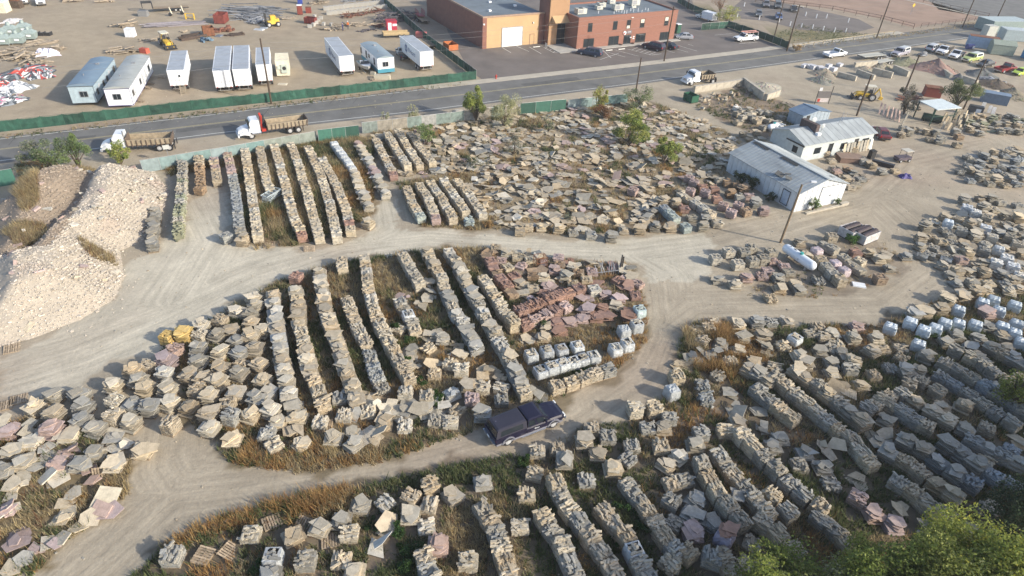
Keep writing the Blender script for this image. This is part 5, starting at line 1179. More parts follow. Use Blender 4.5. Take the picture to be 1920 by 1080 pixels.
fabric_fence('long green fabric fence along the far side of the road', [(-60, 255), (0, 248), (200, 226), (400, 203), (509, 191.5), (700, 171), (893, 149)], 1.65, postm=mat('post_green', (.03, .09, .06), .7))
fabric_fence('green fabric fence running back beside the tan building', [(893, 148), (800, 78), (715, 2), (690, -25)], 1.7)
fabric_fence('green fence piece by the service van', [(1314, 57), (1363, 53)], 1.7); fabric_fence('green fence between the car park and the lawn', [(1363, 51), (1420, 70), (1477, 92)], 1.7)
fabric_fence('dark green fence at the back corner of the brick building', [(1270, 5), (1300, 22), (1345, 38)], 1.7)
GP = mat('grey_panel', (.20, .25, .245), .7, ns=1.5, na=.2, tint=True); GT = mat('green_panel', (.04, .12, .09), .6, ns=2, na=.15, tint=True)
def G2(l, h): return [tuple(G(*q, h))[:2] for q in l]
tt = [(.75, .95, .95), (1, 1.1, 1.12), (1.2, 1.2, 1.25), (.85, 1.0, 1.0), (1.1, 1.0, .9)]
fabric_fence('grey roadside panel fence behind the long stone rows', G2([(262, 301), (425, 275), (592, 246)], 1.8), 1.8, 2.4, GP, wavy=.03, pane='fence_panel', world=True, tints=tt)
fabric_fence('green gate between the grey fence stretches', G2([(595, 244), (672, 235)], 2.1), 2.1, 2.3, GT, wavy=.01, cat='gate', pane='gate_panel', world=True)
fabric_fence('rusty grey fence right of the green gate', G2([(678, 230), (870, 208), (972, 195)], 1.8), 1.8, 2.4, mat('rusty_grey_panel', (.24, .24, .22), .8, ns=1.5, na=.3, tint=True), wavy=.04, pane='fence_panel', world=True, tints=tt)
fabric_fence('green gate in the middle of the roadside fence', G2([(976, 194), (1062, 186)], 2.0), 2.0, 2.6, GT, wavy=.01, cat='gate', pane='gate_panel', world=True)
fabric_fence('patched grey fence at the yard entrance', G2([(1066, 187), (1178, 176)], 1.7), 1.7, 2.4, GP, wavy=.05, pane='fence_panel', world=True, tints=tt)
fabric_fence('green gate panel at the left edge above the rubble', [(-40, 358), (0, 351), (33, 345)], 2.1, 2.4, GT, wavy=.01, cat='gate', pane='gate_panel')
def rail_fence(label, pts, h, bay, mt, r=.06, rails=(.5, 1.0), name='rail_fence'):
    P_ = [G(*q) for q in pts]; o0 = P_[0]; t = thing(name, label, 'fence', o0)
    for a, b_ in zip(P_[:-1], P_[1:]):
        d = b_-a; n = max(1, int(round(d.length/bay)))
        for i in range(n+1):
            p = a+d*i/n-o0; b = MB(); b.cyl((p.x, p.y, 0), (p.x, p.y, h), r*1.2, n=6); b.build('post', mt, t)
        for k in rails: b = MB(); b.cyl(tuple(a-o0+Vector((0, 0, h*k))), tuple(b_-o0+Vector((0, 0, h*k))), r*.8, n=5); b.build('rail', mt, t)
    return t
PIPE = mat('brown_pipe', (.09, .05, .035), .7)
rail_fence('brown pipe fence round the far lot', [(1370, 0), (1440, 6), (1560, 20), (1650, 38), (1712, 54)], 1.3, 3.6, PIPE)
rail_fence('brown pipe fence along the far cross road', [(1700, -4), (1780, 18), (1852, 34)], 1.3, 3.6, PIPE)
rail_fence('low wire fence of the far field beside the road', [(1726, 52), (1790, 45), (1850, 36)], 1.2, 3.2, PIPE, .04)
rail_fence('pale split rail fence at the near side of the lawn', [(1488, 92), (1560, 80), (1675, 64)], .9, 4.0, mat('pale_rail', (.40, .33, .22), .8), .09, (.85,))

# ------------------------------------------------------------------ poles and wires
def pole(label, base, h, r=.16, lean=(0, 0), arms=1, mt=None, ang=.55, cat='utility pole'):
    g = G(*base); t = thing('utility_pole', label, cat, (g.x, g.y, 0), ang); t.rotation_euler = (lean[0], lean[1], ang); b = MB(); b.cyl((0, 0, 0), (0, 0, h), r, r*.7, n=10); b.build('shaft', mt or POLEM, t)
    for k in range(arms):
        b = MB(); b.box((0, 0, h-.5-k*.9), (.1, 2.2, .12)); a = b.build('crossarm', POLEM, t)
        for y in (-1, -.4, .4, 1): i = MB(); i.cyl((0, y, h-.44-k*.9), (0, y, h-.25-k*.9), .05, n=6); i.build('insulator', WHITE, a)
    return (g.x, g.y, h)
p1 = pole('rough dark pole in front of the white trailers', (509, 195), 10.6, .17, arms=0)
p2 = pole('tall dark pole at the parking lot kerb', (1245, 115), 11.2, .17, arms=0); p3 = pole('short bare pole among the roadside bushes', (1192, 173), 6.4, .15, arms=0)
p4 = pole('dark pole with crossarm at the lawn corner', (1475, 96), 10.3, .18); p5 = pole('dark pole standing behind the green fence', (1451, 71), 9.5, .15, arms=0)
p6 = pole('dark pole beside the split rail fence', (1643, 72), 9.8, .17, arms=0); p7 = pole('dark pole near the far road junction', (1804, 52), 9.8, .17, arms=0); p8 = pole('dark pole with green sign at the junction', (1866, 42), 9.0, .17, arms=0)
pole('dark pole with a meter box left of the yellow backhoe', (1606, 217), 7.4, .17, arms=0); pole('dark leaning pole in front of the block bins', (1694, 178), 7.8, .17, arms=0); pole('dark lamp pole right of the green tree', (1806, 205), 9.4, .15, arms=0)
pole('thin dark pole at the top of the lawn', (1289, 17), 8.5, .13, arms=0)
b = MB()
def wire(a, c, za, zc, sag=1.0, r=.014):
    n = 14; pr_ = None
    for i in range(n+1):
        u = i/n; p = (a[0]+(c[0]-a[0])*u, a[1]+(c[1]-a[1])*u, za+(zc-za)*u-sag*4*u*(1-u))
        if pr_: b.cyl(pr_, p, r, n=4, caps=False)
        pr_ = p
for za, zc in ((9.9, 10.8), (9.0, 9.9), (7.2, 8.0)): wire(p1, p2, za, zc, 1.2); wire(p2, p4, zc, za, .9); wire(p4, p6, za, za-.3, .9); wire(p6, p7, za-.3, za-.6, .9)
left = (-105, 70, 10)
for za in (9.9, 9.0, 7.2): wire(p1, left, za, za, 1.2)
o = b.build('power_lines', mat('wire_grey', (.2, .2, .2), .6)); tag(o, 'pale power lines strung between the roadside poles', 'power lines')
# leaning light pole with a lamp arm
g = G(1463, 455); h = 8.3; t = thing('light_pole', 'leaning wooden light pole with white lamp head by the warehouse', 'light pole', (g.x, g.y, 0)); top = G(1504, 346, h)-g; top = Vector((top.x, top.y, h))
b = MB(); b.cyl((0, 0, 0), tuple(top), .15, .11, n=10); b.build('shaft', mat('pale_pole', (.23, .17, .11), .9), t); b = MB(); b.cyl(tuple(top), tuple(top+Vector((1.0, .1, .35))), .05, n=6); a = b.build('lamp_arm', STEEL, t); b = MB(); b.box(tuple(top+Vector((1.25, .12, .36))), (.6, .26, .16)); b.build('lamp_head', WHITE, a)
# ------------------------------------------------------------------ buildings
CORR = mat('white_corrugated', (.60, .63, .66), .5, ns=1.2, na=.1, tint=True); ROOFM = mat('metal_roof', (.34, .37, .38), .55, metal=.0, ns=.7, na=.22, tint=True, streak=(1, .3, 1))
def gable(root, W, L, he, hr, wallm, roofm, ov=.25, pitchn=.45, seam=.9, ridge_x=None):
    """x across the front, y away from the viewer; ridge along y"""
    rx = W/2 if ridge_x is None else ridge_x
    b = MB()
    n = int(W/pitchn)
    for yy, s_ in ((0, -1), (L, 1)):
        for i in range(n):
            x0, x1 = W*i/n, W*(i+1)/n; hz = lambda x: he+(hr-he)*(x/rx if x < rx else (W-x)/(W-rx))
            d = .03 if i % 2 else 0; k = .97 if i % 2 else 1.03
            b.add([(x0, yy+s_*d, 0), (x1, yy+s_*d, 0), (x1, yy+s_*d, hz(x1)), (x0, yy+s_*d, hz(x0))], [(0, 1, 2, 3) if s_ < 0 else (3, 2, 1, 0)], t=k)
    b.build('end_wall', wallm, root); b = MB()
    m_ = int(L/pitchn)
    for xx, s_ in ((0, -1), (W, 1)):
        for i in range(m_):
            y0, y1 = L*i/m_, L*(i+1)/m_; d = .03 if i % 2 else 0
            b.add([(xx+s_*d, y0, 0), (xx+s_*d, y1, 0), (xx+s_*d, y1, he), (xx+s_*d, y0, he)], [(3, 2, 1, 0) if s_ < 0 else (0, 1, 2, 3)], t=(.97 if i % 2 else 1.03))
    b.build('side_wall', wallm, root)
    for s_ in (0, 1):
        b = MB(); ex = -ov if s_ == 0 else W+ov; ez = he-(hr-he)/rx*ov
        q = [(ex, -ov, ez), (rx, -ov, hr), (rx, L+ov, hr), (ex, L+ov, ez)]
        b.add(q+[(p[0], p[1], p[2]+.06) for p in q], [(0, 1, 2, 3), (7, 6, 5, 4), (0, 4, 5, 1), (1, 5, 6, 2), (2, 6, 7, 3), (3, 7, 4, 0)], t=1 if s_ == 0 else 1.08); r = b.build('roof', roofm, root)
        for i in range(int(L/seam)):
            y = .2+i*seam; sb = MB(); sb.add([(ex, y, ez+.06), (rx, y, hr+.06), (rx, y+.04, hr+.06), (ex, y+.04, ez+.06), (ex, y, ez+.1), (rx, y, hr+.1), (rx, y+.04, hr+.1), (ex, y+.04, ez+.1)], [(4, 5, 6, 7), (0, 1, 5, 4), (3, 7, 6, 2), (0, 4, 7, 3)], t=.9); sb.build('seam', roofm, r)
    b = MB(); b.box((rx, L/2, hr+.09), (.35, L+ov*2, .05), t=1.05); b.build('ridge_cap', roofm, root)
O = G(1487.7, 397.8); t = thing('warehouse', 'white metal warehouse with a pale gabled roof in the stone yard', 'warehouse', (O.x, O.y, 0), R(26.9)); gable(t, 8.6, 13.4, 2.8, 4.1, CORR, ROOFM, seam=.62)
b = MB(); b.bx(3.95, 4.0, -.05, -.03, 0, 2.9); b.bx(4.0, 6.9, -.06, -.03, 2.85, 2.95); b.build('sliding_door_track', STEEL, t); b = MB(); b.bx(4.1, 6.8, -.045, -.035, .05, 2.85); d = b.build('sliding_door', CORR, t); b = MB(); b.box((5.9, -.08, 1.5), (.3, .05, .1)); b.build('handle', BLACKM, d)
for y0 in (4.6, 10.2):
    b = MB(); b.add([(3.55, y0, 4.1-.17), (4.0, y0, 4.1-.03), (4.0, y0+3.0, 4.1-.03), (3.55, y0+3.0, 4.1-.17)], [(0, 1, 2, 3)]); o = b.build('ridge_skylight', mat('dirty_skylight', (.06, .06, .055), .6), t); o.location.z = .09
for (x, y, w_, l_, a, tl) in ((.9, 4.4, .9, 1.6, .3, .25), (1.1, 3.0, .7, 1.4, .9, .3), (1.7, 3.9, .25, 1.2, 1.2, .1), (6.9, 1.3, .35, .8, .5, .1)):
    b = MB(); b.box((x, y, 2.8+1.3*(x if x < 4.3 else 8.6-x)/4.3+.17), (w_, l_, .03), rz=a, ry=-.28 if x < 4 else .3, rx=tl); b.build('loose_roof_sheet', mat('loose_sheet', (.10, .10, .095), .6), t)
b = MB()
for z in (0, 2.0): b.box((-.12, 1.9, z+.3), (.05, 1.3, .06))
for y in (1.3, 2.55): b.box((-.12, y, 1.25), (.05, .06, 2.0))
b.build('door_frame', BLACKM, t); b = MB(); b.bx(-.09, -.04, 1.36, 2.48, .3, 2.2); b.build('side_door', mat('door_blue', (.35, .42, .52), .6), t)
o = MB(); o.box((4.6, -1.0, .12), (7.0, .35, .25)); o.box((8.2, -.9, .2), (1.4, .5, .4)); o = o.build('stone_kerb', CONC, None, (O.x, O.y, 0), (0, 0, R(26.9))); tag(o, 'low sandstone kerb in front of the warehouse gable', 'kerb')
# office with satellite dishes
O = Vector((42.8, 93.0, 0)); t = thing('yard_office', 'low white office with metal roof, dark chimney and satellite dishes', 'office', O, R(27.5)); t.rotation_euler.z = R(27.5-90+90)
b = MB(); Lx, Wy, he, hr = 15.4, 6.6, 2.8, 3.95
b.bx(0, Lx, 0, Wy, 0, he); b.add([(0, 0, he), (0, Wy, he), (0, Wy/2, hr)], [(0, 2, 1)]); b.add([(Lx, 0, he), (Lx, Wy, he), (Lx, Wy/2, hr)], [(0, 1, 2)]); b.build('wall', mat('office_wall', (.46, .50, .50), .7), t)
for s_ in (0, 1):
    y0 = -.35 if s_ == 0 else Wy+.35; z0 = he-.12; q = [(-.3, y0, z0), (Lx+.3, y0, z0), (Lx+.3, Wy/2, hr), (-.3, Wy/2, hr)]; b = MB()
    b.add(q+[(p[0], p[1], p[2]+.07) for p in q], [(4, 5, 6, 7), (3, 2, 1, 0), (0, 1, 5, 4), (1, 2, 6, 5), (2, 3, 7, 6), (3, 0, 4, 7)], t=1.0 if s_ == 0 else .95); r = b.build('roof', ROOFM, t)
    for i in range(12):
        x = .5+i*1.3; sb = MB(); sb.add([(x, y0, z0+.085), (x+.07, y0, z0+.085), (x+.07, Wy/2, hr+.085), (x, Wy/2, hr+.085)], [(0, 1, 2, 3)], t=.45); sb.build('seam', ROOFM, r)
b = MB(); b.bx(-.36, -.28, -.35, 3.3, he-.3, he-.1); b.build('fascia', BLACKM, t)
b = MB(); b.bx(3.6, 4.3, 1.7, 4.9, 2.9, 4.75); b.build('parapet_chimney', mat('dark_brick', (.10, .075, .07), .9, ns=6, na=.3), t)
b = MB(); b.bx(3.5, 4.2, 1.0, 1.6, 3.3, 3.7); b.build('roof_vent', WHITE, t)
for (x, y, r_) in ((5.4, 4.2, .55), (4.9, 1.9, .42)):
    b = MB(); rings = []; n = 14
    for k in range(4): a = k/3*1.0; rings.append([(x+sin(a)*r_*cos(2*pi*i/n)*1.15, y-.2-cos(a)*.25+.1, 4.5+sin(a)*r_*sin(2*pi*i/n)*1.15) for i in range(n)])
    b.loft(rings[::-1], caps=False); d = b.build('satellite_dish', mat('dish_grey', (.42, .45, .45), .5), t); b = MB(); b.cyl((x, y-.1, 3.6), (x, y-.2, 4.4), .04, n=6); b.build('mast', STEEL, d)
b = MB(); b.cyl((9.5, 2.6, 3.8), (9.9, 2.6, 6.0), .03, n=5); b.cyl((9.6, 2.4, 5.2), (10.6, 2.8, 5.4), .02, n=4); b.cyl((10.2, 2.7, 3.9), (11.2, 2.9, 5.5), .02, n=4); b.build('antenna', STEEL, t)
for i, (x, w_, z0, z1, mm) in enumerate([(2.5, 1.4, .9, 1.9, GLASS), (5.5, 1.0, .2, 2.2, GLASS), (8.2, 1.4, .9, 1.9, GLASS), (11.2, .9, .05, 2.2, BLACKM), (13.0, 1.5, .7, 2.0, GLASS)]):
    b = MB(); b.bx(x, x+w_, -.03, -.004, z0, z1); b.build('door' if mm is BLACKM else 'window', mm, t)
b = MB(); b.bx(-.02, 0, 1.0, 2.0, 1.0, 2.0); b.build('window', GLASS, t)
for i in range(9):
    b = MB(); b.box((9+i*.75+U(-.1, .1), -.35, .9), (.5, .05, 1.8), rx=-.15, t=U(.7, 1.4)); o = b.build('stone_sample_board', STONE, None, O, (0, 0, R(27.5)), color=PAL[colr(['white', 'tan', 'buff', 'grey'])])
    tag(o, ['narrow white', 'tan', 'cream', 'mottled', 'grey', 'wide buff', 'pale', 'weathered', 'end'][i]+' stone sample board leaning on the office front wall', 'sample board', 'sample boards along the office')
# small blue-grey shed behind the office
O2 = G(1507, 217, 2.1); t = thing('small_shed', 'small blue-grey shed with a two-tone roof behind the office', 'shed', (O2.x, O2.y, 0), R(27.5)); gable(t, 6.4, 3.2, 2.1, 2.7, mat('shed_wall', (.30, .36, .42), .7, tint=True), mat('shed_roof', (.13, .19, .27), .6, ns=1, na=.15, tint=True), ov=.2)
b = MB(); b.bx(.8, 1.6, -.06, -.04, .05, 2.0); b.build('door', BLACKM, t)
# brick and tan building
BO = G(1080, 93); ub = Vector((cos(R(30)), sin(R(30)), 0)); BANG = R(30)
BRICK = mat('red_brick', (.25, .12, .088), .9, ns=1.0, na=.12, streak=(1, 1, 6)); BRICKD = mat('brown_brick', (.22, .105, .08), .9, ns=1.0, na=.12); TANW = mat('tan_stucco', (.46, .31, .17), .9, ns=.5, na=.06); ROOFG = mat('flat_roof', (.15, .18, .205), .85, ns=.25, na=.2)
t = thing('brick_office_building', 'two-storey red brick building with rooftop units and black windows', 'building', (BO.x, BO.y, 0), BANG)
Lb, Db, Hb = 28.0, 13.5, 6.75
b = MB(); b.bx(0, Lb, 0, Db, 0, Hb-.35); b.build('wall', BRICK, t)
b = MB(); b.bx(.3, Lb-.3, .3, Db-.3, Hb-.36, Hb-.33); b.build('roof', ROOFG, t)
for a in [(-.02, Lb+.02, -.02, .3), (-.02, Lb+.02, Db-.3, Db+.02), (-.02, .3, .3, Db-.3), (Lb-.3, Lb+.02, .3, Db-.3)]: b = MB(); b.bx(*a, Hb-.35, Hb); b.build('parapet', BRICK, t)
b = MB()
for z in (2.2, 3.1, 5.6): b.bx(-.012, Lb+.012, -.02, 0, z, z+.05)
b.build('brick_bands', BRICKD, t)
def bwin(root, x0, y0, x1, y1, O_=BO, ang=BANG, name='window', blind=False, mull=True, off_=0.0):
    u = (cos(ang), sin(ang)); a = onplane(x0, (y0+y1)/2, O_, u); c = onplane(x1, (y0+y1)/2, O_, u); tp = onplane((x0+x1)/2, y0, O_, u)[1]; bt = onplane((x0+x1)/2, y1, O_, u)[1]
    xa, xb = a[0], c[0]
    f = MB(); s_ = .08; f.bx(xa-s_, xa, off_-.05, off_+.0, bt, tp); f.bx(xb, xb+s_, off_-.05, off_+.0, bt, tp); f.bx(xa-s_, xb+s_, off_-.05, off_, tp, tp+s_); f.bx(xa-s_-.05, xb+s_+.05, off_-.09, off_, bt-s_, bt)
    fo = f.build(name, BLACKM, root); g = MB(); g.bx(xa, xb, off_-.02, off_-.004, bt, tp); g.build('pane', GLASS, fo)
    if mull: m_ = MB(); m_.bx((xa+xb)/2-.04, (xa+xb)/2+.04, off_-.04, off_-.02, bt, tp); m_.build('mullion', BLACKM, fo)
    if blind: m_ = MB(); k = .55 if blind == 1 else .0; m_.bx(xa+.05, xb-.05, off_-.03, off_-.021, bt+(tp-bt)*(k if blind == 1 else .0), bt+(tp-bt)*(1 if blind == 1 else .35)); m_.build('blind', mat('blind', (.55, .53, .46), .8), fo)
    return fo
for i, q in enumerate([(1103, 44, 1110, 59), (1150, 40, 1157, 55), (1175.5, 38, 1182, 53), (1201, 36, 1208, 51), (1246.5, 32, 1253, 47)]): bwin(t, *q, mull=False, blind={2: 2, 3: 1, 4: 1}.get(i, False))
for q in [(1094.5, 73, 1112.5, 87.5), (1141.5, 68.5, 1159, 83.5), (1192, 63.5, 1209, 78), (1237.5, 60.5, 1253.5, 74)]: bwin(t, *q)
dr = bwin(t, 1169.5, 66, 1181.5, 83.8, name='entrance_door'); 
for (dx, dz) in ((15.15, 1.5), (16.0, 1.6), (16.0, 1.2)): n = MB(); n.box((dx-.2, -.045, dz), (.45, .01, .22)); n.build('notice', WHITE, dr)
sa = onplane(1171, 61.5, BO, ub[:2]); b = MB(); b.cyl((sa[0], -.05, sa[1]), (sa[0], -.14, sa[1]), .42, n=18); sg = b.build('sign_disc', WHITE, t); b = MB(); b.bx(sa[0]+.5, sa[0]+2.0, -.12, -.05, sa[1]-.25, sa[1]+.45); b.build('sign_board', mat('sign_grey', (.16, .14, .15), .5), sg); text_part('sign_lettering', 'CPF', .5, WHITE, sg, (sa[0]+1.25, -.14, sa[1]+.1), (pi/2, 0, 0))
b = MB(); b.cyl((sa[0]-.15, -.15, sa[1]-.1), (sa[0]-.15, -.155, sa[1]-.1), .22, n=14); b.build('sign_emblem', REDM, sg)
b = MB(); b.box((14.6, -.12, 5.9), (.5, .2, .15)); b.build('wall_lamp', LAMPG, t)
for (x, y, sx, sy, sz) in ((2.0, 3.6, 2.4, 1.5, 1.1), (9.0, 6.2, 1.6, 1.1, .8), (10.8, 8.0, 1.9, 1.3, 1.0), (12.8, 4.6, 2.6, 1.4, 1.2), (20.0, 7.6, 2.4, 1.6, 1.3), (18.5, 5.5, 1.2, .5, .4), (16.0, 11, 1.6, 1.2, .8)):
    b = MB(); b.bx(x, x+sx, y, y+sy, Hb-.2, Hb-.2+sz); ac = b.build('air_conditioner', mat('unit_beige', (.50, .50, .44), .6), t); b = MB(); b.cyl((x+sx*.5, y+sy*.5, Hb-.2+sz), (x+sx*.5, y+sy*.5, Hb-.12+sz), sy*.35, n=14); b.build('fan_guard', BLACKM, ac); b = MB(); b.bx(x+.12, x+sx*.6, y-.015, y-.002, Hb, Hb-.35+sz); b.build('louvre', STEEL, ac)
for i in range(14):
    x, y = U(1, 24), U(1.2, 5.5); b = MB(); b.cyl((x, y, Hb-.33), (x, y, Hb+U(.1, .5)), .07, n=7); b.build('vent_pipe', WHITE, t)
# tan hall and tower
t = thing('tan_hall', 'tan stucco hall with a big white roll-up door', 'building', (BO.x, BO.y, 0), BANG); x0 = -20.0; y0 = 7.1
b = MB(); b.bx(x0+1.0, -4.6, y0, y0+32, 0, 6.4); b.build('wall', TANW, t); b = MB(); b.bx(x0, x0+1.0, y0-.15, y0+.9, 0, 6.41); b.bx(-5.8, -4.55, y0-.12, y0+.6, 0, 6.41); b.bx(x0, x0+1.0, y0+.9, y0+32, 0, 6.4); b.build('corner_pier', BRICKD, t)
b = MB(); b.bx(x0+.3, -4.8, y0+.3, y0+31.7, 6.41, 6.44); b.build('roof', ROOFG, t)
for a in [(x0-.02, -4.5, y0-.17, y0+.3), (x0-.02, x0+.3, y0+.3, y0+31.7), (x0-.02, -4.5, y0+31.7, y0+32)]: b = MB(); b.bx(*a, 6.42, 6.72); b.build('parapet', mat('parapet_cap', (.33, .23, .17), .8), t)
b = MB(); b.bx(-15.1, -10.1, y0-.05, y0-.004, .05, 4.0); d = b.build('roll_door', mat('bright_door', (.80, .80, .78), .5), t); b = MB()
for z in (1.0, 2.0, 3.0): b.bx(-15.1, -10.1, y0-.06, y0-.052, z, z+.03)
b.build('door_seams', STEEL, d); b = MB(); b.bx(-15.25, -15.1, y0-.08, y0, 0, 4.15); b.bx(-10.1, -9.95, y0-.08, y0, 0, 4.15); b.bx(-15.1, -10.1, y0-.08, y0, 4.0, 4.15); b.build('door_frame', STEEL, t)
b = MB(); b.bx(-8.0, -7.0, y0-.03, y0-.004, 0, 2.2); b.build('side_door', TANW, t); b = MB(); b.bx(-8.07, -8.0, y0-.05, y0, 0, 2.25); b.bx(-7.0, -6.93, y0-.05, y0, 0, 2.25); b.bx(-8.07, -6.93, y0-.05, y0, 2.2, 2.27); b.build('side_door_frame', BRICKD, t)
b = MB(); b.box((x0+.2, y0-.3, 5.2), (.3, .3, .3)); b.box((-7.4, y0-.15, 4.7), (.2, .2, .3)); b.build('wall_lamp', LAMPG, t)
for q in ((-16, 12), (-8, 15), (-12, 20)): b = MB(); b.bx(q[0], q[0]+.6, q[1], q[1]+.6, 6.44, 6.8); b.build('roof_vent', WHITE, t)
t = thing('entrance_tower', 'tall tan tower with glass entrance between hall and brick building', 'tower', (BO.x, BO.y, 0), BANG)
b = MB(); b.bx(-4.45, .55, 5.0, 9.6, 0, 11.5); b.build('wall', mat('tower_stucco', (.36, .22, .125), .9, ns=.5, na=.06), t); b = MB(); b.bx(-4.52, -4.455, 5.3, 9.6, 0, 11.4); b.build('dark_side', BRICKD, t)
b = MB(); b.bx(-2.3, -.2, 4.93, 4.99, .05, 4.6); f = b.build('entrance_glass', GLASS, t); b = MB()
for x in (-2.3, -1.3, -.25): b.bx(x, x+.06, 4.9, 4.93, .05, 4.6)
for z in (2.3, 3.4): b.bx(-2.3, -.2, 4.9, 4.925, z, z+.06)
b.build('mullion', BLACKM, f); b = MB(); b.loft([[(-3.9, 4.95, 4.9), (.5, 4.95, 4.9), (.5, 4.95, 6.3), (-3.9, 4.95, 6.3)], [(-3.7, 3.6, 5.0), (.5, 3.6, 5.0), (.5, 3.7, 5.2), (-3.7, 3.7, 5.2)]]); b.build('canopy', TANW, t)
b = MB(); b.bx(-5, 1, 3.2, 4.9, 0, .12); b.bx(.0, 29, -1.6, -.02, 0, .12); b.bx(-5.2, -.02, -1.6, 3.2, 0, .11) ; o = b.build('building_pavement', CONCG, None, (BO.x, BO.y, .02), (0, 0, BANG)); struct(o)
def paint_lines(name, L_, z=.03, w_=.12):
    for i, (a, b_) in enumerate(L_): o = strip(name, [a, b_], w_, PAINTW, z, bpy.data.objects['parking_lot'])
paint_lines('bay_line', [((941, 89), (958, 99)), ((968, 86.5), (992, 97)), ((992, 88), (1015, 101)), ((1132, 96), (1146, 109)), ((1128, 95), (1172, 107)), ((1152, 93.5), (1197, 105.5)), ((1250, 95), (1265, 99)), ((1270, 85), (1307, 96)), ((1268, 92), (1290, 98)), ((1290, 83), (1300, 86)), ((1340, 66), (1372, 63)), ((1385, 82), (1420, 79)), ((1160, 100), (1125, 112)),
    ((1176, 92), (1221, 103.5)), ((1221, 103.5), (1240, 101)), ((1184, 94), (1196, 89)), ((1192, 96), (1205, 91)), ((1201, 98), (1214, 93)), ((1209, 100.5), (1221, 96)), ((1217, 102.5), (1229, 98)), ((1014, 86), (1038, 99)), ((1038, 99), (1066, 98)), ((1022, 91), (1029, 86)), ((1030, 95), (1039, 90)), ((1037, 98.5), (1050, 91)), ((1046, 99), (1058, 93))])
for i, q in enumerate([(1006, 88.5), (1142, 95), (1165.5, 92.8), (1125, 97)]):
    g = G(*q); b = MB(); b.box((0, 0, .09), (1.8, .16, .13), tp=(1, .7)); o = b.build('wheel_stop', mat('stop_white', (.62, .62, .58), .8), None, (g.x, g.y, .02), (0, 0, BANG)); tag(o, ['white wheel stop in front of the tan hall', 'white wheel stop nearest the dark blue SUV', 'white wheel stop left of the brick entrance', 'white wheel stop behind the dark blue SUV'][i], 'wheel stop', 'wheel stops')
for i, q in enumerate([(1022, 88.5), (1024.5, 89.5)]):
    g = G(*q); b = MB(); b.cyl((0, 0, 0), (0, 0, 1.0), .09, n=8); o = b.build('bollard', STEEL, None, g); tag(o, ['left', 'right'][i]+' grey bollard at the dark edge of the entrance tower', 'bollard', 'entrance bollards')
for i, q in enumerate([(1164, 85.5), (1186, 83.2)]):
    g = G(*q); b = MB(); b.cyl((0, 0, 0), (0, 0, .35), .3, .4, n=10); pt = b.build('flower_planter', mat('planter', (.12, .07, .05), .8), None, g); tag(pt, ['brown planter left of the brick entrance door', 'brown planter right of the brick entrance door'][i], 'planter', 'entrance planters')
g = G(930, 148); t = thing('fire_hydrant', 'small red fire hydrant by the fence corner', 'hydrant', g); b = MB(); b.cyl((0, 0, 0), (0, 0, .7), .14, n=10); b.cyl((0, 0, .7), (0, 0, .85), .17, .05, n=10); b.build('barrel', REDM, t); b = MB(); b.cyl((-.26, 0, .5), (.26, 0, .5), .08, n=8); b.build('nozzle', REDM, t)
# far containers and sheds
def cbox(label, p, w_, l_, h, ang, m_, cat='container', name='shipping_container', ribs=True, roofm=None, arch=0, doors=False):
    g = G(*p); t = thing(name, label, cat, (g.x, g.y, 0), ang); b = MB(); b.bx(0, l_, 0, w_, .12, h); b.build('body', m_, t); occ(g.x+l_/2*cos(ang), g.y+l_/2*sin(ang), max(l_, w_)/2)
    if ribs:
        b = MB()
        for i in range(int(l_/.45)): x = .12+i*.45; b.bx(x, x+.2, -.035, w_+.035, .2, h-.12)
        for i in range(int(w_/.45)): y = .12+i*.45; b.bx(-.035, l_+.035, y, y+.2, .2, h-.12)
        o = b.build('ribs', m_, t); o['kind'] = 'stuff'
    b = MB()
    if arch: b.loft([[(-.1, -.1, h), (-.1, w_+.1, h), (-.1, w_/2, h+arch)], [(l_+.1, -.1, h), (l_+.1, w_+.1, h), (l_+.1, w_/2, h+arch)]])
    else: b.bx(-.03, l_+.03, -.03, w_+.03, h, h+.06)
    b.build('roof', roofm or m_, t)
    if doors:
        for k in (.25, .75): d = MB(); d.bx(-.06, -.036, w_*k-.03, w_*k+.03, .3, h-.2); d.build('door_bar', STEEL, t)
    return t
BLUEC = mat('blue_container', (.03, .22, .42), .5, ns=1, na=.12); cbox('bright blue container behind the green fence and tan hall', (807, 12), 2.5, 8, 2.6, R(30), BLUEC)
cbox('pale blue container right of the far car row', (1812, 88), 2.6, 6.5, 2.7, R(-22), mat('pale_blue', (.25, .36, .50), .6, ns=1.5, na=.15), roofm=RUST)
cbox('green-grey garden shed with cream gable right of the far cars', (1856, 102), 3.2, 5, 2.4, R(-14), mat('shed_green', (.24, .28, .24), .8), cat='shed', name='garden_shed', ribs=False, arch=.9)
cbox('low grey-green flat-roofed shed in the top right corner', (1856, 62), 6, 12, 3, R(12), mat('grey_green', (.22, .28, .27), .8), cat='shed', name='storage_shed', ribs=False, roofm=mat('flat_pale', (.38, .45, .46), .7))
cbox('long pale trailer house at the far right edge', (1880, 76), 4, 12, 2.7, R(-8), mat('pale_steel', (.35, .42, .44), .7), cat='trailer', name='storage_trailer', ribs=False, roofm=mat('flat_pale2', (.42, .48, .50), .7))
cbox('small cream truck cab box on a rusty roof', (1846, 74), 2.2, 2.6, 3.3, R(10), mat('cream_grey', (.45, .46, .42), .7), cat='truck box', name='truck_box', ribs=False)
cbox('blue container at the right edge behind the shed', (1912, 108), 2.5, 6, 2.6, R(-60), BLUEC)
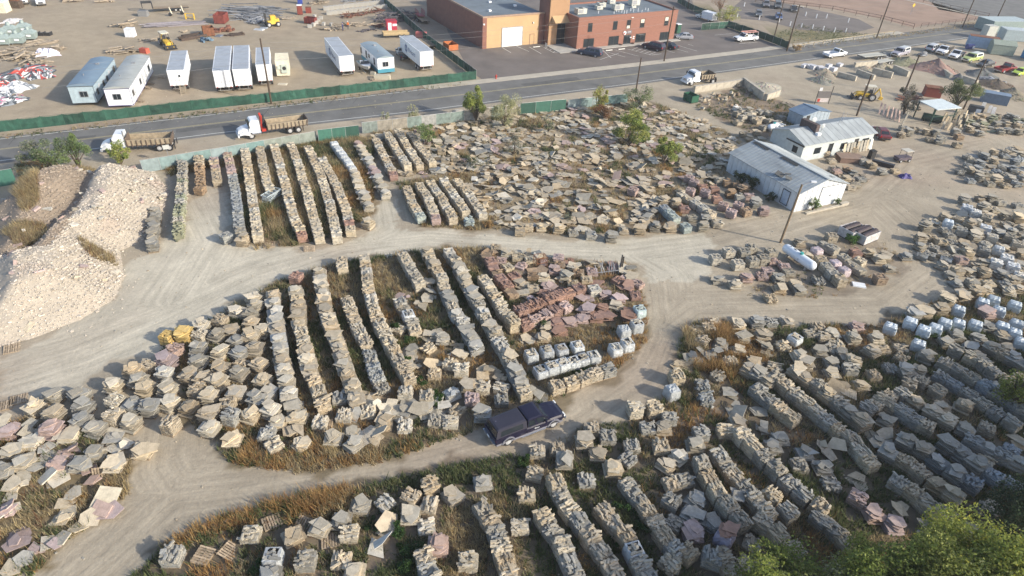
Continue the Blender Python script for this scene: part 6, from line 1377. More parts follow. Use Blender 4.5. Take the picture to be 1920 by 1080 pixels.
g = G(1817, 92); t = thing('blue_drum_bin', 'dark blue round-ended bin beside the pale blue container', 'bin', (g.x, g.y, 0), .2); b = MB(); b.cyl((-.9, 0, .6), (.9, 0, .6), .6, n=12); b.build('tank', mat('deep_blue', (.03, .05, .2), .5), t); b = MB(); b.bx(.2, .8, -.66, -.6, .3, .9); b.build('placard', WHITE, t)
# shelter with white flat roof
g = [G(1724, 190, 3.0), G(1765, 186, 3.0), G(1803, 203, 3.0), G(1758, 207, 3.0)]; t = thing('roofed_shelter', 'open shelter with a flat white roof over the stone stock', 'shelter', (g[0].x, g[0].y, 0))
b = MB(); b.prism([(p.x-g[0].x, p.y-g[0].y) for p in g[::-1]], 3.0, 3.12); b.build('roof', mat('shelter_roof', (.60, .66, .66), .6), t)
for p in g: b = MB(); q = (p-g[0])*.9+Vector((.2, .2, 0)); b.bx(q.x-.08, q.x+.08, q.y-.08, q.y+.08, 0, 3.0); b.build('post', mat('shelter_green', (.02, .06, .045), .7), t)
b = MB(); q0, q1 = g[2]-g[0], g[3]-g[0]; b.cyl((q0.x*.9, q0.y*.9, 1.6), (q1.x*.9, q1.y*.9, 1.6), .06); b.build('rail', mat('shelter_green', (.02, .06, .045)), t)
g3 = G(1745, 228); t = thing('roller_tank', 'dark green horizontal drum under the white shelter roof', 'tank', (g3.x, g3.y, 0), -.5); b = MB(); b.cyl((-1.6, 0, .7), (1.6, 0, .7), .65, n=14); b.build('drum', mat('dark_green', (.015, .04, .03), .5), t); b = MB(); b.bx(-1.3, -1.1, -.5, .5, 0, .4); b.bx(1.1, 1.3, -.5, .5, 0, .4); b.build('cradle', BLACKM, t)

# ------------------------------------------------------------------ tanks, bins, machines
def capsule(b, L, r, z, n=20):
    rings = []
    for i in range(7): a = pi/2*i/6; rings.append((-L/2+r-r*cos(a), r*sin(a)+.001))
    for i in range(7): a = pi/2*(1-i/6); rings.append((L/2-r+r*cos(a), r*sin(a)+.001))
    b.loft([[(x, q*cos(2*pi*k/n), z+q*sin(2*pi*k/n)) for k in range(n)] for x, q in rings])
def propane(label, p, q, r, L=None, text=None):
    m, ang, d = seg(p, q, r); L = L or d+r*1.2; t = thing('propane_tank', label, 'propane tank', (m.x, m.y, 0), ang); occ(m.x, m.y, 1.8); b = MB(); capsule(b, L, r, r+.25); b.build('shell', mat('tank_white', (.70, .74, .78), .35, ns=1, na=.05), t, smooth=True)
    for x in (-L*.3, L*.3): b = MB(); b.bx(x-.12, x+.12, -r*.7, r*.7, 0, .42); b.build('saddle', CONCG, t)
    b = MB(); b.cyl((L*.04, 0, 2*r+.2), (L*.04, 0, 2*r+.42), .22, .2, n=14); b.build('valve_dome', mat('valve_teal', (.05, .35, .32), .5), t)
    b = MB(); b.bx(-L*.2, -L*.12, -.05, .05, 2*r+.24, 2*r+.28); b.cyl((-L*.3, 0, 2*r+.2), (-L*.3, 0, 2*r+.32), .05, n=6); b.build('fittings', BLACKM, t)
    if text:
        for s_ in (-1, 1): text_part('tank_lettering', text, .34, BLACKM, t, (0, s_*(r*.88), r*1.55+.1), (R(58), 0, 0 if s_ < 0 else pi))
    return t
propane('long white propane tank with a teal valve dome', (1475, 470), (1520, 501), .55, L=4.9, text='Heritage'); propane('small white propane tank beside the office', (1436, 243), (1462, 236), .5, L=2.6)
# rusty open bins with dark rollers
for k, (p, q) in enumerate([((1580, 452), (1612, 432)), ((1602, 462), (1634, 436))]):
    m, ang, d = seg(p, q); t = thing('open_bin', ['blue-white open bin holding rusty rollers', 'peeling white open bin holding dark rollers'][k], 'open bin', (m.x, m.y, 0), ang-pi/2-.2, 'open bins with rollers'); bm = mat('bin_white', (.52, .50, .50), .7, ns=2.5, na=.3); occ(m.x, m.y, 1.6)
    for a in [(-1.0, 1.0, -1.5, -1.42), (-1.0, 1.0, 1.42, 1.5), (-1.0, -.93, -1.42, 1.42), (.93, 1.0, -1.42, 1.42)]: b = MB(); b.bx(*a, .1, 1.25); b.build('side_wall', bm, t)
    b = MB(); b.bx(-1, 1, -1.5, 1.5, .02, .1); b.build('floor', BLACKM, t)
    for x in (-.45, .45): b = MB(); b.cyl((x, -1.35, 1.0), (x, 1.35, 1.05), .38, n=14); b.build('roller', mat('roller', (.05, .035, .04), .6, ns=3, na=.3), t)
def openbox(label, p, w_, l_, h, ang, m_, cat='dumpster', name='dumpster', tilt=0, fill=None):
    g = G(*p); t = thing(name, label, cat, (g.x, g.y, 0), ang); occ(g.x, g.y, 1.3)
    for a in [(-w_/2, w_/2, -l_/2, -l_/2+.06), (-w_/2, w_/2, l_/2-.06, l_/2), (-w_/2, -w_/2+.06, -l_/2+.06, l_/2-.06), (w_/2-.06, w_/2, -l_/2+.06, l_/2-.06)]: b = MB(); b.bx(*a, .15, h); b.build('side_wall', m_, t)
    for i in range(int(l_/.7)):
        for s_ in (-1, 1): b = MB(); y = -l_/2+.3+i*.7; b.bx(min(s_*w_/2, s_*(w_/2+.07)), max(s_*w_/2, s_*(w_/2+.07)), y, y+.09, .15, h-.05); b.build('rib', m_, t)
    b = MB(); b.bx(-w_/2, w_/2, -l_/2, l_/2, .08, .15); b.build('floor', BLACKM, t); return t
openbox('dark green dumpster at the concrete bins', (1294, 190), 1.6, 2.4, 1.4, R(30), mat('dumpster_green', (.015, .09, .05), .6)); openbox('red-brown open skip in the far yard', (416, 42), 2.3, 3.6, 2.0, .1, mat('skip_red', (.20, .05, .04), .7, ns=2, na=.25)); openbox('rusty orange hopper box beside the red-brown skip', (392, 66), 2.2, 2.4, 1.8, .5, RUST)
openbox('orange skip behind the green fence', (845, 92), 2.2, 3.2, 1.3, R(30), mat('skip_orange', (.42, .13, .04), .7)); openbox('dark red box beside the concrete rubble', (583, 44), 1.6, 2.6, 1.4, 1.4, mat('dark_red', (.16, .035, .03), .7), cat='crate', name='metal_crate')
def boxy(label, p, d, ang, m_, cat, name, z=0.0, parts=()):
    g = G(*p); t = thing(name, label, cat, (g.x, g.y, z), ang); occ(g.x, g.y, max(d[0], d[1])/2); b = MB(); b.box((0, 0, d[2]/2), d, tp=(.97, .97)); b.build('body', m_, t)
    for nm, c, dd, mm in parts: b = MB(); b.box(c, dd); b.build(nm, mm, t)
    return t
def porta(label, p, m_, ang): return boxy(label, p, (1.15, 1.2, 2.1), ang, m_, 'portable toilet', 'portable_toilet', parts=[('roof', (0, 0, 2.18), (1.2, 1.25, .14), WHITE if m_ is not REDM else m_), ('door', (0, -.615, 1.05), (.85, .03, 1.9), m_), ('base', (0, 0, .05), (1.25, 1.3, .1), BLACKM)])
RB = mat('red_brown_cabin', (.22, .05, .035), .7); porta('red-brown tall cabin in the far yard', (563, 27), RB, .2); porta('blue portable toilet at the top of the far yard', (563, 7), mat('toilet_blue', (.03, .06, .3), .6), .2); boxy('small red-brown crate right of the tall cabin', (579, 24), (1.3, 1.1, 1.3), .2, RB, 'crate', 'metal_crate', parts=[('lid', (0, 0, 1.34), (1.34, 1.14, .06), RUST)])
porta('green toilet cabin at the brick building corner', (1269, 62), mat('dark_green2', (.02, .09, .06), .6), .5)
boxy('white wrapped cube beside the lumber pile', (246, 68), (1.7, 1.7, 1.6), .1, mat('wrap_white', (.66, .68, .72), .5, ns=2, na=.08, bump=.5), 'wrapped cube', 'wrapped_cube', parts=[('top_sheet', (0, 0, 1.62), (1.72, 1.72, .05), WHITE)])
boxy('red kiosk with white door in the far yard', (734, 56), (2.4, 2.2, 2.1), R(20), mat('kiosk_red', (.42, .03, .06), .5), 'kiosk', 'red_kiosk', parts=[('door', (-.5, -1.11, 1.0), (.8, .03, 1.7), WHITE), ('sign', (.65, -1.11, 1.35), (1.0, .03, .5), WHITE), ('roof', (0, 0, 2.16), (2.5, 2.3, .12), mat('kiosk_red2', (.36, .03, .05)))])
boxy('cream box at the top left corner', (4, 22), (3, 3, 2.2), .2, cream, 'box', 'storage_box', parts=[('lid', (0, 0, 2.25), (3.1, 3.1, .12), WHITE)])
boxy('dark brown crate stack beside the white pickups', (27, 14), (3.6, 1.8, 1.5), .1, mat('crate_brown', (.10, .07, .05), .9, ns=3, na=.4), 'crate stack', 'crate_stack', parts=[('top_crate', (.6, .2, 1.75), (1.6, 1.2, .5), RUST)])
# hopper boxes (grey concrete buckets) at the left edge
HG = mat('hopper_grey', (.27, .33, .32), .6, ns=1.5, na=.15)
for k, q in enumerate([(10, 84), (36, 82), (58, 74), (22, 66), (48, 62), (2, 72)]):
    g = G(*q); t = thing('concrete_hopper', ['grey hopper box with white placard at the left edge', 'grey hopper box with white placard, front middle', 'grey hopper box at the right end of its group', 'small grey hopper in the back row', 'grey hopper with tall spout in the back row', 'cut-off grey hopper at the picture edge'][k], 'hopper', (g.x, g.y, 0), .3, 'grey hopper boxes'); s_ = 1.0
    b = MB(); b.loft([[(-1.1, -.9, .3), (1.1, -.9, .3), (1.1, .9, .3), (-1.1, .9, .3)], [(-1.3, -1.1, 1.4), (1.3, -1.1, 1.4), (1.3, 1.1, 1.4), (-1.3, 1.1, 1.4)], [(-.6, -.5, 2.0), (.6, -.5, 2.0), (.6, .5, 2.0), (-.6, .5, 2.0)]]); b.build('box', HG, t)
    b = MB(); b.cyl((0, 0, 2.0), (0, 0, 2.6), .4, .3, n=12); b.build('spout', HG, t); b = MB(); b.box((.2, -1.12, 1.0), (.8, .04, .35)); b.build('placard', WHITE, t); b = MB()
    for x in (-.9, .9):
        for y in (-.7, .7): b.bx(x-.06, x+.06, y-.06, y+.06, 0, .4)
    b.build('feet', STEEL, t)
# wheel loaders / backhoes / telehandler
def backhoe(label, rear, front, scale=1.0, canopy=True, bucket_wide=True, body=YELM, name='backhoe_loader'):
    t = vehicle_root(label, rear, front, name, 'backhoe loader', 2.0, None, None); L = (G(*front)-G(*rear)).length; L = max(2.1, min(2.8, L)); rx, fx = -L/2, L/2
    b = MB(); b.loft([[(rx-.4, -.45, .6), (rx-.4, .45, .6), (rx-.4, .45, 1.2), (rx-.4, -.45, 1.2)], [(.3, -.45, .6), (.3, .45, .6), (.3, .45, 1.3), (.3, -.45, 1.3)], [(fx+.6, -.4, .65), (fx+.6, .4, .65), (fx+.6, .38, 1.2), (fx+.6, -.38, 1.2)]]); b.build('body', body, t)
    for s_ in (-1, 1): wheel(t, rx, s_*.85, .72, .45); wheel(t, fx, s_*.85, .48, .32)
    if canopy:
        for x in (rx-.2, .25):
            for s_ in (-1, 1): b = MB(); b.cyl((x, s_*.6, 1.2), (x, s_*.6, 2.6), .045, n=6); b.build('canopy_post', BLACKM, t)
        b = MB(); b.bx(rx-.4, .5, -.75, .75, 2.6, 2.72); b.build('canopy', mat('canopy_cream', (.60, .56, .45), .6), t)
    b = MB(); b.bx(rx, rx+.5, -.3, .3, 1.2, 1.9); b.build('seat', BLACKM, t)
    for s_ in (-1, 1): b = MB(); b.loft([[(.3, s_*.6-.06, 1.2), (.3, s_*.6+.06, 1.2), (.3, s_*.6+.06, 1.4), (.3, s_*.6-.06, 1.4)], [(fx+.5, s_*.6-.06, 1.1), (fx+.5, s_*.6+.06, 1.1), (fx+.5, s_*.6+.06, 1.3), (fx+.5, s_*.6-.06, 1.3)], [(fx+1.3, s_*.6-.06, .3), (fx+1.3, s_*.6+.06, .3), (fx+1.3, s_*.6+.06, .5), (fx+1.3, s_*.6-.06, .5)]]); b.build('loader_arm', body, t)
    b = MB(); b.side([(fx+1.2, .05), (fx+1.9, .1), (fx+1.85, .16), (fx+1.3, .2), (fx+1.28, .8), (fx+1.18, .8)], -1.1, 1.1); b.build('front_bucket', BLACKM if bucket_wide else body, t)
    b = MB(); b.cyl((rx-.5, 0, 1.0), (rx-1.1, 0, 2.3), .13, n=6); b.build('boom', body, t); b = MB(); b.cyl((rx-1.1, 0, 2.3), (rx-1.8, 0, 1.0), .11, n=6); b.build('stick', body, t); b = MB(); b.side([(rx-1.7, .9), (rx-1.4, .3), (rx-2.1, .2), (rx-2.2, .7)], -.3, .3); b.build('rear_bucket', body, t)
    return t
backhoe('yellow backhoe loader with cream canopy by the dark pole', (1632, 190), (1612, 188)); backhoe('yellow backhoe with red nose behind the white trailers', (300, 84), (310, 92), body=YELM, name='backhoe_loader')
t = vehicle_root('yellow telehandler with black mast in the far yard', (523, 50), (503, 52), 'telehandler', 'telehandler', 2.0, None, None); b = MB(); b.loft([[(-1.6, -.7, .6), (-1.6, .7, .6), (-1.6, .6, 1.7), (-1.6, -.6, 1.7)], [(1.0, -.7, .6), (1.0, .7, .6), (1.0, .6, 1.3), (1.0, -.6, 1.3)]]); b.build('body', YELM, t); b = MB(); b.bx(-.9, .3, -.55, .55, 1.2, 2.4); b.build('cab', YELM, t); b = MB(); b.bx(.302, .32, -.45, .45, 1.6, 2.3); b.bx(-.8, .2, -.565, -.552, 1.6, 2.3); b.build('window', GLASS, t)
b = MB(); b.bx(1.2, 1.4, -.6, -.4, .2, 3.0); b.bx(1.2, 1.4, .4, .6, .2, 3.0); b.build('mast', BLACKM, t); b = MB(); b.bx(1.4, 2.6, -.5, -.4, .2, .28); b.bx(1.4, 2.6, .4, .5, .2, .28); b.build('fork', BLACKM, t)
for x in (-1.2, .9):
    for y in (-.85, .85): wheel(t, x, y, .55, .35)
# flatbed, gooseneck and utility trailers
def trailer(label, a, c, W, h, m_, sides=0, goose=False, name='flatbed_trailer', sidem=None):
    m, ang, L = seg(a, c); t = thing(name, label, 'trailer', (m.x, m.y, 0), ang); occ(m.x, m.y, 2); b = MB()
    for y in (-W/2+.05, W/2-.05): b.bx(-L/2, L/2, y-.05, y+.05, h-.25, h-.05)
    for i in range(int(L/1)): b.bx(-L/2+i, -L/2+i+.08, -W/2+.1, W/2-.1, h-.2, h-.06)
    b.build('frame', m_, t)
    for i in range(6): b = MB(); w_ = W/6; b.bx(-L/2, L/2, -W/2+i*w_+.01, -W/2+(i+1)*w_-.01, h-.05, h, t=U(.8, 1.2)); b.build('deck_board', sidem or WOOD, t)
    if sides:
        for s_ in (-1, 1):
            for k in range(2): b = MB(); b.bx(-L/2, L/2, min(s_*(W/2), s_*(W/2-.05)), max(s_*(W/2), s_*(W/2-.05)), h+sides/2*k+.01, h+sides/2*(k+1), t=U(.9, 1.2)); b.build('side_board', sidem or WOOD, t)
        b = MB(); b.bx(-L/2, -L/2+.05, -W/2, W/2, h, h+sides); b.build('end_board', sidem or WOOD, t)
    for x in (L*.12, L*.12+1.0):
        for s_ in (-1, 1): wheel(t, x, s_*(W/2+.1), .36, .24)
    if goose: b = MB(); b.bx(-L/2-.1, -L/2+.1, -.9, .9, h-.2, h+1.3); b.bx(-L/2-2.2, -L/2, -.8, -.6, h+1.2, h+1.45); b.bx(-L/2-2.2, -L/2, .6, .8, h+1.2, h+1.45); b.bx(-L/2-2.3, -L/2-2.1, -.8, .8, h+1.2, h+1.45); b.bx(-L/2-2.25, -L/2-2.1, -.1, .1, .9, h+1.2); b.build('gooseneck', m_, t)
    else: b = MB(); b.cyl((-L/2, -W/3, h-.15), (-L/2-1.2, 0, h-.2), .05, n=6); b.cyl((-L/2, W/3, h-.15), (-L/2-1.2, 0, h-.2), .05, n=6); b.build('drawbar', m_, t)
    return t
trailer('black gooseneck flatbed trailer at the top of the far yard', (288, 22), (354, 18), 2.4, .9, BLACKM, goose=True); trailer('tan wooden-sided utility trailer in front of the red kiosk', (718, 70), (766, 68), 2.0, .6, BLACKM, sides=.6, sidem=mat('fresh_board', (.42, .32, .18), .8, tint=True), name='utility_trailer')
trailer('pale flatbed trailer on the verge behind the block bins', (1612, 112), (1652, 108), 2.3, .9, BLACKM, sidem=mat('pale_deck', (.45, .44, .38), .7, tint=True)); trailer('second pale flatbed trailer behind the block bins', (1640, 122), (1668, 117), 2.0, .7, BLACKM, sidem=mat('pale_deck', (.45, .44, .38), .7, tint=True)); trailer('low grey lowboy trailer behind the lettered trailer', (790, 78), (812, 92), 2.2, .7, STEEL)
t = trailer('red scissor lift on a trailer beyond the green fence', (778, 28), (798, 46), 2.0, .8, BLACKM, name='lift_trailer')
b = MB()
for x in (-1.5, -.5, .5, 1.5):
    for y in (-.8, .8): b.bx(x-.04, x+.04, y-.04, y+.04, 1.2, 2.4)
b.bx(-1.6, 1.6, -.85, .85, 1.1, 1.2)
for y in (-.8, .8): b.bx(-1.6, 1.6, y-.03, y+.03, 2.34, 2.42); b.bx(-1.6, 1.6, y-.03, y+.03, 1.8, 1.86)
b.build('lift_cage', mat('lift_red', (.30, .05, .06), .6), t)
# boat on its trailer
m, ang, L = seg((676, 122), (694, 142)); t = thing('motor_boat', 'old grey-white motor boat parked beside a white trailer', 'boat', (m.x, m.y, 0), ang); hull = mat('boat_hull', (.42, .42, .40), .5, ns=2, na=.2); b = MB(); Lh = 5.6
st = [(-Lh/2, 1.0, .45, 1.15), (-1.2, 1.1, .4, 1.2), (.6, 1.05, .45, 1.3), (1.9, .7, .6, 1.4), (Lh/2, .08, .95, 1.5)]
b.loft([[(x, -w_, z1), (x, -w_*.8, z0+.3), (x, 0, z0), (x, w_*.8, z0+.3), (x, w_, z1)] for x, w_, z0, z1 in st]); b.build('hull', hull, t)
b = MB(); b.add([(.3, -1.0, 1.3), (.3, 1.0, 1.3), (1.9, .66, 1.42), (2.6, .15, 1.5), (2.6, -.15, 1.5), (1.9, -.66, 1.42)], [(0, 1, 2, 3, 4, 5)]); b.build('foredeck', WHITE, t); b = MB(); b.add([(-2.5, -.85, 1.18), (-2.5, .85, 1.18), (.2, .85, 1.28), (.2, -.85, 1.28)], [(3, 2, 1, 0)]); b.build('cockpit', mat('cockpit_green', (.05, .12, .10), .5), t)
b = MB(); b.loft([[(.2, -.9, 1.3), (.2, .9, 1.3), (-.1, .75, 1.75), (-.1, -.75, 1.75)], [(.24, -.9, 1.3), (.24, .9, 1.3), (-.06, .75, 1.75), (-.06, -.75, 1.75)]]); b.build('windscreen', GLASS, t)
for y in (-.45, .45): b = MB(); b.bx(-.9, -.4, y-.25, y+.25, 1.2, 1.7); b.build('seat', WHITE, t)
b = MB(); b.bx(-2.6, 2.9, -.7, -.6, .3, .42); b.bx(-2.6, 2.9, .6, .7, .3, .42); b.build('trailer_frame', STEEL, t); 
for y in (-1.0, 1.0): wheel(t, -.6, y, .3, .2)
# people
def person(label, p, shirt, pants, hat=None):
    g = G(*p); t = thing('person', label, 'person', (g.x, g.y, 0), U(0, 6)); me = bpy.data.meshes.new('body'); V = [(0, 0, 1.0), (0, 0, 1.25), (0, 0, 1.45), (0, 0, 1.56), (0, 0, 1.70), (.1, 0, .95), (.12, .02, .5), (.13, 0, .06), (.13, .12, .04), (-.1, 0, .95), (-.12, -.02, .5), (-.13, .03, .06), (-.13, .15, .04), (.2, 0, 1.42), (.27, .02, 1.14), (.26, .1, .88), (-.2, 0, 1.42), (-.27, .02, 1.14), (-.26, .1, .88)]
    E = [(0, 1), (1, 2), (2, 3), (3, 4), (0, 5), (5, 6), (6, 7), (7, 8), (0, 9), (9, 10), (10, 11), (11, 12), (2, 13), (13, 14), (14, 15), (2, 16), (16, 17), (17, 18)]
    me.from_pydata(V, E, []); me.skin_vertices.new() if hasattr(me.skin_vertices, 'new') else None
    o = ob('body', me, t); mo = o.modifiers.new('skin', 'SKIN')
    rr = [.15, .16, .17, .07, .11, .10, .075, .05, .045, .10, .075, .05, .045, .075, .05, .04, .075, .05, .04]
    dg = bpy.context.evaluated_depsgraph_get()
    for i, sv_ in enumerate(o.data.skin_vertices[0].data): sv_.radius = (rr[i], rr[i]*.85)
    o.data.skin_vertices[0].data[0].use_root = True; mo.use_smooth_shade = True; o.modifiers.new('sub', 'SUBSURF').levels = 1; o.modifiers['sub'].render_levels = 1
    m_ = bpy.data.materials.new('clothes'); m_.use_nodes = True; N = m_.node_tree.nodes; L_ = m_.node_tree.links; tc = N.new('ShaderNodeTexCoord'); sp = N.new('ShaderNodeSeparateXYZ'); L_.new(tc.outputs['Object'], sp.inputs[0]); cr = N.new('ShaderNodeValToRGB'); cr.color_ramp.interpolation = 'CONSTANT'
    mr = N.new('ShaderNodeMapRange'); mr.inputs[2].default_value = 1.85; L_.new(sp.outputs['Z'], mr.inputs[0]); L_.new(mr.outputs[0], cr.inputs[0]); e = cr.color_ramp.elements; e[0].position = 0; e[0].color = (.03, .025, .02, 1); e[1].position = .07; e[1].color = (*pants, 1); k = e.new(.52); k.color = (*shirt, 1); k = e.new(.83); k.color = (.42, .24, .17, 1); L_.new(cr.outputs[0], N['Principled BSDF'].inputs['Base Color']); me.materials.append(m_)
    h = MB(); h.cyl((0, 0, 1.76), (0, 0, 1.86), .125, .07, n=10); h.cyl((0, .03, 1.76), (0, .03, 1.775), .15, n=10); h.build('hard_hat', hat or WHITE, t)
person('person in an orange vest standing in the far yard', (653, 55), (.62, .16, .03), (.06, .07, .1)); person('person in dark blue work clothes in the far yard', (643, 58), (.04, .045, .12), (.05, .05, .13), mat('hat_blue', (.1, .12, .3)))
# ------------------------------------------------------------------ clutter of the far yard and block bins
def pile(label, a, c, n, size, m_, name, cat, piece, spread=.6, h=.6, ang=None, messy=.3, tt=(.7, 1.3), flat=False):
    """heap of long pieces between two places; each piece a part"""
    m, an, L = seg(a, c); an = an if ang is None else ang; t = thing(name, label, cat, (m.x, m.y, 0), an); occ(m.x, m.y, 1); n = int(n*1.6); h *= 1.7; size = (size[0], size[1]*1.25, size[2]*1.35)
    for i in range(n):
        l_, w_, th = [q*U(.8, 1.2) for q in size]; b = MB(); b.box((0, 0, 0), (l_, w_, th), t=U(*tt), j=min(w_, th)*.12)
        o = b.build(piece, m_, t, (U(-L/2, L/2)*.9, U(-spread, spread), th/2+U(0, h)*(i/n)), (U(-.1, .1)*messy, U(-.12, .12)*messy*2, U(-1, 1)*messy+(0 if U(0, 1) < .8 else U(-1, 1)*messy*2)))
    return t
PLK = mat('plank', (.30, .25, .19), .9, ns=3, na=.25, tint=True); MT = mat('steel_tube', (.22, .23, .25), .6, ns=3, na=.25, tint=True); RT = mat('rusty_tube', (.17, .075, .05), .8, ns=3, na=.3, tint=True)
pile('long steel pipes stacked below the gooseneck trailer', (295, 50), (358, 46), 22, (7.5, .14, .12), mat('pipe_mix', (.24, .22, .24), .6, tint=True), 'pipe_pile', 'pipe pile', 'pipe', 1.4, .3, messy=.06)
pile('grey steel truss lengths piled beside the telehandler', (425, 20), (520, 26), 40, (6.5, .12, .12), MT, 'truss_pile', 'steel pile', 'bar', 5.0, .7, messy=.35)
pile('blue-grey roof trusses and bars near the red-brown skip', (440, 34), (490, 38), 34, (3, .15, .1), MT, 'steel_scrap_pile', 'steel pile', 'bar', 2.0, .5, messy=.9)
pile('dark scaffold frames piled along the green fence', (705, 44), (775, 30), 70, (3.0, .12, .1), mat('dark_tube', (.10, .09, .10), .7, tint=True), 'scaffold_pile', 'scaffold pile', 'tube', 3.2, 1.2, messy=.8)
pile('row of red steel frames in front of the pale block rows', (640, 35), (720, 20), 46, (1.8, .1, .1), RT, 'red_frame_row', 'steel frames', 'frame_bar', .8, .8, messy=1.2)
pile('grey pallet timber pile left of the red machine', (207, 100), (258, 96), 18, (2.2, .5, .1), PLK, 'timber_pile', 'timber pile', 'board', 1.3, .7, messy=.5)
pile('brown lumber bundle beside the white wrapped cube', (222, 52), (248, 46), 14, (2.4, .35, .14), PLK, 'lumber_pile', 'lumber pile', 'board', 1.2, .8, messy=.3)
pile('flat planks lying below the small frames at left', (60, 84), (96, 78), 12, (3.6, .4, .1), PLK, 'plank_pile', 'plank pile', 'plank', 1.6, .3, messy=.2)
pile('mixed timber scrap heap at the left edge', (2, 112), (75, 100), 46, (2.2, .3, .12), PLK, 'scrap_timber_heap', 'timber heap', 'plank', 3.0, .8, messy=1.0)
pile('second timber scrap heap beside the white tarp', (50, 118), (90, 120), 24, (1.8, .35, .12), PLK, 'scrap_timber_heap', 'timber heap', 'plank', 1.8, .6, messy=1.0)
pile('dark pallet-like platform left of the rusty hopper', (348, 74), (372, 70), 7, (3.6, .22, .3), mat('dark_timber', (.07, .05, .04), .9, tint=True), 'dark_platform', 'platform', 'beam', 1.0, .5, messy=.02)
pile('brown beams lying right of the rusty hopper', (425, 66), (462, 64), 7, (2.6, .18, .14), mat('dark_timber', (.07, .05, .04), .9, tint=True), 'beam_group', 'beams', 'beam', 1.0, .1, messy=.5)
pile('black scrap lying in front of the scaffold pile', (672, 60), (702, 56), 14, (1.6, .1, .1), mat('dark_tube', (.10, .09, .10), .7, tint=True), 'scrap_heap', 'scrap', 'bar', .6, .2, messy=1.2)
pile('blue and black scrap parts below the rusty hopper', (378, 78), (398, 76), 12, (.9, .3, .25), mat('blue_scrap', (.10, .16, .22), .7, tint=True), 'scrap_heap', 'scrap', 'part', .8, .4, messy=1.2)
pile('brown debris heap at the top left of the far yard', (118, 2), (152, 2), 16, (2, .4, .2), PLK, 'debris_heap', 'debris heap', 'plank', 1.2, .6, messy=1.0)
pile('pink-brown timber scrap at the foot of the yellow sawhorse', (345, 60), (352, 58), 4, (1.8, .2, .1), PLK, 'timber_scrap', 'timber', 'plank', .5, .1, messy=.6)
pile('grey timber stacked between white cabins and persons', (620, 50), (700, 46), 16, (2.2, .2, .15), PLK, 'timber_line', 'timber', 'beam', 1.0, .3, messy=1.0)
pile('scattered rusty rods behind the small shelter tree', (1690, 190), (1720, 184), 14, (2.2, .16, .12), RT, 'rusty_rod_pile', 'scrap', 'rod', .9, .4, messy=1.0)
pile('long brown boards on the ground by the office end', (1545, 262), (1562, 250), 8, (2.4, .3, .12), PLK, 'board_pile', 'boards', 'board', .8, .4, messy=.8)
pile('lumber scrap beside the long empty truck bay', (1478, 196), (1500, 203), 8, (2.4, .3, .1), PLK, 'board_pile', 'boards', 'board', .6, .1, messy=.4)
random.seed(21)
for lb, a, c, n, sz, mt_, pc, sp_, h_ in [('rusty machine parts scattered below the red-brown skip', (400, 60), (440, 56), 14, (1.0, .4, .3), RT, 'part', 1.4, .3), ('white and grey boards behind the telehandler', (530, 36), (550, 33), 8, (2, .5, .1), PLK, 'board', 1.0, .2), ('dark timber beams by the small red crate', (600, 55), (640, 56), 8, (2.4, .2, .2), PLK, 'beam', .8, .2),
    ('grey planks in a heap left of the blue-roofed office', (95, 96), (112, 92), 10, (2.2, .3, .12), PLK, 'plank', 1.0, .5), ('black steel frames beyond the precast blocks', (640, 4), (700, -2), 20, (2.2, .12, .1), MT, 'bar', 1.5, .6), ('brown timber bundle above the block rows', (585, 8), (612, 5), 14, (2.4, .25, .15), PLK, 'beam', 1.0, .7),
    ('metal scrap under the steel trusses', (470, 44), (500, 40), 18, (1.2, .3, .2), MT, 'scrap_piece', 1.2, .4), ('orange and red tubes beside the red kiosk', (700, 52), (722, 48), 14, (2.0, .12, .1), RT, 'tube', 1.0, .4), ('loose boards below the steel pipes', (262, 76), (300, 72), 8, (2.0, .25, .08), PLK, 'board', 1.6, .05), ('timber offcuts near the boat bow', (690, 150), (705, 149), 6, (1.2, .2, .1), PLK, 'offcut', .5, .1),
    ('pale debris line above the white pickups', (180, 4), (212, 3), 9, (1.6, .4, .2), PLK, 'board', .8, .3), ('grey scrap between hoppers and timber heap', (20, 96), (52, 92), 16, (1.6, .3, .12), PLK, 'plank', 1.0, .4), ('dark scrap row left of the silver pickup', (1655, 108), (1668, 104), 10, (1.6, .15, .12), MT, 'bar', .9, .5), ('timber and stone offcuts behind the white shelter', (1705, 198), (1722, 206), 12, (1.6, .3, .15), PLK, 'offcut', 1.0, .4),
    ('dark machine scrap right of the red gravel cone', (1722, 106), (1735, 104), 12, (1.2, .2, .2), MT, 'scrap_piece', .8, .6), ('grey scrap along the right gravel heaps', (1845, 150), (1875, 160), 14, (1.4, .4, .3), MT, 'scrap_piece', 1.0, .3), ('clutter of stone offcuts below the warehouse right side', (1596, 352), (1612, 330), 14, (1.2, .5, .15), PLK, 'offcut', .8, .3), ('brown planks along the warehouse right wall', (1560, 318), (1580, 328), 10, (2, .3, .1), PLK, 'plank', .8, .3)]:
    pile(lb, a, c, n, sz, mt_, 'scrap_pile', 'scrap pile', pc, sp_, h_, messy=.9)
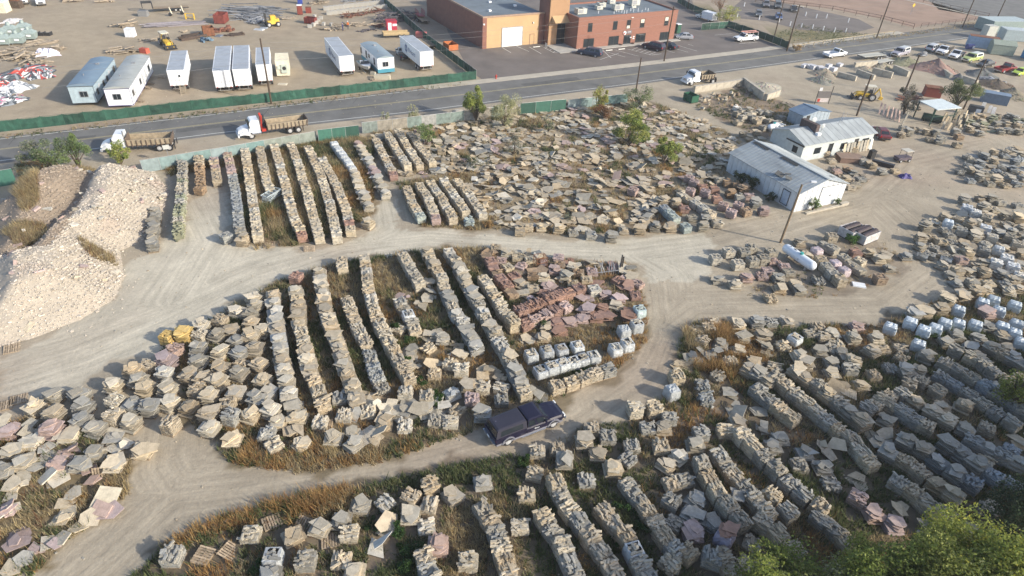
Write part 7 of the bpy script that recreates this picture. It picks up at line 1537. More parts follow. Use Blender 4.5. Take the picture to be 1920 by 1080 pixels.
# tarps and banners
def tarp(label, p, r, cols, h=.5, seed=0):
    g = G(*p); n = 22; V = []; F = []; TT = []
    for j in range(n+1):
        for i in range(n+1):
            u, v = (i/n-.5)*2, (j/n-.5)*2; q = 1-max(abs(u), abs(v))**3
            V.append((u*r[0]*(1+.12*sin(seed+v*6)), v*r[1]*(1+.15*cos(seed+u*5)), .03+max(0, h*q*(.35+.9*float(vn(u*3+seed, v*3, .55, seed % 50))))))
    mb = MB()
    for j in range(n):
        for i in range(n):
            a = j*(n+1)+i; F.append((a, a+1, a+n+2, a+n+1)); k = int(float(vn(i+seed*3, j*2.2, 5.0, (seed+7) % 60))*len(cols)*1.4) % len(cols); TT.append(cols[k])
    mb.add(V, F); mb.t = [tuple(c) for c in TT]; o = mb.build('crumpled_tarp', mat('tarp_cloth', (1, 1, 1), .6, tint=True, ns=2, na=.08), None, g, (0, 0, seed*.7)); tag(o, label, 'tarp'); return o
Wt, Bk, Rd, Gy, Pk = (.62, .62, .62), (.06, .07, .08), (.45, .07, .05), (.22, .24, .26), (.5, .2, .3)
tarp('crumpled white tarp draped over timber at the left', (88, 103), (2.0, 1.6), [(.62, .60, .68)], 1.1, 1); tarp('black and white printed banners heaped below the timber', (40, 137), (5.0, 2.2), [Wt, Bk, Gy, Bk, Rd], .8, 2); tarp('black banner with orange edge right of the heap', (78, 140), (2.8, 2.0), [Bk, Gy, Bk, Wt, Rd], .7, 3)
tarp('white sheet with grey print beside the small pallet', (32, 165), (2.6, 2.2), [Wt, Wt, Gy], .7, 4); tarp('red and white banner at the left edge', (2, 162), (2.0, 2.2), [Rd, Wt, Rd, Bk], .8, 5); tarp('dark crumpled banners above the green fence at left', (12, 192), (3.0, 1.8), [Bk, Gy, Pk, Wt, Bk], .7, 6)
tarp('pale tarp lying flat near the top left corner', (22, 40), (2.4, 1.6), [(.6, .57, .55)], .4, 7); tarp('flat dark banner on the ground right of the white sheet', (8, 178), (2.2, 1.4), [Bk, Gy, Wt], .4, 8)
# empty pallets
EP = 'empty wooden pallets lying about'
def empty_pallet(label, p, rz, n=1, tilt=(0, 0), s_=1.0, h=0.0):
    g = G(*p, h); t = thing('empty_pallet', label, 'pallet', (g.x, g.y, h if h else 0), 0, EP); t.rotation_euler = (tilt[0], tilt[1], rz); t.scale = (s_, s_, s_)
    for k in range(n):
        for y in (-.5, 0, .5): b = MB(); b.box((0, y, .055+k*.15), (1.2, .06, .09), t=WOODT()*1.15); b.build('stringer', WOOD, t)
        for i in range(7): b = MB(); b.box((-.53+i*.177, 0, .112+k*.15), (.12, 1.1, .022), t=WOODT()*1.2); b.build('deck_board', WOOD, t)
    occ(g.x, g.y, .7); return t
for i, (p, rz, n, ti, lb) in enumerate([((35, 750), .5, 1, (0, 0), 'grey empty pallet lying left of the first flagstone stacks'), ((8, 762), .5, 1, (0, 0), 'cut-off empty pallet at the left picture edge'), ((52, 612), .6, 2, (.15, .1), 'broken brown pallet on the foot of the rubble mound'), ((40, 625), .9, 1, (.2, 0), 'second broken pallet at the rubble mound foot'), ((22, 655), .5, 1, (.1, 0), 'pale pallet lying flat on the dusty track edge'),
    ((510, 980), .6, 1, (0, .05), 'grey pallet by the orange weeds, left of a pair'), ((570, 985), -.3, 1, (.3, 0), 'tilted grey pallet, right of the pair by the orange weeds'), ((382, 1045), 1.4, 2, (.1, 0), 'empty frame pallet right of the bottom flagstone stack'), ((430, 1035), 1.3, 1, (.3, .2), 'upended pallet right of the frame pallet'), ((172, 880), 1.2, 1, (.6, 0), 'broken wooden frame standing in dry grass'), ((190, 890), .7, 1, (.4, .4), 'collapsed slats behind the broken frame'),
    ((975, 513), .5, 2, (0, 0), 'empty pallets stacked by the rust rows, upper one'), ((982, 497), .4, 1, (.1, 0), 'pallet leaning beside the metal cage'), ((973, 533), .4, 3, (0, 0), 'short stack of pallets at the head of the tall rust row'), ((1012, 515), 1, 1, (.9, 0), 'pallet standing on its edge by the metal cage'), ((620, 1015), .3, 1, (0, 0), 'single grey pallet in green weeds'), ((610, 800), .2, 1, (.2, 0), 'pallet half sunk in weeds below the flagstone rows'),
    ((855, 935), 1.5, 1, (.3, 0), 'weathered pallet with white slats beside the bottom weeds'), ((1580, 822), .8, 1, (.2, 0), 'slatted pallet in the weeds beside the diagonal row'), ((1762, 752), .8, 1, (.1, 0), 'bare slatted pallet among dim slabs'), ((32, 182), .3, 3, (0, 0), 'small pallet stack beside the printed banners'), ((505, 460), .3, 1, (0, 0), 'pallet in weeds at the end of the metal frames row'), ((1910, 645), .8, 2, (0, 0), 'pallet pair at the far right among the wrapped stacks'),
    ((302, 146), .6, 1, (0, 0), 'small brown pallet left of the stepped trailer'), ((580, 470), .2, 1, (.5, 0), 'pallet leaning by the first tan row end')]):
    empty_pallet(lb, p, rz, n, ti)
g = G(512, 372); t = thing('metal_frame_stack', 'stack of pale galvanised frames at the end of a tan row', 'frame stack', (g.x, g.y, 0), 1.3); occ(g.x, g.y, 1.5)
for k in range(9):
    b = MB(); z = .15+k*.1; x0 = -1.6+U(0, .3); l_ = 2.6
    for y in (-.5, .5): b.bx(x0, x0+l_, y-.03, y+.03, z, z+.05)
    for i in range(5): b.bx(x0+l_*i/4-.03, x0+l_*i/4+.03, -.5, .5, z, z+.05)
    b.build('frame', mat('pale_frame', (.42, .47, .48), .5, tint=True), t, rot=(0, 0, U(-.15, .15)))
g = G(1012, 500); t = thing('metal_cage', 'rusty wire cage standing at the edge of the dusty track', 'wire cage', (g.x, g.y, 0), .4); b = MB()
for x in (-.6, .6):
    for y in (-.5, .5): b.cyl((x, y, 0), (x, y, 1.4), .035, n=5)
for z in (.1, .75, 1.4):
    b.bx(-.6, .6, -.52, -.48, z-.02, z+.02); b.bx(-.6, .6, .48, .52, z-.02, z+.02); b.bx(-.62, -.58, -.5, .5, z-.02, z+.02); b.bx(.58, .62, -.5, .5, z-.02, z+.02)
for i in range(7): b.bx(-.6+i*.2-.008, -.6+i*.2+.008, -.51, -.49, .1, 1.4); b.bx(-.6+i*.2-.008, -.6+i*.2+.008, .49, .51, .1, 1.4)
b.build('bars', RUST, t)
g = G(1138, 512); t = thing('steel_rack', 'grey steel rack and dark posts right of the rust rows', 'steel rack', (g.x, g.y, 0), .3); b = MB()
for i in range(9): x = -1.2+i*.3; b.cyl((x, -.4, 0), (x+U(-.4, .4), .3, U(.8, 1.4)), .04, n=5)
b.bx(-1.3, 1.3, -.5, -.44, .5, .58); b.build('bars', STEEL, t); b = MB(); b.bx(1.5, 1.62, 0, .12, 0, 2.1); b.bx(1.75, 1.87, .1, .22, 0, 1.8); b.build('post', BLACKM, t)
for q, lb, sx in [((1172, 532), 'large flat pink slab standing at the track corner', 2.2), ((1000, 640), 'pink slab leaning above the first wrapped pallet', 1.0)]:
    g = G(*q); b = MB(); slab_mb(b, slab_poly(.62*sx*.8, 5), .05, .1); o = b.build('pink_slab', STONE, None, g, (.25, 0, .3), color=PAL['pink']); tag(o, lb, 'stone slab')
for q, lb, tl in [((905, 775) and (707, 770), 'tall thin pale slab standing upright in weeds', 1.2), ((725, 795), 'broad white slab leaning left of the weedy gap', .5), ((667, 785), 'upright grey slab leaning on its neighbour', .9)]:
    g = G(*q); b = MB(); slab_mb(b, [(-.35, -.7), (.35, -.6), (.4, .5), (.1, .8), (-.3, .6)], 0, .07); o = b.build('leaning_slab', STONE, None, (g.x, g.y, .4), (tl, .1, U(-.5, .5)), color=PAL['pale']); tag(o, lb, 'stone slab')
g = G(200, 945); b = MB(); slab_mb(b, [(-.8, -1.0), (.75, -.95), (.8, .95), (-.7, 1.0)], 0, .1); o = b.build('cream_slab', STONE, None, (g.x, g.y, .35), (.25, .1, .05), color=(.56, .50, .38)); tag(o, 'large cream slab tilted in dry grass by the lower track', 'stone slab')
for q, lb in [((160, 985), 'white slab pair half hidden in dry grass'), ((105, 1015), 'grey slabs beside the bottom left grass'), ((40, 1062), 'cracked grey slab at the bottom left corner'), ((60, 890), 'pink and white slab pair at the left'), ((135, 940), 'bluish slab below the broken frame'), ((15, 960), 'cream slab at the left edge in dry grass')]:
    g = G(*q); t = thing('slab_pair', lb, 'stone slabs', (g.x, g.y, 0), U(0, 1.5))
    for k in range(2): b = MB(); slab_mb(b, slab_poly(U(.5, .75)), 0, .09); b.build('slab', STONE, t, (k*.8-.4, U(-.3, .3), .2+.1*k), (U(-.25, .25), U(-.25, .25), U(0, 3)), color=tint_col(colr(['pale', 'grey', 'buff'])))
# stone-block bins (concrete blocks), low walls, boulder heap
def block_wall(label, a, c, h=.9, bl=1.8, th=.6, m_=CONC, name='block_wall', rows_=1):
    A, B_ = G(*a), G(*c); d = B_-A; n = max(1, int(round(d.length/bl))); ang = atan2(d.y, d.x); t = thing(name, label, 'block wall', (A.x, A.y, 0), ang); L = d.length
    for r_ in range(rows_):
        for i in range(n): b = MB(); b.box((0, 0, 0), (L/n-.03, th, h/rows_-.02), j=.012); b.build('block', m_, t, (L*(i+.5)/n, U(-.03, .03), h/rows_*(r_+.5)))
    return t
for lb, a, c, h in [('double concrete block wall in front of the first gravel bin', (1570, 143), (1604, 152), 1.0), ('block wall between the first and second gravel bin', (1606, 138), (1638, 150), 1.0), ('long block wall between the second and third bin', (1634, 138), (1671, 147), 1.3), ('block wall right of the third bin', (1674, 132), (1702, 144), 1.2), ('cream block wall at the back of the bins', (1600, 128), (1641, 124), 1.3),
    ('block wall below the red gravel cone', (1768, 138), (1782, 148), 1.0), ('yellowish block wall near the right bins', (1803, 152), (1830, 161), 1.2), ('low block wall right of the grey gravel', (1843, 182), (1868, 178), 1.0), ('long cream block wall behind the boulder heap', (1300, 174), (1390, 160), 1.3), ('grey block wall at the right of the boulder heap', (1392, 159), (1431, 188), 1.5), ('cream block wall end with steel frame', (1434, 189), (1458, 180), 1.3)]:
    block_wall(lb, a, c, h)
gy = [(1545, 140, 3.0, 1.3, (.30, .26, .20), 'tan gravel cone in the first bin'), (1620, 132, 2.6, 1.0, (.33, .29, .23), 'sandy gravel heap in the second bin'), (1655, 127, 2.8, 1.1, (.34, .30, .22), 'pale gravel heap in the third bin'), (1752, 130, 5.0, 2.3, (.30, .20, .165), 'big red-brown gravel cone behind the bins'), (1700, 118, 4.0, 1.4, (.24, .23, .15), 'mossy soil heap behind the block bins'), (1838, 140, 3.2, 1.4, (.15, .155, .15), 'dark grey gravel heap between block walls'), (1795, 148, 1.8, 1.2, (.17, .18, .18), 'dark grey rock heap by the yellow blocks'), (1866, 160, 4.0, 1.3, (.15, .12, .09), 'dark brown soil heap at the right'), (1895, 180, 3.6, 1.6, (.25, .22, .16), 'tan soil heap at the right edge'), (1432, 165, 4.0, .9, (.38, .35, .28), 'flat pale sand heap behind the grey block wall')]
def cone(px, py, r, h, col, lb, name='gravel_heap', ch=220):
    g = G(px, py); b = MB(); n = 28; R_ = 9; V = []; F = []
    for k in range(R_+1):
        q = k/R_
        for i in range(n):
            a = 2*pi*i/n; rr = r*q*(1+.18*sin(a*3+px)+U(-.03, .03)); z = h*(1-q)**1.15*(1+.1*sin(a*2+py))+U(-.03, .03)*(q < 1); V.append((rr*cos(a), rr*sin(a), max(-.02 if k == R_ else .01, z)))
    for k in range(R_):
        for i in range(n): F.append((k*n+i, (k+1)*n+i, (k+1)*n+(i+1) % n, k*n+(i+1) % n))
    b.add(V, F, t=col)
    for i in range(ch):
        a, q = U(0, 6.28), U(0, 1)**.6; s_ = U(.06, .2); b.box((r*q*cos(a), r*q*sin(a), h*(1-q)**1.15), (s_, s_*.8, s_*.6), rz=a, rx=U(-1, 1), t=tuple(c*U(.7, 1.35) for c in col), nobot=True)
    o = b.build(name, RUBBLE, None, g); tag(o, lb, 'gravel heap'); occ(g.x, g.y, r*.8); return o
for q in gy: cone(*q)
cone(1539, 152, 2.6, 1.0, (.24, .235, .20), 'mottled rock heap below the white slabs', ch=320)
for i in range(8):
    px, py = 1508+i*9+U(-3, 3), 128+U(-8, 8); g = G(px, py); b = MB(); b.box((0, 0, .4), (U(1.2, 1.8), U(.8, 1.1), U(.6, .9)), j=.06); o = b.build('white_block', STONE, None, g, (0, 0, U(.2, .8)), color=(.52, .52, .54)); tag(o, f'{["leftmost", "second", "third", "fourth", "fifth", "sixth", "seventh", "rightmost"][i]} white stone block of the group behind the rock heap', 'stone block', 'white stone blocks by the road')
BP = [G(1385+i*5+U(-8, 8), 168+U(-5, 6)) for i in range(6)]+[G(1302+u*88, 180+U(0, 36)-u*6) for u in [U(0, 1) for _ in range(40)]]; BC = G(1391, 163); BP.sort(key=lambda g: (g-BC).length)
for i, g in enumerate(BP):
    s_ = U(.5, 1.1) if i > 7 else U(1.0, 1.6)
    n = 9; V = [(U(-1, 1), U(-1, 1), U(-1, 1)) for _ in range(12)]; V = [tuple(np.array(q)/max(.3, np.linalg.norm(q))*np.array([.5, .4, .38])*s_*U(.85, 1.1)) for q in V]
    import bmesh
    bm = bmesh.new()
    for q in V: bm.verts.new(q)
    bmesh.ops.convex_hull(bm, input=bm.verts); me = bpy.data.meshes.new('boulder'); bm.to_mesh(me); bm.free(); me.attributes.new('sharp_face', 'BOOLEAN', 'FACE').data.foreach_set('value', [True]*len(me.polygons)); me.attributes.new('tint', 'FLOAT_VECTOR', 'FACE').data.foreach_set('vector', [1.0]*3*len(me.polygons)); me.materials.append(STONE)
    o = ob('boulder', me, None, (g.x, g.y, s_*.3), (0, 0, U(0, 6)), tint_col(colr(['tan', 'brown', 'buff', 'grey']))); lb_ = f"{'big grey' if i < 6 else colr(['rounded', 'rough', 'jagged', 'squat'])+' tan'} boulder, {ordn(i+1)} from the block wall corner of the bins"; tag(o, lb_, 'boulder', 'boulders heaped in the concrete bins'); occ(g.x, g.y, .5)
# pale precast blocks in two rows, far yard
for r_ in range(2):
    for i in range(12):
        px, py = 612+i*9.4+r_*6, 19-i*1.1+r_*8.5; g = G(px, py); b = MB(); b.box((0, 0, .45), (1.35, .9, .9), j=.02); b.box((0, 0, .95), (.3, .25, .1)); o = b.build('precast_block', CONCG, None, g, (0, 0, R(12)+U(-.05, .05)))
        tag(o, f"pale precast block, {ordn(i+1)} from left in the {'back' if r_ == 0 else 'front'} row", 'concrete block', 'precast concrete blocks in the far yard'); occ(g.x, g.y, .6)
for i, q in enumerate(sorted([(590, 33), (597, 40), (588, 49), (593, 45), (607, 48), (622, 49), (602, 36), (581, 52)])):
    g = G(*q); b = MB(); b.box((0, 0, .35), (.9, .6, .7), j=.03); o = b.build('loose_block', CONCG, None, g, (0, 0, U(0, 1.5))); tag(o, f'{ORD[i+1]} loose pale block near the red crate, counted from the left cabin', 'concrete block', 'loose blocks near the red crate')
for i, q in enumerate([(68, 66), (78, 66), (90, 66)]):
    g = G(*q); t = thing('steel_frame_box', ['narrow', 'middle', 'right'][i]+' dark-framed plate box beside the grey hoppers', 'framed box', (g.x, g.y, 0), .1, 'framed plate boxes'); b = MB(); b.bx(-.6, .6, -.5, .5, .1, .5); b.build('plate', mat('plate_grey', (.45, .44, .38)), t); b = MB(); b.bx(.6, .72, -.6, .6, 0, .7); b.bx(-.6, .72, -.62, -.5, 0, .7); b.build('frame', BLACKM, t)
for i, (q, cc, d) in enumerate([((272, 99), (.48, .10, .06), (1.6, 1.0, .9)), ((790, 70), (.50, .14, .13), (2.4, 1.2, 1.2)), ((411, 68), (.16, .18, .22), (1.2, 1.6, .2)), ((486, 56), (.5, .53, .56), (2.2, 1.2, .15)), ((495, 53), (.35, .38, .42), (1.6, 1.2, .15)), ((717, 148), (.50, .46, .36), (3.0, 1.0, .8)), ((700, 140), (.45, .42, .33), (1.0, .7, .5)), ((530, 158), (.55, .50, .40), (1.6, 1.0, .08)), ((238, 197), (.6, .62, .62), (2.2, .8, .3)), ((270, 30), (.20, .20, .20), (2.0, 1.6, 1.2)), ((1390, 300), (.4, .3, .3), (.1, .1, .1))][:10]):
    boxy(['small orange-red generator behind the white office', 'faded red tank partly hidden by the lettered trailer', 'grey sheet leaning by the rusty hopper', 'white sheet on the ground left of the telehandler', 'grey sheet on the ground at the telehandler wheels', 'cream concrete lump near the fence by the boat', 'small cream lump left of the teal-banded office', 'pale board on the ground by the cream container', 'white slab at the foot of the purple-trimmed office', 'grey machine part under the gooseneck'][i], q, d, U(-.3, .3), paint(cc, .7), ['generator', 'tank', 'sheet', 'sheet', 'sheet', 'concrete lump', 'concrete lump', 'board', 'slab', 'machine part'][i], ['small_generator', 'red_tank', 'grey_sheet', 'white_sheet', 'steel_sheet', 'concrete_lump', 'small_lump', 'pale_board', 'white_slab', 'machine_part'][i], parts=[('top_edge', (0, 0, d[2]+.02), (d[0]*.7, d[1]*.7, .05), paint(tuple(c*.8 for c in cc), .7))])
for i, q in enumerate([(323, 30), (345, 27)]):
    g = G(*q); t = thing('support_stand', ['left', 'right'][i]+' cream support stand before the gooseneck trailer', 'stand', (g.x, g.y, 0), .2, 'cream support stands'); b = MB(); b.cyl((0, 0, .4), (-.3, 0, 2.0), .18, .1, n=8); b.build('post', cream, t); b = MB(); b.cyl((-.3, -.4, .4), (-.3, .4, .4), .4, n=10); b.build('wheel_drum', BLACKM, t)
g = G(357, 36); t = thing('sawhorse', 'yellow steel frame stand in the far yard', 'frame stand', (g.x, g.y, 0), .1); b = MB(); b.bx(-1, 1, -.05, .05, 1.2, 1.3); b.bx(-1, -.9, -.3, .3, 0, 1.25); b.bx(.9, 1, -.3, .3, 0, 1.25); b.bx(-1, 1, -.05, .05, .4, .5); b.build('frame', YELM, t)
# sign frame near bins
g = G(1540, 195); t = thing('price_sign_frame', 'dark sign board with red and white lower panel on steel posts', 'sign', (g.x, g.y, 0), R(10)); b = MB(); b.bx(-1.3, 1.3, -.06, .0, 1.2, 2.4); b.build('dark_board', mat('sign_dark', (.13, .12, .12), .7), t); b = MB(); b.bx(-1.1, 1.1, -.05, .0, .4, 1.1); b.build('lower_panel', mat('sign_pale', (.5, .45, .44)), t); b = MB(); b.bx(-1.1, -.6, -.07, -.051, .45, 1.05); b.build('red_patch', REDM, t)
for x in (-1.4, 1.4): b = MB(); b.cyl((x, 0, 0), (x, 0, 3.4 if x > 0 else 2.5), .06, n=6); b.build('post', BLACKM, t)
for x in (-1.15, -.85): b = MB(); b.bx(x-.1, x+.1, -.05, 0, 2.5, 3.1); b.build('white_letter_board', WHITE, t)
g = G(1707, 27); t = thing('road_sign', 'yellow warning sign on a post in the far field', 'road sign', (g.x, g.y, 0), .5); b = MB(); b.cyl((0, 0, 0), (0, 0, 2.4), .05, n=6); b.build('post', STEEL, t); b = MB(); b.box((0, -.06, 2.6), (.9, .03, .9), ry=pi/4); b.build('sign_plate', YELM, t)
g = G(320, 308); t = thing('roadside_sign', 'small pale sign seen from behind on the roadside fence', 'road sign', (g.x, g.y, 0), .5); b = MB(); b.cyl((0, 0, 0), (0, 0, 2.4), .04, n=6); b.build('post', STEEL, t); b = MB(); b.box((0, -.05, 2.5), (.8, .03, .6)); b.build('sign_plate', mat('sign_back', (.45, .46, .44), .6), t)
# bollards of the far lot
for i, q in enumerate(sorted([(1395, 12), (1382, 32), (1423, 37), (1460, 42), (1481, 48), (1502, 52), (1523, 54), (1543, 57), (1564, 60), (1585, 61), (1510, 30), (1530, 34), (1549, 34), (1590, 42)])):
    g = G(*q); b = MB(); b.cyl((0, 0, 0), (0, 0, 1.1), .13, n=8); o = b.build('white_bollard', WHITE, None, g); tag(o, f'white bollard, {ordn(i+1)} from the left along the far lot edges', 'bollard', 'white bollards round the far lot')
sheet('far_lot', [(1372, 16), (1400, -8), (1500, 12), (1610, 36), (1640, 52), (1600, 62), (1500, 56), (1440, 40), (1380, 34)], ASPH2, .012)
sheet('far_field', [(1360, -40), (1372, -4), (1440, 2), (1560, 17), (1650, 35), (1712, 52), (1730, 48), (1850, 34), (1780, 14), (1700, -8), (1650, -30)], mat('field_soil', (.30, .205, .15), .95, ns=.15, na=.16), .012)
# utility cart, wheelbarrow bits
t = thing('utility_cart', 'small utility cart with a pale flat roof in the yard', 'utility cart', G(1690, 302), .3); b = MB(); b.bx(-1.2, 1.2, -.6, .6, .35, .8); b.build('body', mat('cart_dark', (.10, .08, .10), .6), t); b = MB(); b.bx(-.3, 1.1, -.65, .65, 1.75, 1.83); b.build('roof', mat('cart_roof', (.50, .47, .40), .6), t)
for x in (-.2, 1.0):
    for y in (-.6, .6): b = MB(); b.cyl((x, y, .8), (x, y, 1.75), .03, n=5); b.build('roof_post', BLACKM, t)
for x in (-.8, .8):
    for y in (-.6, .6): wheel(t, x, y, .28, .2)
boxy('dark covered grill box left of the utility cart', (1632, 297), (.8, .8, 1.3), .3, BLACKM, 'box', 'covered_box', parts=[('lid', (0, 0, 1.33), (.86, .86, .06), DARK)]); boxy('long dark planter box below the covered box', (1654, 311), (3.2, .6, .6), -.6, mat('dark_timber2', (.05, .04, .04), .8), 'box', 'dark_planter', parts=[('rim', (0, 0, .62), (3.25, .66, .05), BLACKM)]); boxy('low brown timber table beside the warehouse', (1590, 302), (3.4, 2.0, .8), .0, mat('table_brown', (.20, .13, .10), .85), 'table', 'timber_table', parts=[('top', (0, 0, .84), (3.6, 2.2, .08), mat('table_top', (.24, .17, .13), .85))])
tarp('small purple tarp bundle on the yard floor', (1697, 333), (.9, .5), [(.07, .06, .22)], .6, 9); boxy('white rectangular sheet lying below the dark ledge pallet', (1610, 535), (1.4, .9, .12), -.2, WHITE, 'sheet', 'white_sheet', parts=[('edge', (0, 0, .13), (1.3, .8, .02), WHITE)])
boxy('blue-grey slab-sided container at the right bins', (1862, 192), (4.6, 2.2, 1.8), R(-28), mat('bluegrey_box', (.13, .18, .25), .7), 'container', 'blue_grey_container', parts=[('lid', (0, 0, 1.84), (4.7, 2.3, .08), mat('bluegrey_lid', (.16, .22, .30), .7))]); boxy('dark red-brown leaning hopper left of the green tree', (1745, 180), (3.0, 2.0, 1.8), R(-15), RB, 'hopper', 'brown_hopper', parts=[('rim', (0, 0, 1.84), (3.1, 2.1, .1), RUST)])
boxy('dark compressor with pale panel right of the shelter', (1825, 215), (2.4, 1.3, 1.6), R(-25), mat('comp_dark', (.06, .065, .075), .6), 'machine', 'compressor', parts=[('panel', (.4, -.67, .9), (.8, .04, .8), WHITE), ('cover', (0, 0, 1.64), (2.3, 1.2, .08), BLACKM)])
for i in range(7):
    a0 = G(1648+i*7.5, 214+i*3.0); b = MB(); b.box((0, 0, 1.0), (.32, .08, 2.1), j=.03); o = b.build('standing_slab', STONE, None, a0, (-.3+U(-.1, .1), U(-.2, .2), U(-.3, .3)), color=tint_col(colr(['grey', 'tan', 'pink']))); tag(o, f'{ORD[i+1]} narrow slab from the left, leaning in the row by the grey bush', 'standing slab', 'narrow slabs leaning by the grey bush')
for i in range(26):
    a0 = G(1768+(i % 9)*6.5+U(-2, 2), 226+(i//9)*9+U(-2, 2)); hh = U(1.1, 2.0); b = MB(); b.box((0, 0, hh/2), (U(.3, .5), .09, hh), j=.04); o = b.build('standing_slab', STONE, None, a0, (U(-.25, .05), U(-.3, .3), U(-.4, .4)), color=tint_col(colr(['tan', 'buff', 'grey']))); tag(o, f"{ORD[i % 9+1]} upright slab from the left, {['back', 'middle', 'front'][i//9]} row of the display", 'standing slab', 'upright slabs right of the roofed shelter')
for i, q in enumerate([(1841, 205), (1860, 215), (1853, 212)]):
    g = G(*q); b = MB(); b.box((0, 0, .7), (.6, .15, 1.3), j=.03); o = b.build('white_stone_panel', STONE, None, g, (-.15, 0, -.2), color=(.6, .6, .6)); tag(o, ['single white upright stone near the compressor', 'white square stone panel, right one', 'white square stone panel, middle one'][i], 'stone panel', 'white stone panels')

# ------------------------------------------------------------------ rubble mound
def mound():
    pts = gp([(-60, 420), (0, 380), (60, 345), (130, 330), (215, 318), (290, 325), (318, 360), (305, 400), (272, 452), (225, 470), (232, 520), (215, 560), (150, 600), (60, 635), (0, 650), (-80, 660)])
    x0, x1 = min(p[0] for p in pts), max(p[0] for p in pts); y0, y1 = min(p[1] for p in pts), max(p[1] for p in pts)
    xs = np.arange(x0-1, x1+1, .35); ys = np.arange(y0-1, y1+1, .35); X, Y = np.meshgrid(xs, ys); inn = inpoly(X.ravel(), Y.ravel(), pts).reshape(X.shape)
    D = np.full(X.shape, 1e9)
    for i in range(len(pts)):
        a = np.array(pts[i]); c = np.array(pts[(i+1) % len(pts)]); d = c-a; L2 = (d**2).sum(); u = np.clip(((X-a[0])*d[0]+(Y-a[1])*d[1])/L2, 0, 1); D = np.minimum(D, np.hypot(X-a[0]-d[0]*u, Y-a[1]-d[1]*u))
    D[~inn] = 0
    H = np.minimum(D*.62, 2.9+.9*fbm(X, Y, 9, 3))*(.75+.5*vn(X, Y, 6, 11))
    # the valley between the new white heap and the old weedy one
    V0 = np.array(gp([(190, 330), (150, 400), (108, 440), (60, 500)])); dv = np.full(X.shape, 1e9)
    for i in range(len(V0)-1):
        a, c = V0[i], V0[i+1]; d = c-a; L2 = (d**2).sum(); u = np.clip(((X-a[0])*d[0]+(Y-a[1])*d[1])/L2, 0, 1); dv = np.minimum(dv, np.hypot(X-a[0]-d[0]*u, Y-a[1]-d[1]*u))
    H = H*(1-.45*np.exp(-(dv/1.5)**2)); H = np.maximum(H, 0)+(vn(X, Y, .8, 2)-.5)*.22*(D > .3)
    H[~inn] = -.06
    def hat_(x, y):
        i = np.clip(((y-ys[0])/.35).astype(int), 0, len(ys)-2); j = np.clip(((x-xs[0])/.35).astype(int), 0, len(xs)-2); return H[i, j]
    ny, nx = X.shape; me = bpy.data.meshes.new('rubble_mound'); v = np.stack([X.ravel(), Y.ravel(), H.ravel()], 1); me.vertices.add(len(v)); me.vertices.foreach_set('co', v.astype(np.float32).ravel())
    i = (np.arange(ny-1)[:, None]*nx+np.arange(nx-1)[None, :]); k = (inn[:-1, :-1] | inn[1:, 1:] | inn[1:, :-1] | inn[:-1, 1:]); i = i[k]; q = np.stack([i, i+1, i+nx+1, i+nx], 1).astype(np.int32)
    me.loops.add(q.size); me.polygons.add(len(q)); me.loops.foreach_set('vertex_index', q.ravel()); me.polygons.foreach_set('loop_start', np.arange(0, q.size, 4, dtype=np.int32))
    cx, cy = v[q, 0].mean(1), v[q, 1].mean(1)
    old = (PXv(cx, cy, 1.5)[0] < 118+ (470-PXv(cx, cy, 1.5)[1])*.55)*(PXv(cx, cy, 1.5)[1] < 490)
    base = np.where(old[:, None], np.array([.32, .26, .20]), np.array([.50, .44, .36])); pk = np.clip((fbm(cx, cy, 4, 15)-.5)*3, 0, 1)[:, None]; base = base*(1-pk*.3)+np.array([.5, .36, .28])*pk*.3
    at = me.attributes.new('tint', 'FLOAT_VECTOR', 'FACE'); at.data.foreach_set('vector', (base*.8).astype(np.float32).ravel()); me.materials.append(RUBBLE); me.update(calc_edges=True)
    root = ob('rubble_mound', me); tag(root, 'big pale mound of broken stone rubble with dry weeds at the left', 'rubble mound')
    N = 44000; x = rng.uniform(x0, x1, N); y = rng.uniform(y0, y1, N); k = inpoly(x, y, pts); x, y = x[k], y[k]; N = len(x); sp = (rng.random(N) < .07)[:, None]*rng.normal(0, 1.5, (N, 2)); x = x+sp[:, 0]; y = y+sp[:, 1]; z = np.where(inpoly(x, y, pts), hat_(x, y), 0).clip(0)+.03
    s_ = rng.uniform(.03, .085, N)*np.where(rng.random(N) < .1, 2.2, 1); dims = np.stack([s_*rng.uniform(1, 2.4, N), s_, s_*rng.uniform(.3, .7, N)], 1)
    c8 = CUBE[None]*dims[:, None]; c8 = c8*(1+rng.uniform(-.25, .25, c8.shape)); a = rng.uniform(0, 6.28, N); b_ = rng.uniform(-.6, .6, N)
    y1_ = c8[:, :, 1]*np.cos(b_)[:, None]-c8[:, :, 2]*np.sin(b_)[:, None]; z1_ = c8[:, :, 1]*np.sin(b_)[:, None]+c8[:, :, 2]*np.cos(b_)[:, None]
    X1 = c8[:, :, 0]*np.cos(a)[:, None]-y1_*np.sin(a)[:, None]; Y1 = c8[:, :, 0]*np.sin(a)[:, None]+y1_*np.cos(a)[:, None]
    V = np.stack([X1+x[:, None], Y1+y[:, None], z1_+z[:, None]], 2); fs = np.array(CF[1:]); VV = V[:, fs, :].reshape(-1, 3)
    px_, py_ = PXv(x, y, 1.5); old = (px_ < 118+(470-py_)*.55)*(py_ < 490); col = np.where(old[:, None], np.array([.40, .33, .26]), np.array([.60, .535, .45])); pk = np.clip((fbm(x, y, 4, 15)-.5)*3, 0, 1)[:, None]; col = col*(1-pk*.4)+np.array([.45, .33, .27])*pk*.5
    col = col*rng.uniform(.72, 1.1, N)[:, None]; o = trimesh('stone_chips', VV, RUBBLE, np.repeat(col, 5, 0), 'stuff', root, 4)
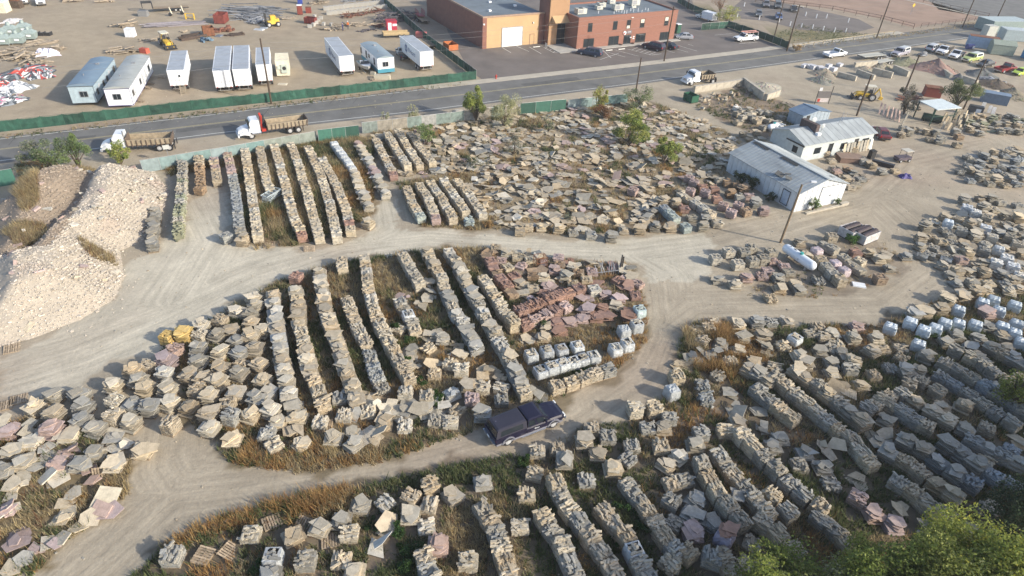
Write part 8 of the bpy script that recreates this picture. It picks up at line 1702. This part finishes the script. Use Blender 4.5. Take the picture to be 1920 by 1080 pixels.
    for i in range(60):
        j = random.randrange(N); b = block_mesh(U(.5, 1.0), U(.3, .5), U(.15, .3), .05); o = b.build('rock', STONE, root, (x[j], y[j], z[j]+.05), (U(-.5, .5), U(-.5, .5), U(0, 3)), color=tint_col(colr(['pale', 'buff', 'pink'])))
    return pts, hat_
def PXv(x, y, z):
    v0, v1, v2 = x, y, z-CAMH+0*x; zz = v0*_fw[0]+v1*_fw[1]+v2*_fw[2]
    return 960+FOC*(v0*_rt[0]+v1*_rt[1]+v2*_rt[2])/zz, 540-FOC*(v0*_up[0]+v1*_up[1]+v2*_up[2])/zz
MPTS, MH = mound()
# ------------------------------------------------------------------ grass and weeds
DRY = 1.8*np.array([(.235, .195, .115), (.27, .22, .13), (.20, .165, .105), (.29, .225, .115), (.18, .145, .09)]); ORA = 1.5*np.array([(.30, .19, .075), (.25, .145, .065), (.32, .22, .10)]); GRN = 1.5*np.array([(.075, .095, .04), (.06, .08, .034), (.10, .115, .05), (.13, .13, .065)])
RED = np.array([(.24, .12, .06), (.2, .11, .07)])
def tufts(name, label, cat, areas):
    Vs, Cs = [], []
    for poly, dens, h0, mixf, thr in areas:
        P_ = np.array(poly); x0, y0 = P_.min(0); x1, y1 = P_.max(0); n = int((x1-x0)*(y1-y0)*dens); x = rng.uniform(x0, x1, n); y = rng.uniform(y0, y1, n); k = inpoly(x, y, poly); x, y = x[k], y[k]
        q = fbm(x, y, 7, 40); k = (q+rng.uniform(-.12, .12, len(x)) > thr); x, y = x[k], y[k]
        k = np.array([OCC.get((int(a/.5), int(b/.5)), 0) == 0 or random.random() < .12 for a, b in zip(x, y)], bool); x, y = x[k], y[k]; n = len(x)
        if n == 0: continue
        px_, py_ = PXv(x, y, 0.0); k = (px_ > -30)*(px_ < 1950)*(py_ > -20)*(py_ < 1110); x, y = x[k], y[k]; n = len(x)
        gsel = fbm(x, y, 5, 50)+rng.uniform(-.12, .12, n); osel = fbm(x, y, 6, 60)+rng.uniform(-.06, .06, n)
        col = DRY[rng.integers(0, len(DRY), n)]; g = gsel > mixf[0]; col = np.where(g[:, None], GRN[rng.integers(0, len(GRN), n)], col); o = (osel > mixf[1])*~g; col = np.where(o[:, None], ORA[rng.integers(0, len(ORA), n)], col); rr = (rng.random(n) < .07)*~g; col = np.where(rr[:, None], RED[rng.integers(0, 2, n)], col)
        nb = 9; X = np.repeat(x, nb); Y = np.repeat(y, nb); C = np.repeat(col, nb, 0)*rng.uniform(.75, 1.2, n*nb)[:, None]; m = n*nb; H = h0*rng.uniform(.35, 1.15, m)*np.repeat(.55+.8*vn(x, y, 3, 33), nb); a = rng.uniform(0, 6.28, m); w_ = rng.uniform(.014, .034, m)*(1+.6*np.repeat(g, nb)); r_ = rng.uniform(0, .26, m); le = rng.uniform(.2, 1.1, m)*H; b = rng.uniform(0, 6.28, m)
        bx_, by_ = X+np.cos(b)*r_, Y+np.sin(b)*r_; Z0 = (MH(bx_, by_)*inpoly(bx_, by_, MPTS)).clip(0) if name == 'mound_weeds' else np.zeros(m)
        V = np.stack([np.stack([bx_-np.sin(a)*w_, by_+np.cos(a)*w_, Z0], 1), np.stack([bx_+np.sin(a)*w_, by_-np.cos(a)*w_, Z0], 1), np.stack([bx_+np.cos(a)*le, by_+np.sin(a)*le, Z0+H], 1)], 1); Vs.append(V.reshape(-1, 3)); Cs.append(C)
    o = trimesh(name, np.concatenate(Vs), GRASS, np.concatenate(Cs), 'stuff'); tag(o, label, cat); print(name, len(o.data.polygons)); return o
STD = (.60, .60)
tufts('dry_grass', 'dry tan and orange grass in the lower left corner', 'dry grass', [(LOWL, 20, .65, (.66, .47), .27), (gp([(330, 1000), (430, 965), (560, 930), (660, 915), (670, 960), (600, 985), (480, 985), (330, 1020)]), 26, .7, (.9, .38), .1), (gp([(470, 830), (600, 835), (700, 810), (720, 862), (560, 886), (440, 870)]), 24, .7, (.85, .42), .1)])
tufts('centre_weeds', 'mixed weeds between the rows of the centre block', 'weeds', [(CENTER, 15, .5, (.585, .58), .2)])
tufts('row_weeds', 'dry weeds between the long rows behind the roadside fence', 'weeds', [(NWROW, 22, .85, (.58, .66), .1), (NWEDGE, 16, .7, (.62, .55), .1), (MID, 16, .6, (.6, .6), .15)])
tufts('field_weeds', 'dry grass among the loose slab heaps', 'weeds', [(SLABF, 12, .55, (.60, .60), .26)])
tufts('bottom_weeds', 'brown and green weeds in the lower right block', 'weeds', [(BOTT, 14, .55, (.50, .58), .15), (gp([(650, 920), (860, 870), (960, 880), (950, 1080), (640, 1090), (560, 1000)]), 14, .55, (.42, .62), .2)])
tufts('brown_weed_clump', 'tall rusty brown weed clump right of the track fork', 'weeds', [(gp([(1280, 620), (1340, 600), (1420, 640), (1450, 665), (1400, 700), (1350, 720), (1300, 690)]), 36, 1.0, (.95, .35), .0), (gp([(1560, 735), (1600, 720), (1650, 780), (1600, 800)]), 20, .9, (.9, .4), .1)])
tufts('lawn_grass', 'short patchy grass of the lawn beyond the green fence', 'grass', [(LAWN, 2.5, .22, (.45, .8), .2)])
tufts('mound_weeds', 'dry tumbleweed clumps on the rubble mound', 'weeds', [(gp([(45, 395), (80, 360), (95, 380), (90, 420), (62, 440)]), 40, .8, (1, .75), .05), (gp([(15, 465), (95, 450), (105, 480), (50, 495)]), 40, .7, (1, .75), .0), (gp([(160, 480), (215, 490), (222, 505), (180, 508)]), 40, .6, (1, .75), .0), (gp([(40, 330), (160, 315), (190, 322), (170, 350), (90, 350)]), 26, .6, (1, .8), .0), (gp([(30, 305), (110, 300), (100, 345), (40, 350)]), 14, .5, (.7, .6), .1)])
tufts('verge_weeds', 'thin weeds along the road verges and fence foot', 'weeds', [(gp([(0, 252), (400, 207), (890, 152), (890, 158), (400, 216), (0, 262)]), 3, .3, (.6, .7), .42), (gp([(1480, 95), (1700, 68), (1880, 44), (1860, 36), (1700, 62)]), 3, .35, (.7, .8), .3), (RCL, 4, .35, (.55, .7), .42), (NECL, 4, .4, (.5, .7), .4)])

# ------------------------------------------------------------------ shrubs and trees
def leafcloud(cx, cy, zc, rx, ry, rz_, n, size, pal, lobes=9, seed=0, thin=0.0, big=0):
    r2 = np.random.default_rng(seed+11); L = r2.normal(0, .5, (lobes, 3)); L = L/np.maximum(1, np.linalg.norm(L, axis=1))[:, None]*.8; rad = r2.uniform(.16, .42, lobes)+(.08 if lobes > 20 else 0)
    k = r2.integers(0, lobes, n); d = r2.normal(0, 1, (n, 3)); d /= np.linalg.norm(d, axis=1)[:, None]; q = r2.random(n)**.45; p = L[k]+d*(rad[k]*q)[:, None]
    keep = vn(p[:, 0]*3+seed, p[:, 1]*3+p[:, 2]*2, .45, seed % 60) > thin; p = p[keep]; k = k[keep]; n = len(p); c = np.array([cx, cy, zc])+p*np.array([rx, ry, rz_])
    u = r2.normal(0, 1, (n, 3)); u[:, 2] *= .5; u /= np.linalg.norm(u, axis=1)[:, None]; v = np.cross(u, r2.normal(0, 1, (n, 3))); v /= np.linalg.norm(v, axis=1)[:, None]; s_ = size*r2.uniform(.6, 1.4, n)[:, None]
    V = np.stack([c-u*s_, c+v*s_*.5, c+u*s_, c-v*s_*.5], 1).reshape(-1, 3); pa = np.array(pal); ci = (k*7+seed) % len(pa); ci = np.where(r2.random(n) < .35, r2.integers(0, len(pa), n), ci); col = pa[ci]*r2.uniform(.7, 1.25, n)[:, None]
    return V, col, L*np.array([rx, ry, rz_])+np.array([cx, cy, zc])
BARK = mat('bark', (.13, .10, .075), .95, ns=5, na=.3)
def shrub(label, base, w_, h, n, size, pal, cat='bush', name='bush', trunk=.08, low=.25, thin=.15, seed=0, lobes=9, crown='crown', world=None, twigs=True):
    g = Vector((*world, 0)) if world else G(*base); t = thing(name, label, cat, g); V, col, L = leafcloud(0, 0, h*(low+(1-low)/2), w_/2, w_/2, h*(1-low)/2*1.05, n, size, pal, lobes, seed, thin)
    V[:, 2] = np.maximum(V[:, 2], .03); o = trimesh(crown, V, LEAF, col, 'stuff', t, 4); b = MB()
    for i, l_ in enumerate(L):
        mid = (l_[0]*.35+U(-.1, .1), l_[1]*.35+U(-.1, .1), l_[2]*.5); b.cyl((U(-.1, .1)*trunk*5, U(-.1, .1)*trunk*5, 0), mid, trunk, trunk*.6, n=6); b.cyl(mid, tuple(l_), trunk*.6, trunk*.25, n=5)
    b.build('trunk', BARK, t); return t
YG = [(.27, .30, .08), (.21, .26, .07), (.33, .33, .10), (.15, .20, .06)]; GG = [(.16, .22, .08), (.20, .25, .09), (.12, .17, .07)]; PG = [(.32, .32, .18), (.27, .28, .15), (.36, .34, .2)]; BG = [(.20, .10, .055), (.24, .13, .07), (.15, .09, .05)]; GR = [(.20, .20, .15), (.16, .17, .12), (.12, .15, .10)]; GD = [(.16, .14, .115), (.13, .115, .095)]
SH = [('tall yellow-green young tree by the roadside fence', (893, 228), 4.2, 5.6, 12000, .10, YG+GG, 'tree', 'young_tree', .1), ('pale feathery bush right of the tall young tree', (945, 240), 4.8, 5.4, 8000, .08, PG, 'bush', 'bush', .06), ('green-topped bush with brown foot by the patched fence', (1120, 212), 3.4, 4.2, 5000, .10, YG+BG, 'bush', 'bush', .06), ('brown withered shrub below the green-topped bush', (1130, 222), 3.2, 2.0, 3500, .09, BG, 'bush', 'bush', .05),
      ('open grey-green bush at the bare pole foot', (1192, 205), 5.0, 3.8, 4500, .09, GG+GR, 'bush', 'bush', .06), ('bright yellow-green bush in the slab field', (1178, 274), 6.2, 4.8, 15000, .10, YG, 'bush', 'bush', .07), ('green edge of the bright bush, right side', (1205, 270), 2.6, 2.8, 3500, .09, GG+YG, 'bush', 'bush', .05), ('green-yellow bush left of the warehouse', (1244, 308), 4.0, 3.8, 8500, .10, YG+GG, 'bush', 'bush', .06),
      ('bare grey thorny shrub in the slab field', (962, 292), 3.6, 3.0, 2200, .07, GD+GR, 'bush', 'bush', .05), ('pale grey-green shrub among slabs below the fence', (1028, 248), 2.2, 2.4, 1800, .08, PG+GR, 'bush', 'bush', .04), ('dark green bush at the end of the short tan rows', (800, 275), 3.2, 3.4, 4500, .09, GG, 'bush', 'bush', .05), ('thin pale bush at the rusty fence, left', (722, 240), 1.6, 2.4, 900, .08, PG, 'bush', 'bush', .04), ('thin pale bush at the rusty fence, right', (776, 230), 2.0, 2.6, 1200, .08, PG, 'bush', 'bush', .04),
      ('wide grey-green bush above the rubble mound', (102, 325), 6.0, 4.6, 9000, .09, GG+GR, 'bush', 'bush', .08), ('taller green bush right of the wide grey-green bush', (150, 318), 4.0, 4.8, 7000, .09, GG, 'bush', 'bush', .07), ('bright lime bush in front of the left dump truck', (228, 308), 2.6, 3.0, 3500, .10, YG, 'bush', 'bush', .05), ('low grey weeds bush left of the wide bush', (55, 330), 3.4, 1.4, 1800, .08, GR, 'bush', 'bush', .04),
      ('round olive tree near the right gravel heaps', (1792, 200), 6.0, 4.6, 9000, .11, [(.09, .12, .05), (.12, .14, .06), (.14, .17, .06)], 'tree', 'olive_green_tree', .12), ('dark grey wispy bush left of the white shelter', (1693, 215), 4.2, 5.2, 6500, .09, GD+[(.07, .08, .055)], 'bush', 'bush', .07), ('yellow-green crooked bush at the lawn edge', (1362, 46), 6.5, 4.0, 4200, .12, PG+YG, 'bush', 'bush', .08), ('brown twiggy bush above the crooked bush', (1350, 22), 5.5, 4.6, 1500, .10, BG, 'bush', 'bush', .1),
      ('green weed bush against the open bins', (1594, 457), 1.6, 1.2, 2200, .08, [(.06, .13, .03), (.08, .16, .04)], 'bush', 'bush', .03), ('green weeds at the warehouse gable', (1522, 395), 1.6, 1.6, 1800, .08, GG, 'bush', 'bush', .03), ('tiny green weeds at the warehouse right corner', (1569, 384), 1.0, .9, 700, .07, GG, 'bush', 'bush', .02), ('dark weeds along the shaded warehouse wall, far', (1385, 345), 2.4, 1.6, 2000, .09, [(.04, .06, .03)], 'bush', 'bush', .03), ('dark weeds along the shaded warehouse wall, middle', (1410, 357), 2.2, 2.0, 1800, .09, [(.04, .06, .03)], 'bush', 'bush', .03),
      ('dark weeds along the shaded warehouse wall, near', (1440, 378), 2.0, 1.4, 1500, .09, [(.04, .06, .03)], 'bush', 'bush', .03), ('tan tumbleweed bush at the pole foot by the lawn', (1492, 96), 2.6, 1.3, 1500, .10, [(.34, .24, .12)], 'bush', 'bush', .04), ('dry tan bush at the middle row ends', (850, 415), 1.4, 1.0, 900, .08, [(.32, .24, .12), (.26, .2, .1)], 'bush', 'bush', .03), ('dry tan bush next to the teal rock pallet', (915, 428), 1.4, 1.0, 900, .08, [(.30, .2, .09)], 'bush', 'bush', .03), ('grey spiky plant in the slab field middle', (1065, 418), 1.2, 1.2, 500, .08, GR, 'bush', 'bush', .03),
      ('small dark bush by the side track slabs', (885, 315), 3.0, 1.6, 1600, .08, [(.09, .11, .06), (.13, .13, .08)], 'bush', 'bush', .03)]
for i, (lb, q, w_, h, n, sz, pal, cat_, nm, tr) in enumerate(SH): shrub(lb, q, w_*1.12, h*1.15, n, sz, [tuple(min(.5, c*1.3) for c in k) for k in pal], cat_, nm, tr, low=.12 if cat_ == 'bush' else .1, seed=i, thin=.3, lobes=16)
GWC = {}; GW = [(.055, .11, .03), (.07, .13, .035), (.05, .09, .03)]
for i, q in enumerate(sorted([(735, 990), (748, 1010), (760, 1045), (770, 680), (790, 720), (1170, 960), (1195, 985), (770, 640), (745, 620), (1060, 655), (1095, 700), (985, 870), (760, 1075), (1150, 1010), (1020, 775), (1010, 610), (700, 985), (1700, 690), (1760, 640), (1590, 830), (1900, 700), (1720, 640), (1880, 760), (820, 750), (480, 1075)], key=lambda q: by_mark(*G(*q)[:2], *q)[1])):
    k, d, sd_ = by_mark(*G(*q)[:2], *q); GWC[(k, sd_)] = GWC.get((k, sd_), 0)+1; n_ = GWC[(k, sd_)]
    shrub(f"low green weed patch {sd_} {k}, {'nearest' if n_ == 1 else ordn(n_)+' nearest'}", q, U(1.4, 2.6), U(.5, .9), 1100, .07, GW, 'weed patch', 'green_weed_patch', .02, low=.0, seed=60+i, lobes=7)
# poplar crowns at the bottom right, and the trees beyond the right edge whose shade falls into the yard
def bigtree(label, top, h, w_, pal, n, seed, world=None, size=.095, group=None, low=.1):
    p = G(*top, h*.75) if not world else Vector((*world, 0)); shrub(label, None, w_, h, n, size, pal, 'tree', 'poplar_tree', .22, low=low, seed=seed, thin=.24, lobes=34, world=(p.x, p.y))
LG = [(.24, .28, .06), (.18, .23, .055), (.28, .30, .08), (.14, .17, .05)]; YL = [(.40, .38, .06), (.34, .34, .06), (.26, .29, .06)]
bigtree('bright yellow-green tree crown, rightmost at the bottom', (1850, 1040), 9.0, 7.0, YL+LG, 42000, 101); bigtree('pale green tree crown, second from the right corner', (1695, 1100), 7.5, 7.5, LG, 42000, 102); bigtree('green tree crown at the very bottom right', (1800, 1110), 8.5, 8.0, LG, 36000, 103); bigtree('leafy yellow-green crown, leftmost of the bottom trees', (1500, 1105), 6.5, 7.0, LG, 30000, 104); bigtree('small pale crown between the leftmost and second crowns', (1620, 1085), 6.5, 5.0, PG+LG, 9000, 105); bigtree('lime crown touching the lower right corner', (1930, 1090), 8.5, 6.5, LG+YL, 18000, 106)
bigtree('added tree with shadow-dark leaves at the right edge', (1950, 950), 6.0, 4.6, [(.05, .08, .04)], 16000, 107); bigtree('low yellow shrub tree at the right edge', (1918, 722), 3.5, 3.0, YL+LG, 4000, 108)  # first tree is added, its near-black leaf colour paints a black shadow
for i, (x, y, h) in enumerate([(46, 27, 13), (53, 30, 15), (60, 34, 15), (67, 38, 13), (74, 43, 12)]): bigtree(f'tall tree beyond the right picture edge, {ordn(i+1)} from the camera side', None, h, 9, GG+LG, 9000, 120+i, world=(x, y), size=.26)
hz = MB(); hz.box((0, 60, 19.5), (900, 700, 41)); hm = bpy.data.materials.new('haze'); hm.use_nodes = True; hm.node_tree.nodes.remove(hm.node_tree.nodes['Principled BSDF']); pv = hm.node_tree.nodes.new('ShaderNodeVolumePrincipled'); pv.inputs['Density'].default_value = .0003; pv.inputs['Color'].default_value = (.9, .92, .95, 1); pv.inputs['Anisotropy'].default_value = .2
hm.node_tree.links.new(pv.outputs[0], hm.node_tree.nodes['Material Output'].inputs['Volume']); hz.build('haze', hm, kind='stuff')
# stray stones on the open ground
V = []; C = []; b = MB()
for i in range(2600):
    x, y = U(-70, 90), U(18, 110); s_ = U(.03, .12); b.box((x, y, s_*.2), (s_*U(1, 2), s_, s_*.6), rz=U(0, 3), t=tuple(np.array(PAL[colr(['tan', 'buff', 'grey'])])*U(.7, 1.2)), nobot=True)
o = b.build('scattered_stones', RUBBLE, kind='stuff'); tag(o, 'small stray stones scattered over the dirt of the yard', 'stones')
for nm in ('grass',): pass
dups = {k: v for k, v in LABELS.items() if len(v) > 1}
print('dup labels', dups)
